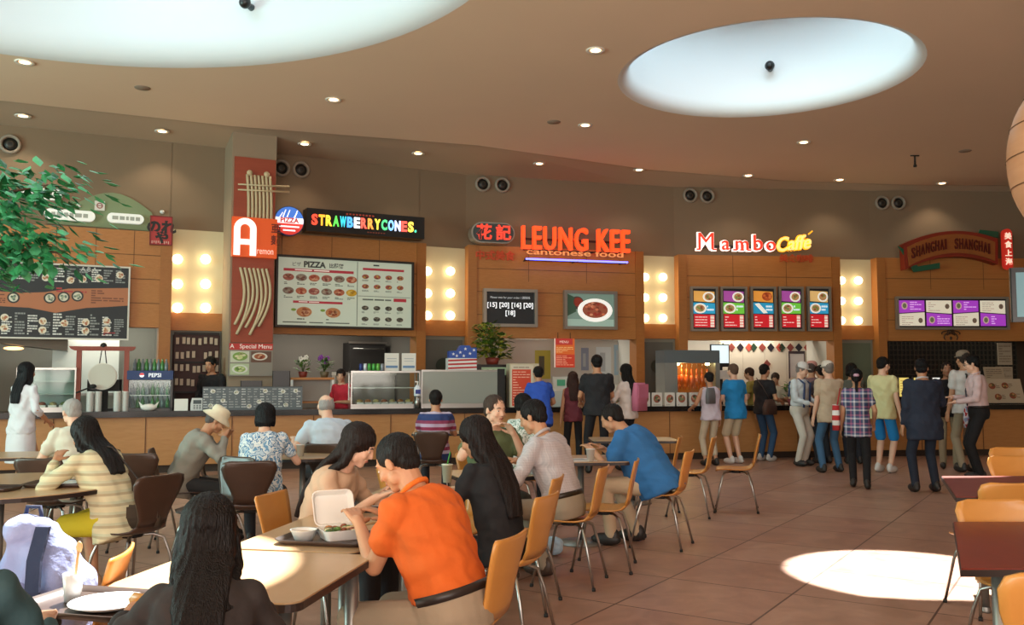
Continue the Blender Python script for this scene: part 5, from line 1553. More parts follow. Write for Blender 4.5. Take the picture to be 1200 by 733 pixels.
def loft(mb, rings, m, n=20, p=2.3):
    """rings: (centre, right vector, forward vector, rx, ry)"""
    vs = []; fs = []
    for c, r_, f_, rx, ry in rings:
        for k in range(n):
            t = 2 * PI * k / n; cx, sx = math.cos(t), math.sin(t)
            vs.append(c + r_ * rx * math.copysign(abs(cx) ** (2 / p), cx) + f_ * ry * math.copysign(abs(sx) ** (2 / p), sx))
    for i in range(len(rings) - 1):
        for k in range(n): fs.append((i * n + k, i * n + (k + 1) % n, (i + 1) * n + (k + 1) % n, (i + 1) * n + k))
    fs.append(tuple(range(n))[::-1]); fs.append(tuple((len(rings) - 1) * n + k for k in range(n)))
    mb.add(vs, fs, m, True)
def ik(S, T, l1, l2, pole):
    d = T - S; L = min(d.length, (l1 + l2) * .995); u = d.normalized(); L = max(L, abs(l1 - l2) + .02)
    a = (l1 * l1 - l2 * l2 + L * L) / (2 * L); h = math.sqrt(max(0, l1 * l1 - a * a))
    pv = (pole - u * pole.dot(u)).normalized()
    return S + u * a + pv * h, S + u * L

def cloth(h, bump=.5, scale=9):
    return mat(h, .85, bump=bump, noise=.12, nscale=scale, key='cloth')
def pattern_mat(kind, cols, sc=20.0, key='p'):
    k = ('pat', kind, tuple(cols), sc)
    if k in MATS: return MATS[k]
    m = bpy.data.materials.new('mat_cloth_' + kind); m.use_nodes = True; nt = m.node_tree; b = nt.nodes['Principled BSDF']; b.inputs['Roughness'].default_value = .85
    tc = nt.nodes.new('ShaderNodeTexCoord'); sp = nt.nodes.new('ShaderNodeSeparateXYZ'); nt.links.new(tc.outputs['Object'], sp.inputs[0])
    def ramp(fac, cs):
        r = nt.nodes.new('ShaderNodeValToRGB'); r.color_ramp.interpolation = 'CONSTANT'
        while len(r.color_ramp.elements) < len(cs): r.color_ramp.elements.new(.5)
        for i, c in enumerate(cs): r.color_ramp.elements[i].position = i / len(cs); r.color_ramp.elements[i].color = hexc(c)
        nt.links.new(fac, r.inputs[0]); return r.outputs[0]
    def frac(out, s_):
        a = nt.nodes.new('ShaderNodeMath'); a.operation = 'MULTIPLY'; a.inputs[1].default_value = s_; nt.links.new(out, a.inputs[0])
        f = nt.nodes.new('ShaderNodeMath'); f.operation = 'FRACT'; nt.links.new(a.outputs[0], f.inputs[0]); return f.outputs[0]
    if kind == 'stripe': out = ramp(frac(sp.outputs[2], sc), cols)
    elif kind == 'plaid':
        a = ramp(frac(sp.outputs[2], sc), cols); c = ramp(frac(sp.outputs[0], sc), cols[::-1])
        mx = nt.nodes.new('ShaderNodeMix'); mx.data_type = 'RGBA'; mx.inputs[0].default_value = .5; nt.links.new(a, mx.inputs[6]); nt.links.new(c, mx.inputs[7]); out = mx.outputs[2]
    else:
        v = nt.nodes.new('ShaderNodeTexNoise'); v.inputs['Scale'].default_value = sc; v.inputs['Detail'].default_value = 1; nt.links.new(tc.outputs['Object'], v.inputs[0])
        st = nt.nodes.new('ShaderNodeMapRange'); st.inputs[1].default_value = .3; st.inputs[2].default_value = .7; nt.links.new(v.outputs[0], st.inputs[0]); out = ramp(st.outputs[0], cols)
    nt.links.new(out, b.inputs['Base Color']); MATS[k] = m; return m
def hair_mat(h):
    k = ('hair', h)
    if k in MATS: return MATS[k]
    m = mat(h, .45, noise=.45, nscale=40, stretch=(6, 6, .5), bump=.6, key='hair', spec=.22); MATS[k] = m; return m

SKINS = {'a': 'D3A283', 'b': 'BE8A68', 'c': 'E0B398', 'd': 'A8775A'}
def person(label, x, y, rot, h=1.68, seated=False, lean=(4, 6), head=(8, 0, 0), lh=None, rh=None, lf=None, rf=None, top=None, sleeve='short',
           bottom=('trousers', '2A2A30'), hair=('short', '1C1614'), skin='a', wide=1.0, belly=0.0, vox=.011, face=False, shoes='2A2624', collar=None, belt=None,
           hat=None, twist=0, grip=False, hem=-.10, seat=.452, neckline=None, jacket=False, name='person', tuck=False):
    s = h / 1.70
    root = thing(name, label, 'person', (x, y, 0), R(rot))
    F0 = Vector((0, 1, 0)); R0 = Vector((1, 0, 0)); Z = Vector((0, 0, 1))
    P = Vector((0, 0, seat + .105 * s)) if seated else Vector((0, 0, .93 * s))
    N = 22; sp = [P]; dirs = []
    TL = .56 * s
    for i in range(N):
        t = i / N; a = R(lean[0] + (lean[1] - lean[0]) * min(1, t * 1.6)); d = Vector((0, math.sin(a), math.cos(a)))
        dirs.append(d); sp.append(sp[-1] + d * TL / N)
    dirs.append(dirs[-1])
    def spine(t):      # t in metres at scale 1 along the back
        if t <= 0:
            return P + dirs[0] * t * s, dirs[0]
        q = min(t * s / TL * N, N); i = int(min(q, N - 1)); return sp[i].lerp(sp[i + 1], q - i), dirs[i]
    def fr(t):
        c, d = spine(t); tw = R(twist) * max(0, min(1, t / .4)); r_ = Matrix.Rotation(tw, 3, d) @ R0; return c, r_, d.cross(r_), d
    w = wide
    def ring(t, rx, ry, fo=0.0, g=0.0):
        c, r_, f_, d = fr(t); return (c + f_ * fo * s, r_, f_, (rx * w + g) * s, (ry * (1 + (w - 1) * .8) + g) * s)
    TOR = [(-.10, .13, .10, 0), (-.03, .163, .118, .0), (.06, .158, .112, .003 + belly * .5), (.15, .148, .105, .006 + belly), (.26, .158, .112, .006 + belly * .7), (.36, .172, .12, .004), (.43, .17, .112, 0), (.475, .145, .088, -.004), (.505, .10, .066, -.004), (.53, .062, .058, 0)]
    sk = mat(SKINS[skin], .55, noise=.08, nscale=14, key='skin')
    body = MB()
    def torso(mb, t0, t1, g, m, extra=None, flare=False):
        rs = []
        for (t, rx, ry, fo) in TOR:
            if flare and t < .0: rx, ry = (.176, .132 + belly) if not seated else (.170, .124 + belly * .6)
            if t0 <= t <= t1: rs.append(ring(t, rx, ry + abs(fo) * .9, fo, g))
        if extra: rs = [ring(*e) for e in extra] + rs
        loft(mb, rs, m)
    torso(body, -.10, .53, -.016, sk)
    # neck and head
    nb, nr, nf, nd = fr(.50)
    yaw, pitch, tilt = R(head[1]), R(head[0]), R(head[2] if len(head) > 2 else 0)
    Rh = Matrix.Rotation(R(twist) * .6 + yaw, 3, 'Z') @ Matrix.Rotation(-pitch, 3, 'X') @ Matrix.Rotation(tilt, 3, 'Y')
    Hc = nb + (nd * .55 + (Rh @ Z) * .45).normalized() * .165 * s + (Rh @ F0) * .018 * s
    def hp(a, b_, c): return Hc + Rh @ Vector((a, b_, c)) * s
    def hell(mb, c, r_, m, n=14): mb.ell(hp(*c), tuple(q * s for q in r_), m, n, rot=Rh)
    capsule(body, nb - nd * .03 * s, hp(0, -.022, -.05), .056 * s * (w ** .5), .054 * s, sk)
    hell(body, (0, -.012, .028), (.074, .092, .086), sk); hell(body, (0, .03, -.02), (.058, .062, .093), sk); hell(body, (0, .060, -.088), (.030, .026, .024), sk, 10)
    hell(body, (0, .070, .028), (.050, .020, .014), sk, 10)
    capsule(body, hp(0, .084, .012), hp(0, .098, -.024), .010 * s, .0135 * s, sk, 8)
    for q in (-1, 1):
        hell(body, (q * .036, .060, -.028), (.024, .024, .024), sk, 10); hell(body, (q * .078, -.004, -.008), (.009, .019, .031), sk, 10); hell(body, (q * .048, .02, -.06), (.02, .03, .03), sk, 10)
    hell(body, (0, .082, -.058), (.024, .011, .010), sk, 8)
    # arms
    arms = []
    sh_t = .452
    for q, tgt in ((-1, lh), (1, rh)):
        c, r_, f_, d = fr(sh_t)
        S = c + r_ * q * .158 * w * s
        l1, l2 = .285 * s, .245 * s
        hang = tgt is None
        T = S + Vector((q * .07, .05, -.52)) * s if hang else Vector(tgt)
        pole = Vector((q * .45, -.7, -.55)) if not hang else Vector((q * .2, -1, 0))
        E, Wr = ik(S, T, l1, l2, pole)
        arms.append((q, S, E, Wr))
        capsule(body, S, E, .046 * s * w, .037 * s, sk); capsule(body, E, E.lerp(Wr, .35), .038 * s, .037 * s, sk); capsule(body, E.lerp(Wr, .35), Wr, .037 * s, .025 * s, sk)
        # hand
        fd = (Wr - E).normalized()
        inward = Vector((-q, 0, 0))
        if fd.z < -.75: pn = inward; th = F0
        else: pn = -Z; th = inward
        hd = (fd * .8 + (fd - Z * fd.z) * .2 + (Vector((0, .0, -.1)))).normalized() if fd.z > -.75 else fd
        pn = (pn - hd * pn.dot(hd)).normalized(); th = (th - hd * th.dot(hd) - pn * th.dot(pn))
        th = th.normalized() if th.length > .05 else hd.cross(pn)
        k_ = s * (1.0 if w < 1 else 1.05)
        capsule(body, Wr, Wr + hd * .03 * k_, .024 * k_, .026 * k_, sk, 10)
        for o_ in (-.024, -.008, .008, .024): capsule(body, Wr + hd * .025 * k_ + th * o_ * .6 * k_, Wr + hd * .085 * k_ + th * o_ * 1.15 * k_, .0135 * k_, .0115 * k_, sk, 8)
        cu = R(52 if grip else 22)
        for i_, L in enumerate((.072, .082, .076, .060)):
            o_ = .030 - i_ * .020; p = Wr + hd * .088 * k_ + th * o_ * k_; dd = (hd + th * (o_ * 2.5)).normalized(); r0 = .0092 * k_
            for seg, fl in enumerate((.42, .32, .26)):
                ang = cu * (seg + .35); v = (dd * math.cos(ang) + pn * math.sin(ang)).normalized(); p2 = p + v * L * fl * k_
                capsule(body, p, p2, r0, r0 * .9, sk, 8); p = p2; r0 *= .9
        p = Wr + hd * .022 * k_ + th * .026 * k_; v = (hd * .62 + th * .65 + pn * .3).normalized(); p2 = p + v * .040 * k_; p3 = p2 + (hd * .85 + th * .25 + pn * .35).normalized() * .032 * k_
        capsule(body, p, p2, .014 * k_, .0115 * k_, sk, 8); capsule(body, p2, p3, .0115 * k_, .009 * k_, sk, 8)
    # legs
    legs = []
    for q, ft in ((-1, lf), (1, rf)):
        Hj = P + Vector((q * .088 * s * w ** .5, 0, -.03 * s))
        if ft is None: ft = (q * .12, .42 * s if seated else .02, 0) if seated else (q * .095, 0.02, 0)
        A = Vector((ft[0], ft[1], .085 * s + ft[2]))
        K, A2 = ik(Hj, A, .43 * s, .425 * s, Vector((q * .15, .8, 1.0)) if seated else Vector((q * .1, 1, 0)))
        legs.append((q, Hj, K, A2))
        capsule(body, Hj, K, .074 * s * w ** .6, .05 * s, sk); capsule(body, K, K.lerp(A2, .35), .05 * s, .052 * s, sk); capsule(body, K.lerp(A2, .35), A2, .05 * s, .034 * s, sk)
        capsule(body, A2, A2 + Vector((q * .02, .11 * s, -.035 * s)), .034 * s, .026 * s, sk, 10)
    mesh_obj(remesh(body, vox * .8, 2, sk), 'body', root)
    # upper garment
    if top is not None:
        m = top if not isinstance(top, str) else cloth(top)
        g = .012 + (.010 if jacket else 0)
        mb = MB(); lo = hem
        ex = [(lo, .176, .135, .0, g + .006)] if lo < -.10 else None
        torso(mb, .02 if tuck else -.10, .515, g + (0 if tuck else .004), m, ex, not tuck)
        for q, S, E, Wr in arms:
            if sleeve == 'none': continue
            rA, rB = (.062 + (.008 if jacket else 0)) * s * w, (.052 + (.006 if jacket else 0)) * s * w
            capsule(mb, S, S.lerp(E, .6 if sleeve == 'short' else 1.0), rA, rB * (1.05 if sleeve == 'short' else .98), m)
            if sleeve in ('long', 'three'):
                capsule(mb, E, E.lerp(Wr, .93 if sleeve == 'long' else .35), rB, (.036 if sleeve == 'long' else .046) * s, m)
        wr_ = random.random() * 6
        def crease(co, nn):
            x_, y_, z_ = co[:, 0], co[:, 1], co[:, 2]
            a = .004 * np.sin(z_ * 46 + x_ * 22 + wr_ + 3 * np.sin(y_ * 17)) + .0035 * np.sin(x_ * 31 - z_ * 27 + y_ * 39 + wr_) + .002 * np.sin(x_ * 70 + z_ * 50 + 2 * np.sin(z_ * 30))
            return co + nn * a[:, None]
        mesh_obj(remesh(mb, vox * 1.1, 4, m, crease), 'jacket' if jacket else 'shirt', root)
    if collar:
        mc = cloth(collar, .2); mb = MB(); c, r_, f_, d = fr(.515)
        pts = []
        for i in range(15):
            a = PI * 2 * i / 14 + PI / 2; pts.append(c + r_ * .068 * s * w ** .5 * math.cos(a) + f_ * (.060 * s) * math.sin(a) + d * (.012 - .016 * math.sin(a)) * s)
        mb.tube(pts, .013 * s, mc, 8); mesh_obj(remesh(mb, .008, 1, mc), 'collar', root)
    # lower garment
    kind, bc = bottom
    m = bc if not isinstance(bc, str) else cloth(bc, .5, 7)
    mb = MB(); torso(mb, -.10, .07 if tuck else .0, .018 if tuck else -.002, m)
    if kind in ('trousers', 'shorts', 'crop'):
        for q, Hj, K, A in legs:
            capsule(mb, Hj, K if kind != 'shorts' else Hj.lerp(K, .93), (.090 if tuck or seated else .082) * s * w ** .3, (.066 if kind != 'shorts' else .078) * s, m)
            if kind == 'trousers': capsule(mb, K, A + Vector((0, 0, .0)), .064 * s, .053 * s, m)
            if kind == 'crop': capsule(mb, K, K.lerp(A, .7), .06 * s, .055 * s, m)
    else:
        mid = (legs[0][2] + legs[1][2]) / 2
        if seated:
            for q, Hj, K, A in legs: capsule(mb, Hj, Hj.lerp(K, .85), .10 * s, .085 * s, m)
            capsule(mb, P + Vector((0, .05, 0)), mid * .8 + P * .2, .11 * s, .09 * s, m)
        else:
            b_ = .55 if kind == 'skirt' else .35
            loft(mb, [(P + Vector((0, 0, -.48 * s)), R0, F0, .19 * s, .15 * s), (P + Vector((0, 0, -.2 * s)), R0, F0, .185 * s, .145 * s), (P, R0, F0, .17 * s * w, .13 * s)], m)
    mesh_obj(remesh(mb, vox * 1.2, 3, m), {'trousers': 'trousers', 'shorts': 'shorts', 'crop': 'trousers'}.get(kind, 'skirt'), root)
    if belt:
        mb = MB(); c, r_, f_, d = fr(.068); n = 28
        for k in range(n):
            pass
        rx, ry = (.158 * w + .020) * s, (.112 * (1 + (w - 1) * .8) + .018) * s
        rg = [(c + d * dz, r_, f_, rx - e_, ry - e_) for dz, e_ in ((-.018, 0), (.018, 0))]
        loft(mb, rg, mat(belt, .4, key='belt')); mb.build('belt', root)
    # shoes
    for q, Hj, K, A in legs:
        mb = MB(); ms = mat(shoes, .5, key='shoe'); c = Vector((A.x + q * .008, A.y + .045 * s, A.z - .035 * s))
        mb.ell(c, (.046 * s, .135 * s, .055 * s), ms, 14); mb.ell(Vector((A.x, A.y - .02 * s, A.z - .01)), (.043 * s, .055 * s, .07 * s), ms, 12)
        zf = A.z - .085 * s
        mb.v = [(a, b_, max(c_, zf)) for a, b_, c_ in mb.v]
        mb.build('shoe', root)
    # face details
    if face:
        me_ = mat('1A1210', .2, key='iris'); mbk = mat(hair[1] if hair[1] not in ('B8B4AE', 'A8A4A0') else '6A6058', .7, key='brow')
        for q in (-1, 1):
            mb = MB(); mb.ell(hp(q * .030, .0775, .004), (.012 * s, .005 * s, .0055 * s), mat('D8CEC6', .3, key='eye_white'), 10, rot=Rh); mb.ell(hp(q * .030, .0805, .004), (.0055 * s, .0035 * s, .0055 * s), me_, 8, rot=Rh); mb.build('eye', root)
            mb = MB(); mb.tube([hp(q * .014, .0865, .026), hp(q * .03, .084, .031), hp(q * .046, .074, .025)], [.003 * s, .0038 * s, .002 * s], mbk, 6); mb.build('eyebrow', root)
        mb = MB(); mb.tube([hp(-.021, .081, -.058), hp(-.010, .0885, -.056), hp(0, .0895, -.058), hp(.010, .0885, -.056), hp(.021, .081, -.058)], [.003 * s, .005 * s, .0055 * s, .005 * s, .003 * s], mat('A05A50', .5, key='lips'), 8); mb.build('lips', root)
    # hair
    st, hc = hair; hm = hair_mat(hc)
    if st:
        mb = MB()
        def cap(g=0, low=True):
            hell(mb, (0, -.024, .036), (.084 + g, .099 + g, .091 + g), hm, 20)
            if low: hell(mb, (0, -.055, -.02), (.070 + g, .052 + g, .058), hm, 14)
            for q in (-1, 1): hell(mb, (q * .062, -.004, .03), (.022 + g, .05, .045), hm, 10)
        if st == 'short': cap()
        elif st == 'crew': cap(-.003)
        elif st == 'bald':
            hell(mb, (0, -.034, -.004), (.081, .074, .058), hm, 16); hell(mb, (0, -.030, .02), (.079, .076, .066), hm, 16)
        elif st == 'bun': cap(.003); hell(mb, (0, -.135, .04), (.038, .035, .038), hm, 12)
        elif st == 'pony':
            cap(.003); capsule(mb, hp(0, -.115, .03), hp(0, -.14, -.06), .03 * s, .035 * s, hm); e_ = hp(0, -.13, -.06); capsule(mb, e_, e_ + Vector((0, -.01, -.16)) * s, .034 * s, .012 * s, hm)
        elif st == 'bob':
            cap(.012); hell(mb, (0, -.045, -.045), (.092, .072, .075), hm, 18)
            for q in (-1, 1): hell(mb, (q * .076, -.005, -.03), (.022, .045, .07), hm, 10)
        elif st in ('long', 'longer'):
            cap(.008)
            L = .30 if st == 'long' else .44
            c0 = hp(0, -.045, .02); rr = Rh @ R0
            rs = [(c0, rr, Rh @ F0, .088 * s, .068 * s), (hp(0, -.052, -.07), rr, Rh @ F0, .090 * s, .058 * s)]
            c1 = hp(0, -.052, -.07)
            for i in range(1, 7):
                q = i / 6; t_ = .50 - q * L * .8; cc, r2, f2, d2 = fr(max(t_, .0)); back = cc - f2 * (.135 * w + .0) * s
                blend = min(1, q * 1.6); pz = c1.lerp(back, blend) if i < 3 else back
                if i < 3: pz = c1.lerp(fr(.44)[0] - fr(.44)[2] * .12 * s, i / 3)
                rs.append((pz, r2, f2, (.098 - .03 * q) * s, (.040 - .018 * q) * s))
            loft(mb, rs, hm)
            for q in (-1, 1): capsule(mb, hp(q * .078, -.01, .0), hp(q * .088, -.01, -.11), .024 * s, .028 * s, hm); a_ = hp(q * .088, -.01, -.11); b2 = fr(.40); capsule(mb, a_, b2[0] + b2[1] * q * .085 * s - b2[2] * .085 * s, .028 * s, .018 * s, hm)
        ph = random.random() * 9; ha = .0013 if vox < .009 else .0024
        def strands(co, nn):
            v = co - np.array(Hc); a = np.arctan2(v[:, 0], v[:, 1])
            return co + nn * (ha * np.sin(a * 31 + ph + co[:, 2] * 9) + .7 * ha * np.sin(a * 67 + co[:, 2] * 21))[:, None]
        mesh_obj(remesh(mb, vox * .8, 2, hm, strands), 'hair', root)
    if hat:
        kind, hc_ = hat; m = cloth(hc_, .2); T = Matrix.Translation(hp(0, -.012, .045)) @ Rh.to_4x4() @ Matrix.Scale(s, 4)
        mb = MB()
        if kind == 'bucket': mb.lathe([(.155, -.035), (.15, -.028), (.098, .02), (.094, .05), (.085, .085), (.05, .098), (.001, .10)], m, 28, T); mb.lathe([(.15, -.04), (.094, .012), (.001, .09)], m, 28, T)
        else:
            mb.lathe([(.091, -.005), (.094, .02), (.088, .055), (.062, .083), (.03, .093), (.001, .096)], m, 24, T)
            pts = [(.07 * math.cos(PI * k / 12), .06 + .09 * math.sin(PI * k / 12)) for k in range(13)]; mb.prism(pts, -.004, .006, m, T)
        mb.build('hat', root)
    root['_h'] = 0; del root['_h']
    PE.append((root, arms, hp, fr, s))
    return root
PE = []
def on_table(dx, dy, z=.80): return (dx, dy, z)

# ---- near diners
person('person in orange polo shirt and khaki trousers leaning over a food box', -.23, 3.72, 62, 1.66, True, (15, 29), (34, 6, 0), (-.04, .46, .86), (.17, .44, .86), (-.12, .42, 0), (.10, .30, 0),
       'D2601A', 'short', ('trousers', '9C8A74'), ('crew', '1A1412'), 'b', 1.12, .015, .0075, True, '3A2A22', 'E2701F', '2A2220', tuck=True)
person('person with long dark hair in a beige top eating across from the orange polo', -1.10, 5.02, -104, 1.60, True, (12, 28), (30, 10, 0), (-.16, .38, .86), (.12, .40, .84), None, None,
       'C8A68A', 'three', ('trousers', '1E1C20'), ('longer', '241814'), 'c', .92, 0, .008, True)
person('person with long hair in a black top seated next beyond the orange polo', -.05, 5.08, 52, 1.60, True, (8, 20), (26, 12, 0), (-.12, .40, .82), (.12, .38, .80), None, None,
       '17161A', 'short', ('trousers', '141418'), ('longer', '1E1412'), 'b', .92, 0, .009)
person('person with long dark hair in a dark brown top, seen from behind up close', -.81, 2.36, 12, 1.42, True, (14, 24), (16, 4, 0), (-.24, .36, .80), (.14, .36, .80), None, None,
       '2A2220', 'long', ('trousers', '1E1E22'), ('long', '140E0C'), 'b', .86, 0, .0075)
person('person in a teal top cut by the frame edge, long dark hair', -1.40, 2.2, 8, 1.58, True, (4, 10), (10, 20, 0), (-.14, .36, .80), (.14, .36, .80), None, None,
       '2E4A50', 'long', ('trousers', '1E1E22'), ('long', '15100F'), 'b', .92, 0, .010)
person('person in a pale checked shirt and khakis, head bent beside the green shirt', .38, 6.6, 62, 1.74, True, (12, 24), (24, 8, 0), (-.18, .44, .86), (.10, .42, .84), (-.14, .38, 0), (.12, .22, 0),
       pattern_mat('plaid', ['B9B0B0', 'A8A0A4', 'C4BCBC', 'B0A8AC'], 55), 'long', ('trousers', '9A8C78'), ('short', '171211'), 'b', 1.05, 0, .010, False, '4A3A30', 'B9B0B0', '2A2018', tuck=True)
person('person in a green shirt facing the camera, hands raised near the mouth', -.2, 7.5, -158, 1.72, True, (6, 14), (8, 18, 0), (-.10, .34, 1.02), (.16, .30, 1.04), None, None,
       '5E6A48', 'short', ('trousers', '4A4438'), ('crew', '4A3C34'), 'c', 1.08, .01, .010, True)
person('large person in a blue T-shirt hunched over the table', 1.30, 8.0, 66, 1.78, True, (24, 44), (30, 4, 0), (-.14, .56, .82), (.10, .54, .82), (-.14, .40, 0), (.14, .25, 0),
       '2E6CA6', 'short', ('trousers', 'C4AA8C'), ('crew', '1E1816'), 'b', 1.3, .04, .011)
person('person in a cream striped cardigan and yellow skirt at the round table', -2.66, 6.1, 66, 1.60, True, (18, 34), (30, 0, 0), (-.16, .40, .92), (.12, .36, .95), (-.06, .36, 0), (.1, .30, 0),
       pattern_mat('stripe', ['D6CDA8', 'D6CDA8', 'B4A888', 'C4C4A4'], 15), 'long', ('skirt', 'C8B41E'), ('long', '1A1413'), 'b', .98, 0, .010, False, 'B08A6A', hem=-.16)
person('old person with white hair in a cream shirt beyond the round table', -3.85, 8.1, 48, 1.68, True, (14, 26), (20, 0, 0), (-.16, .42, .85), (.14, .42, .85), None, None,
       'D8D2BE', 'short', ('trousers', '6A6458'), ('crew', 'B8B4AE'), 'c', 1.05, 0, .012)
person('person in a cream bucket hat and grey jacket, head bowed', -2.98, 8.15, -72, 1.58, True, (14, 32), (34, 0, 0), (-.14, .38, .92), (.14, .36, .94), None, None,
       '8C877C', 'long', ('trousers', '2A2A2C'), ('short', '6A6460'), 'b', 1.02, 0, .012, False, hat=('bucket', 'E2D6B8'), hem=-.14, jacket=True)
person('person with short black hair in a blue floral blouse, seen from behind', -2.12, 7.7, 12, 1.56, True, (6, 18), (20, -5, 0), None, (.22, .38, .80), None, None,
       pattern_mat('floral', ['6A96B8', 'C8D4DA', 'E0E2DE', '4A7AA0', 'B4C4D0'], 26), 'short', ('trousers', '2A2A30'), ('bob', '131214'), 'c', 1.0, 0, .012)
person('person with grey thinning hair in a pale blue shirt near the serving counter', -1.78, 9.0, 30, 1.72, True, (14, 26), (14, 0, 0), (-.3, .34, .85), (.14, .42, .85), None, None,
       'C2D0DC', 'short', ('trousers', '3A3A40'), ('bald', 'A8A4A0'), 'c', 1.15, .02, .013)
person('person in a purple, white and red striped shirt with back turned', -.93, 10.95, 4, 1.66, True, (2, 8), (6, 0, 0), (-.16, .42, .82), (.16, .42, .82), None, None,
       pattern_mat('stripe', ['2A3A6A', '2A3A6A', 'C0B0C4', '8A2A48', 'B8A0B8', '8A3A58'], 4.2), 'short', ('trousers', '2A2A30'), ('short', '17120F'), 'b', 1.02, 0, .013)
person('person with dark hair in a white leaf-print shirt behind the green shirt', .02, 9.2, -60, 1.66, True, (4, 12), (10, 0, 0), (-.16, .4, .82), (.12, .4, .82), None, None,
       pattern_mat('floral', ['D8DCD4', 'D8DCD4', '6A8A7A', 'D8DCD4', 'E0E0DA'], 30), 'short', ('trousers', '2A2A30'), ('short', '15100E'), 'b', .95, 0, .013)

# ---- customers standing at the counter
def stand(label, px, py, rot, h, top, sleeve='short', bottom=('trousers', '2A2A30'), hair=('short', '1C1614'), **kw):
    p = at_z(px, py, 0)
    kw.setdefault('vox', .013)
    return person(label, p.x, p.y, rot, h, False, kw.pop('lean', (2, 4)), kw.pop('head', (4, 0, 0)), kw.pop('lh', None), kw.pop('rh', None), kw.pop('lf', None), kw.pop('rf', None), top, sleeve, bottom, hair, kw.pop('skin', 'b'), kw.pop('wide', 1.0), **kw)
q = dict
def stand_at(label, px, yy, *a, **k):
    # at a given distance instead of by the feet
    d = ray(px, 440); X = (px - 600) / FPX * yy
    py = 366.5 + FPX * math.tan(math.atan(CAMZ / yy) + PITCH)
    return stand(label, px, py, *a, **k)
stand_at('person in a long white dress with long black hair by the glass food case', 22, 11.0, -20, 1.64, 'DDDCE0', 'three', ('skirt', 'DDDCE0'), ('long', '121114'), rh=(.18, .2, .95), wide=.92, hem=-.12)
stand_at('person in a blue shirt stooping at the counter by the orange price stand', 634, 14.2, 10, 1.66, '2A52B4', 'short', ('trousers', '16161E'), ('short', '15110F'), lean=(14, 22), lh=(-.2, .4, 1.0), rh=(.2, .4, 1.0), hem=-.22)
stand_at('person with long brown hair in a dark red vest beside the black T-shirt', 672, 14.6, 0, 1.54, '6A2A34', 'none', ('trousers', '1C1C20'), ('long', '3A2018'), wide=.9, rh=(.16, .3, 1.0))
stand_at('tall person in a black T-shirt with back turned at the counter', 701, 13.9, 8, 1.80, '1E1E22', 'short', ('trousers', '17171C'), ('short', '100E0E'), lh=(-.2, .34, 1.08), rh=(.2, .34, 1.08), wide=1.12, lf=(-.14, .0, 0), rf=(.14, 0, 0))
stand_at('person with long dark hair, white knit top over a pink vest', 737, 14.3, 48, 1.66, 'DCD4CC', 'long', ('trousers', '14141A'), ('long', '15110F'), lh=(-.16, .34, 1.12), rh=(.12, .36, 1.12), wide=.92)
stand_at('person in a lilac sleeveless top and beige cropped trousers', 834, 15.0, 18, 1.54, 'CFC4D2', 'none', ('crop', 'C4B49C'), ('short', '1A1412'), lh=(-.2, .28, .95), wide=1.02)
stand('person in a bright blue shirt and beige shorts, grey cap of hair', 863, 544, 30, 1.68, '1E86C4', 'short', ('shorts', 'C8BCA0'), ('short', '6A5242'), lh=(-.16, .3, 1.0), rh=(.2, .16, .92), wide=1.06, shoes='D0CCC6', skin='c', hem=-.16)
stand('person in a black T-shirt, jeans and a brown shoulder bag', 896, 541, -55, 1.68, '17161A', 'short', ('trousers', '2A4868'), ('short', '16110E'), rh=(.14, .28, 1.05), shoes='B8B4B0')
stand('person in a white shirt with navy straps, pale trousers and a white cap', 938, 546, -140, 1.70, 'CCD4D8', 'long', ('trousers', 'CEC8BC'), ('short', '8A8480'), lh=(-.12, .28, 1.03), rh=(.12, .28, 1.03), hat=('cap', 'D8D4D0'), face=True, tuck=True, head=(18, 10, 0), skin='c')
stand('person in a tan short sleeved shirt, jeans and a white cap', 975, 554, 14, 1.70, 'C4AE94', 'short', ('trousers', '3E6486'), ('short', '8A8078'), hat=('cap', 'DCD2C4'), wide=1.12, rh=(.12, .3, 1.0), hem=-.16, lf=(-.15, 0, 0), rf=(.15, .02, 0), skin='c')
stand('person in a blue and pink plaid shirt with tied black hair', 1007, 572, -22, 1.57, pattern_mat('plaid', ['2E3E5E', 'C8C8D0', '44547A', '9A5A7A', '303A58'], 9), 'short', ('trousers', '131216'), ('pony', '100E0F'), wide=.98, hem=-.2, rh=(.2, .16, .86), lf=(-.07, .06, 0), rf=(.1, -.12, 0))
stand('person in a pale yellow T-shirt and bright blue shorts', 1036, 554, -50, 1.77, 'DCD6A0', 'short', ('shorts', '1E86CC'), ('short', '171210'), lh=(-.14, .26, 1.0), wide=1.05, shoes='D8D4CE', hem=-.14, head=(10, -20, 0), skin='c')
stand('person in a dark navy suit with back turned', 1086, 577, 2, 1.70, '20283A', 'long', ('trousers', '1C2434'), ('short', '0F0E10'), rh=(.24, .34, 1.12), wide=1.12, jacket=True, hem=-.26, lf=(-.14, 0, 0), rf=(.14, 0.03, 0), collar='C8C8CC', head=(4, -25, 0))
stand_at('person in black facing out behind the dark suit', 1113, 14.6, 160, 1.70, '17161A', 'long', ('trousers', 'A8987C'), ('crew', '2A201C'), face=True, skin='d', rh=(.16, .3, 1.1))
stand_at('tall person in a white shirt with dark straps and a grey brown hat', 1136, 14.0, 12, 1.86, 'D4D0CC', 'short', ('trousers', '9A8A70'), ('short', '3A302A'), hat=('cap', '8A7A68'), wide=1.12)
stand('person with glasses in a pale pink shirt, dark tie and black trousers', 1150, 563, 72, 1.78, 'D4BCBC', 'long', ('trousers', '131316'), ('short', '100D0C'), lh=(-.14, .3, 1.12), rh=(.10, .32, 1.18), face=True, collar='D4BCBC', belt='141214', head=(16, 0, 0), skin='c', tuck=True)
stand_at('person with dark hair waiting between the white caps', 966, 15.4, 10, 1.66, '4A4248', 'short', ('trousers', '22222A'), ('short', '14100F'), vox=.014)
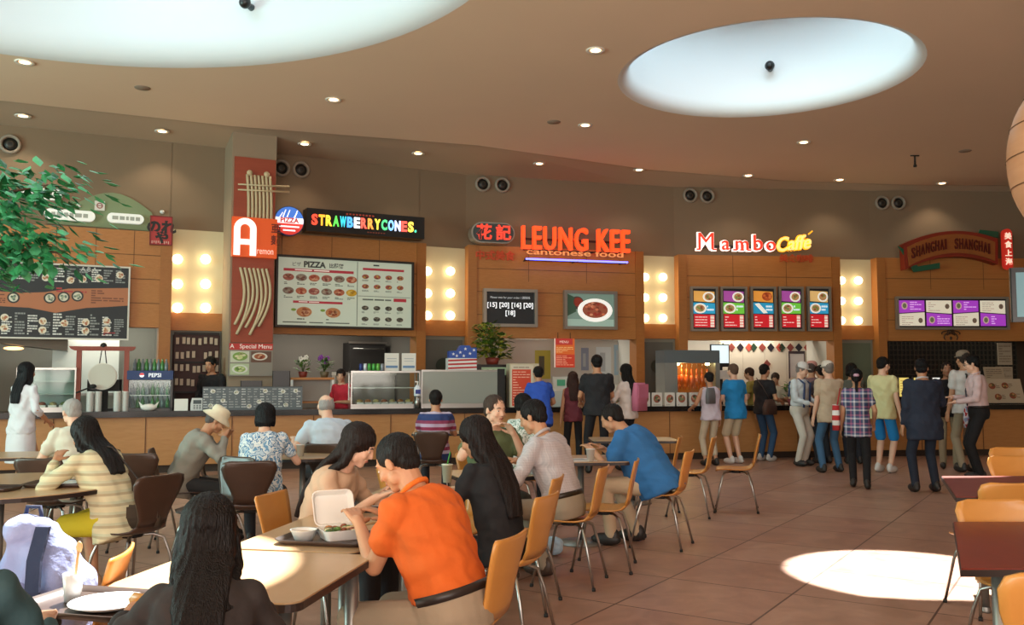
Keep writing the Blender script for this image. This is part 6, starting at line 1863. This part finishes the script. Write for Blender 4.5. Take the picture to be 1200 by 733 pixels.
stand_at('person with curly dark hair waiting behind the tan shirt', 1001, 15.3, -10, 1.68, '5A5A50', 'short', ('trousers', '22222A'), ('bob', '15110F'), vox=.014)
stand_at('person with a pink cap just behind the white shirt and straps', 953, 15.6, -30, 1.72, '7A5A5A', 'short', ('trousers', '2A2A30'), ('short', '5A4A44'), hat=('cap', 'C08A80'), vox=.014)

# ---- staff behind the counter
def staff(label, px, off, rot, h, top, **k):
    p, a = onc(px, off, 0); kw = q(vox=.013, face=True); kw.update(k)
    sl_ = kw.pop('sleeve', 'short'); hr = kw.pop('hair', ('short', '17120F'))
    return person(label, p.x, p.y, rot, h, False, (4, 10), kw.pop('head', (20, 0, 0)), kw.pop('lh', (-.14, .3, 1.05)), kw.pop('rh', (.14, .3, 1.05)), None, None, top, sl_, ('trousers', '1C1C20'), hr, kw.pop('skin', 'b'), kw.pop('wide', 1.0), **kw)
staff('clerk in a black top looking down behind the long grey menu panel', 248, .95, 170, 1.80, '17171A', sleeve='long', head=(14, 0, 0))
staff('staff member in a red T-shirt behind the glass pizza case', 402, .88, 150, 1.60, 'C0283A', hair=('pony', '1E1614'), head=(10, 30, 0), skin='a')
staff('staff member in an olive shirt behind the last queue', 886, 1.1, 60, 1.64, '8A7A34', hair=('short', '3A2418'), head=(14, 0, 0))
staff('staff member in a pale top handling food behind the bouquet', 912, .95, 150, 1.54, 'C8B49C', hair=('bun', '3A2A20'))
# ================================================================== things on tables, carried bags, accessories
def pw(i, v):
    """local point of person i -> world"""
    r_ = PE[i][0]
    return Matrix.Translation(r_.location) @ Matrix.Rotation(r_.rotation_euler[2], 4, 'Z') @ Vector(v)
def find(txt):
    for i, e in enumerate(PE):
        if txt in e[0]['label']: return i
M_tray = mat('3A2A22', .35, key='tray_brown'); M_foam = mat('E4E4E0', .6, key='white_foam')
def tray(label, x, y, rot, z=.75, w=.42, d=.30, m=M_tray):
    t = thing('food_tray', label, 'tray', (x, y, z), R(rot))
    mb = MB(); p0 = rrect(w * .9, d * .88, .05); p1 = rrect(w, d, .06); n = len(p0)
    mb.prism(p0, 0, .006, m)
    vs = [(a, b_, .0) for a, b_ in p0] + [(a, b_, .022) for a, b_ in p1] + [(a * .985, b_ * .98, .024) for a, b_ in p1] + [(a * .99, b_ * .99, .006) for a, b_ in p0]
    fs = []
    for L in range(3):
        for i in range(n): fs.append((L * n + i, L * n + (i + 1) % n, (L + 1) * n + (i + 1) % n, (L + 1) * n + i))
    mb.add(vs, fs, m, True); mb.build('tray_body', t)
    return t
p = at_z(388, 634, .75)
tray('dark brown tray in front of the orange polo man carrying an open white box', p.x, p.y, -12, w=.44, d=.32)
t = thing('takeout_box', 'open white foam takeout box on the dark tray before the orange polo', 'food box', (p.x + .04, p.y + .03, .757), R(28))
mb = MB()
def foam_half(mb, w, d, h, z0, M=None):
    a = rrect(w * .82, d * .82, .02, 3); b_ = rrect(w, d, .03, 3); n = len(a)
    vs = [(x, y, z0) for x, y in a] + [(x, y, z0 + h) for x, y in b_] + [(x * .95, y * .95, z0 + h) for x, y in b_] + [(x * .97, y * .97, z0 + .006) for x, y in a]
    fs = [tuple(range(n))[::-1], tuple(range(3 * n, 4 * n))]
    for L in range(3):
        for i in range(n): fs.append((L * n + i, L * n + (i + 1) % n, (L + 1) * n + (i + 1) % n, (L + 1) * n + i))
    mb.add(vs, fs, M_foam, False, M)
foam_half(mb, .20, .17, .045, 0); mb.build('lower_half', t)
mb = MB(); foam_half(mb, .20, .17, .035, 0, Matrix.Translation((0, .085, .045)) @ Matrix.Rotation(R(66), 4, 'X') @ Matrix.Translation((0, .085, -.035))); mb.build('lid', t)
mb = MB()
for i in range(26):
    mb.ell((random.uniform(-.075, .075), random.uniform(-.06, .06), .035 + random.uniform(0, .012)), (random.uniform(.012, .022), .014, .010), mat(random.choice(['5A7A34', '8A4A2A', 'C8B48A', '3E5A28', 'A86A3A']), .5), 8)
o = mb.build('noodles_and_greens', t); o['kind'] = 'stuff'
t = thing('foam_bowl', 'round white foam bowl at the tray edge beside the open box', 'bowl', (p.x - .12, p.y - .02, .757))
mb = MB(); mb.lathe([(.001, 0), (.04, 0), (.058, .045), (.062, .048), (.055, .045), (.038, .008), (.001, .008)], M_foam, 28); mb.build('bowl_body', t); mb = MB(); mb.lathe([(.001, .032), (.048, .034)], mat('B8A070', .2), 24); mb.build('soup', t)
for nm, (a, b_, c, d), lb in (('chopstick', (0, 0, 0, 0), ''),):
    t = thing('chopsticks', 'pair of wooden chopsticks resting on the open white box', 'chopsticks', (p.x + .12, p.y + .06, .80), R(25))
    for q_ in (-1, 1):
        mb = MB(); mb.cyl((-.10, q_ * .008, 0), (.12, q_ * .012, .02), .003, .004, mat('C8A878', .5), 8); mb.build('stick', t)
p = at_z(440, 598, .75); tray('dark tray between the beige top woman and the orange polo man', p.x, p.y + .1, -10, w=.36, d=.26)
t = thing('food_plate', 'plate of rice and meat in front of the beige top woman', 'plate', (p.x, p.y + .1, .757)); mb = MB(); mb.lathe([(.001, 0), (.06, 0), (.10, .015), (.10, .018), (.06, .006), (.001, .006)], M_foam, 28); mb.build('dish', t)
mb = MB()
for i in range(20): mb.ell((random.uniform(-.05, .05), random.uniform(-.05, .05), .018), (.016, .014, .010), mat(random.choice(['D8CDB8', '8A4A2A', '6A7A34']), .5), 8)
o = mb.build('rice_and_meat', t); o['kind'] = 'stuff'
p = at_z(74, 569, .75); tray('dark oval looking tray with white paper on the big round table', p.x, p.y, 5, w=.46, d=.32)
t = thing('paper_plate', 'white paper plate on the tray of the striped cardigan woman', 'plate', (p.x + .03, p.y, .757)); mb = MB(); mb.lathe([(.001, 0), (.07, 0), (.11, .014), (.11, .017), (.07, .005), (.001, .005)], M_foam, 28); mb.build('dish', t)
p = at_z(4, 575, .75); tray('dark tray at the frame edge of the big round table', p.x - .06, p.y, 0, w=.3, d=.24)
p = at_z(112, 712, .75); tray('brown tray with a white plate on the lower corner table', p.x, p.y, -14, w=.46, d=.34)
t = thing('paper_plate', 'white plate on the brown tray in the lower corner', 'plate', (p.x + .05, p.y - .02, .757)); mb = MB(); mb.lathe([(.001, 0), (.08, 0), (.12, .016), (.12, .019), (.08, .005), (.001, .005)], M_foam, 28); mb.build('dish', t)
t = thing('utensil_cup', 'clear cup holding a pale spoon on the brown tray', 'cup', (p.x - .10, p.y + .05, .757)); mb = MB(); mb.lathe([(.001, 0), (.025, 0), (.033, .09), (.031, .09), (.024, .004), (.001, .004)], mat('C8CCD0', .2), 18); mb.build('cup_body', t); mb = MB(); mb.cyl((0, 0, .01), (.015, 0, .16), .004, .005, mat('C8A070', .4)); mb.ell((.017, 0, .175), (.012, .005, .02), mat('C8A070', .4), 8); mb.build('spoon', t)
p = at_z(165, 722, .75)
t = thing('napkins', 'crumpled white napkins beside the dark haired woman in brown', 'napkins', (p.x + .03, p.y + .1, .752), R(20)); mb = MB()
for i in range(5):
    mb.ell((random.uniform(-.06, .06), random.uniform(-.04, .04), .012 + i * .004), (.06, .035, .014), M_paper, 9, rot=Matrix.Rotation(random.random() * 3, 3, 'Z'))
mesh_obj(remesh(mb, .006, 2, M_paper), 'paper', t)
t = thing('folded_jacket', 'pale grey blue jacket bundled on the lower corner table', 'jacket', (-1.50, 2.50, .755)); mb = MB(); mj = cloth('9AA2B0', .6)
for i in range(9): mb.ell((random.uniform(-.16, .16), random.uniform(-.07, .07), .03 + random.uniform(0, .02)), (.10, .06, .035), mj, 10, rot=Matrix.Rotation(random.random() * 3, 3, 'Z'))
mb.v = [(a, b_, max(c, 0.0)) for a, b_, c in mb.v]; mesh_obj(remesh(mb, .012, 3, mj), 'fabric', t)
# drinks
def drink(label, px, py, h=.13, c='D8D4CC', straw=None, off=(0, 0)):
    p = at_z(px, py, .75); t = thing('paper_cup', label, 'cup', (p.x + off[0], p.y + off[1], .752)); mb = MB(); mb.lathe([(.001, 0), (.028, 0), (.038, h), (.041, h), (.041, h + .006), (.001, h + .008)], mat(c, .4), 20); mb.build('cup_body', t)
    if straw: mb = MB(); mb.cyl((0, 0, h), (.02, 0, h + .09), .004, .004, mat(straw, .4), 8); mb.build('straw', t)
drink('paper cup with a green straw beside the black top woman', 524, 566, .12, 'C8CCB8', '3E9A3A')
drink('white paper cup in front of the blue T-shirt man', 692, 541, .10, 'D8D4CC')
drink('white paper cup near the purple striped shirt diner', 478, 531, .12, 'D8D4CC')
drink('paper cup in front of the pale blue shirt man', 352, 535, .10)
p = at_z(680, 540, .75); t = thing('newspaper', 'open white paper spread before the blue T-shirt man', 'paper', (p.x - .05, p.y, .752), R(15)); mb = MB(); mb.prism(rrect(.34, .26, .01, 2), 0, .004, M_paper); mb.box((-.12, -.08, .004), (.1, .08, .006), mat('A8A8A8', .6)); mb.build('sheet', t)
# bag on the floor
p = at_z(640, 655, 0); t = thing('shopping_bag', 'pale blue plastic bag on the floor under the checked shirt man', 'bag', (p.x, p.y + .1, 0), R(20)); mb = MB(); mp_ = cloth('B4CCDC', .5)
for i in range(8): mb.ell((random.uniform(-.12, .12), random.uniform(-.06, .06), .05 + random.uniform(0, .05)), (.08, .06, .06), mp_, 10)
mb.v = [(a, b_, max(c, 0.002)) for a, b_, c in mb.v]; mesh_obj(remesh(mb, .012, 3, mp_), 'bag_body', t)
# blue and white backpack
t = thing('backpack', 'blue and white backpack bulging in the sunlight on a chair', 'backpack', (-1.70, 3.36, .462), R(-6))
mw, mn, mbl = cloth('8E9CCC', .7, 14), cloth('1E2A4A', .5), cloth('1F56A8', .5)
mb = MB(); loft(mb, [(Vector((.0, 0, .0)), Vector((1, 0, 0)), Vector((0, 1, 0)), .17, .12), (Vector((.0, 0, .12)), Vector((1, 0, 0)), Vector((0, 1, 0)), .185, .13), (Vector((-.01, 0, .30)), Vector((1, 0, 0)), Vector((0, 1, 0)), .165, .12), (Vector((-.04, .0, .42)), Vector((1, 0, 0)), Vector((0, 1, 0)), .12, .09), (Vector((-.06, 0, .49)), Vector((1, 0, 0)), Vector((0, 1, 0)), .07, .05)], mw)
mb.ell((-.08, -.02, .47), (.09, .08, .06), mw, 14)
def rum(co, nn):
    x_, y_, z_ = co[:, 0], co[:, 1], co[:, 2]
    return co + nn * (.006 * np.sin(z_ * 38 + x_ * 30) + .005 * np.sin(x_ * 55 - z_ * 22 + y_ * 20))[:, None]
mesh_obj(remesh(mb, .009, 2, mw, rum), 'bag_body', t)
mb = MB(); loft(mb, [(Vector((-.06, -.10, .06)), Vector((1, 0, 0)), Vector((0, 1, 0)), .10, .08), (Vector((-.07, -.10, .24)), Vector((1, 0, 0)), Vector((0, 1, 0)), .09, .07)], mbl); mesh_obj(remesh(mb, .009, 2, mbl, rum), 'front_pocket', t)
mb = MB(); mb.ell((-.07, -.11, .27), (.10, .07, .035), mw, 12); mesh_obj(remesh(mb, .009, 2, mw, rum), 'pocket_flap', t)
for q_, x_ in ((0, -.15), (1, .06)):
    mb = MB(); pts = [(x_, -.165, .02), (x_ - .01, -.180, .15), (x_ - .02, -.170, .28), (x_ - .04, -.135, .38), (x_ - .05, -.075, .49)]
    vs = []; fs = []
    for a in pts: vs += [(a[0] - .026, a[1], a[2]), (a[0] + .026, a[1], a[2]), (a[0] + .026, a[1] + .014, a[2]), (a[0] - .026, a[1] + .014, a[2])]
    for i in range(4):
        for k in range(4): fs.append((i * 4 + k, i * 4 + (k + 1) % 4, i * 4 + 4 + (k + 1) % 4, i * 4 + 4 + k))
    fs += [(3, 2, 1, 0), (16, 17, 18, 19)]; mb.add(vs, fs, mn); st_ = mb.build('strap', t)
    mb = MB(); mb.box((x_ - .035, -.192, .17), (x_ + .02, -.17, .20), mat('15161A', .3)); mb.build('buckle', st_)
mb = MB(); mb.tube([(-.11, 0, .50), (-.10, 0, .55), (-.05, 0, .55), (-.04, 0, .50)], .008, mn, 8); mb.build('grab_loop', t)

# bags carried by people
def hang_bag(label, i, centre, size, col, strap=None, strapcol=None, rot=0, cat='bag', name='shoulder_bag', flap=True, m=None):
    w = pw(i, centre); r0 = PE[i][0].rotation_euler[2] + R(rot)
    t = thing(name, label, cat, (w.x, w.y, w.z - size[2] / 2), r0)
    m = m or cloth(col, .3); mb = MB(); a, b_, c = size
    loft(mb, [(Vector((0, 0, 0)), Vector((1, 0, 0)), Vector((0, 1, 0)), a / 2, b_ / 2), (Vector((0, 0, c * .5)), Vector((1, 0, 0)), Vector((0, 1, 0)), a / 2 * 1.03, b_ / 2), (Vector((0, 0, c)), Vector((1, 0, 0)), Vector((0, 1, 0)), a / 2 * .9, b_ / 2 * .5)], m, 20, 4)
    mb.build('bag_body', t)
    if flap: mb = MB(); mb.box((-a * .46, -b_ / 2 - .008, c * .45), (a * .46, -b_ / 2 + .004, c * .95), m); mb.build('flap', t)
    if strap:
        Mw = (Matrix.Translation((w.x, w.y, w.z - size[2] / 2)) @ Matrix.Rotation(r0, 4, 'Z')).inverted()
        mb = MB(); mb.tube([Mw @ pw(i, p_) for p_ in strap], .008, mat(strapcol or col, .6), 6); mb.build('strap', t)
    return t
i = find('striped cardigan')
c, r_, f_, d = PE[i][3](.46); c2, _, f2, _ = PE[i][3](.2)
hang_bag('small dark brown shoulder bag at the hip of the striped cardigan woman', i, (.05, -.20, .56), (.22, .08, .15), '3E3226', [(.12, -.22, .62), c2 - f2 * .165 + Vector((.10, 0, 0)), c - f_ * .135 + Vector((.03, 0, .0)), c + Vector((-.06, 0, .09))], '2A221C', -60, name='handbag')
i = find('plaid shirt'); hang_bag('red and white striped tote hanging beside the plaid shirt', i, (-.27, .02, .93), (.10, .26, .34), 'C8C4C0', [(-.25, .08, 1.1), (-.21, .02, 1.32), (-.25, -.06, 1.1)], 'B0282A', 0, name='tote_bag', flap=False, m=pattern_mat('stripe', ['B0282A', 'D8D4D0'], 7.5))
i = find('brown shoulder bag'); hang_bag('brown messenger bag on the black T-shirt customer by the last queue', i, (.20, -.08, .95), (.10, .32, .26), '4A3228', [(.2, -.08, 1.08), (.1, -.14, 1.3), (-.08, -.08, 1.45)], '3A2820', 0, name='messenger_bag', flap=False)
i = find('tall person in a white shirt with dark straps'); hang_bag('red and white carrier bag between the white shirt and the tie man', i, (-.10, -.22, .86), (.26, .10, .32), 'C8B8B8', [(-.16, -.22, 1.0), (-.1, -.20, 1.1), (-.04, -.22, 1.0)], 'A8242C', 0, name='carrier_bag', flap=False, m=pattern_mat('floral', ['A8242C', 'D0C8CC', '8A90B0', 'B83038'], 10))
i = find('lilac sleeveless'); hang_bag('grey sling bag on the back of the lilac top customer', i, (-.10, -.17, 1.16), (.20, .08, .26), '6A6A6C', [(-.14, -.15, 1.26), (-.13, -.08, 1.38)], '4A4A4C', 20, name='sling_bag', flap=False)
i = find('pink vest'); hang_bag('pink backpack on the white knit top customer', i, (.02, -.20, 1.16), (.30, .14, .44), 'C4708A', [(.10, -.13, 1.36), (.12, .02, 1.41), (.12, .1, 1.3)], '2A2024', 0, name='small_backpack')
# straps on the two white shirts
for txt, col in (('white shirt with navy straps', '2A3E66'), ('tall person in a white shirt with dark straps', '2A2624')):
    i = find(txt); r_, arms, hp, fr, s = PE[i]
    for q_ in (-1, 1):
        pts = []
        for t_, ff in ((.04, 1), (.20, 1), (.34, 1), (.44, 1), (.475, .2), (.44, -1), (.34, -1), (.2, -1)):
            c, rr, f_, d = fr(t_); pts.append(c + rr * q_ * .085 * s + f_ * ff * .142 * s + d * (.03 if ff == .2 else 0))
        mb = MB(); mb.tube(pts, .016, mat(col, .7), 6); mb.build('shoulder_strap', r_)
# tie and glasses
i = find('glasses in a pale pink'); r_, arms, hp, fr, s = PE[i]
mb = MB(); a = fr(.50); b_ = fr(.30); c = fr(.12); pa, pb, pc_ = a[0] + a[2] * .085, b_[0] + b_[2] * .155, c[0] + c[2] * .15
vs = []
for p_, w_ in ((pa, .018), (pa - Vector((0, -.01, .04)), .014), (pb, .034), (pc_, .04), (pc_ - Vector((0, 0, .04)), .002)): vs += [p_ + Vector((-w_, 0, 0)), p_ + Vector((w_, 0, 0)), p_ + Vector((w_, -.012, 0)), p_ + Vector((-w_, -.012, 0))]
fs = [(k * 4 + j, k * 4 + (j + 1) % 4, k * 4 + 4 + (j + 1) % 4, k * 4 + 4 + j) for k in range(4) for j in range(4)] + [(0, 3, 2, 1), (16, 17, 18, 19)]
mb.add(vs, fs, mat('1E2238', .5)); mb.build('tie', r_)
mb = MB(); gm = mat('1A1818', .3)
for q_ in (-1, 1):
    mb.tube([hp(q_ * .032 + .021 * math.cos(k * PI / 6), .094, .004 + .016 * math.sin(k * PI / 6)) for k in range(13)], .0022, gm, 5); mb.tube([hp(q_ * .053, .093, .006), hp(q_ * .08, .02, .006), hp(q_ * .082, -.01, .0)], .002, gm, 5)
mb.tube([hp(-.011, .095, .006), hp(.011, .095, .006)], .0022, gm, 5); mb.build('glasses', r_)
# hair tie of the plaid shirt customer
i = find('plaid shirt'); r_, arms, hp, fr, s = PE[i]
mb = MB(); mb.ell(hp(0, -.13, .02), (.04, .03, .025), mat('C8A0B4', .5), 10); mb.build('hair_tie', r_)

# screen hung from the ceiling at the frame edge
p = at_y(1205, 345, 9.0)
t = thing('hanging_screen', 'black framed screen hung from the ceiling, cut by the frame edge near the red tag', 'screen', (p.x, 9.0, p.z - .28), R(-20))
mb = MB(); mb.bbox((-.16, -.03, 0), (.75, .05, .55), M_black, .01); mb.build('screen_housing', t)
mb = MB(); mb.box((-.11, -.036, .05), (.70, -.03, .50), C('6A8A90', .5)); mb.build('screen_face', t)
mb = MB(); mb.cyl((.3, .01, .55), (.3, .01, CEIL - p.z + .28), .02, .02, M_blackm); mb.build('hanging_rod', t)
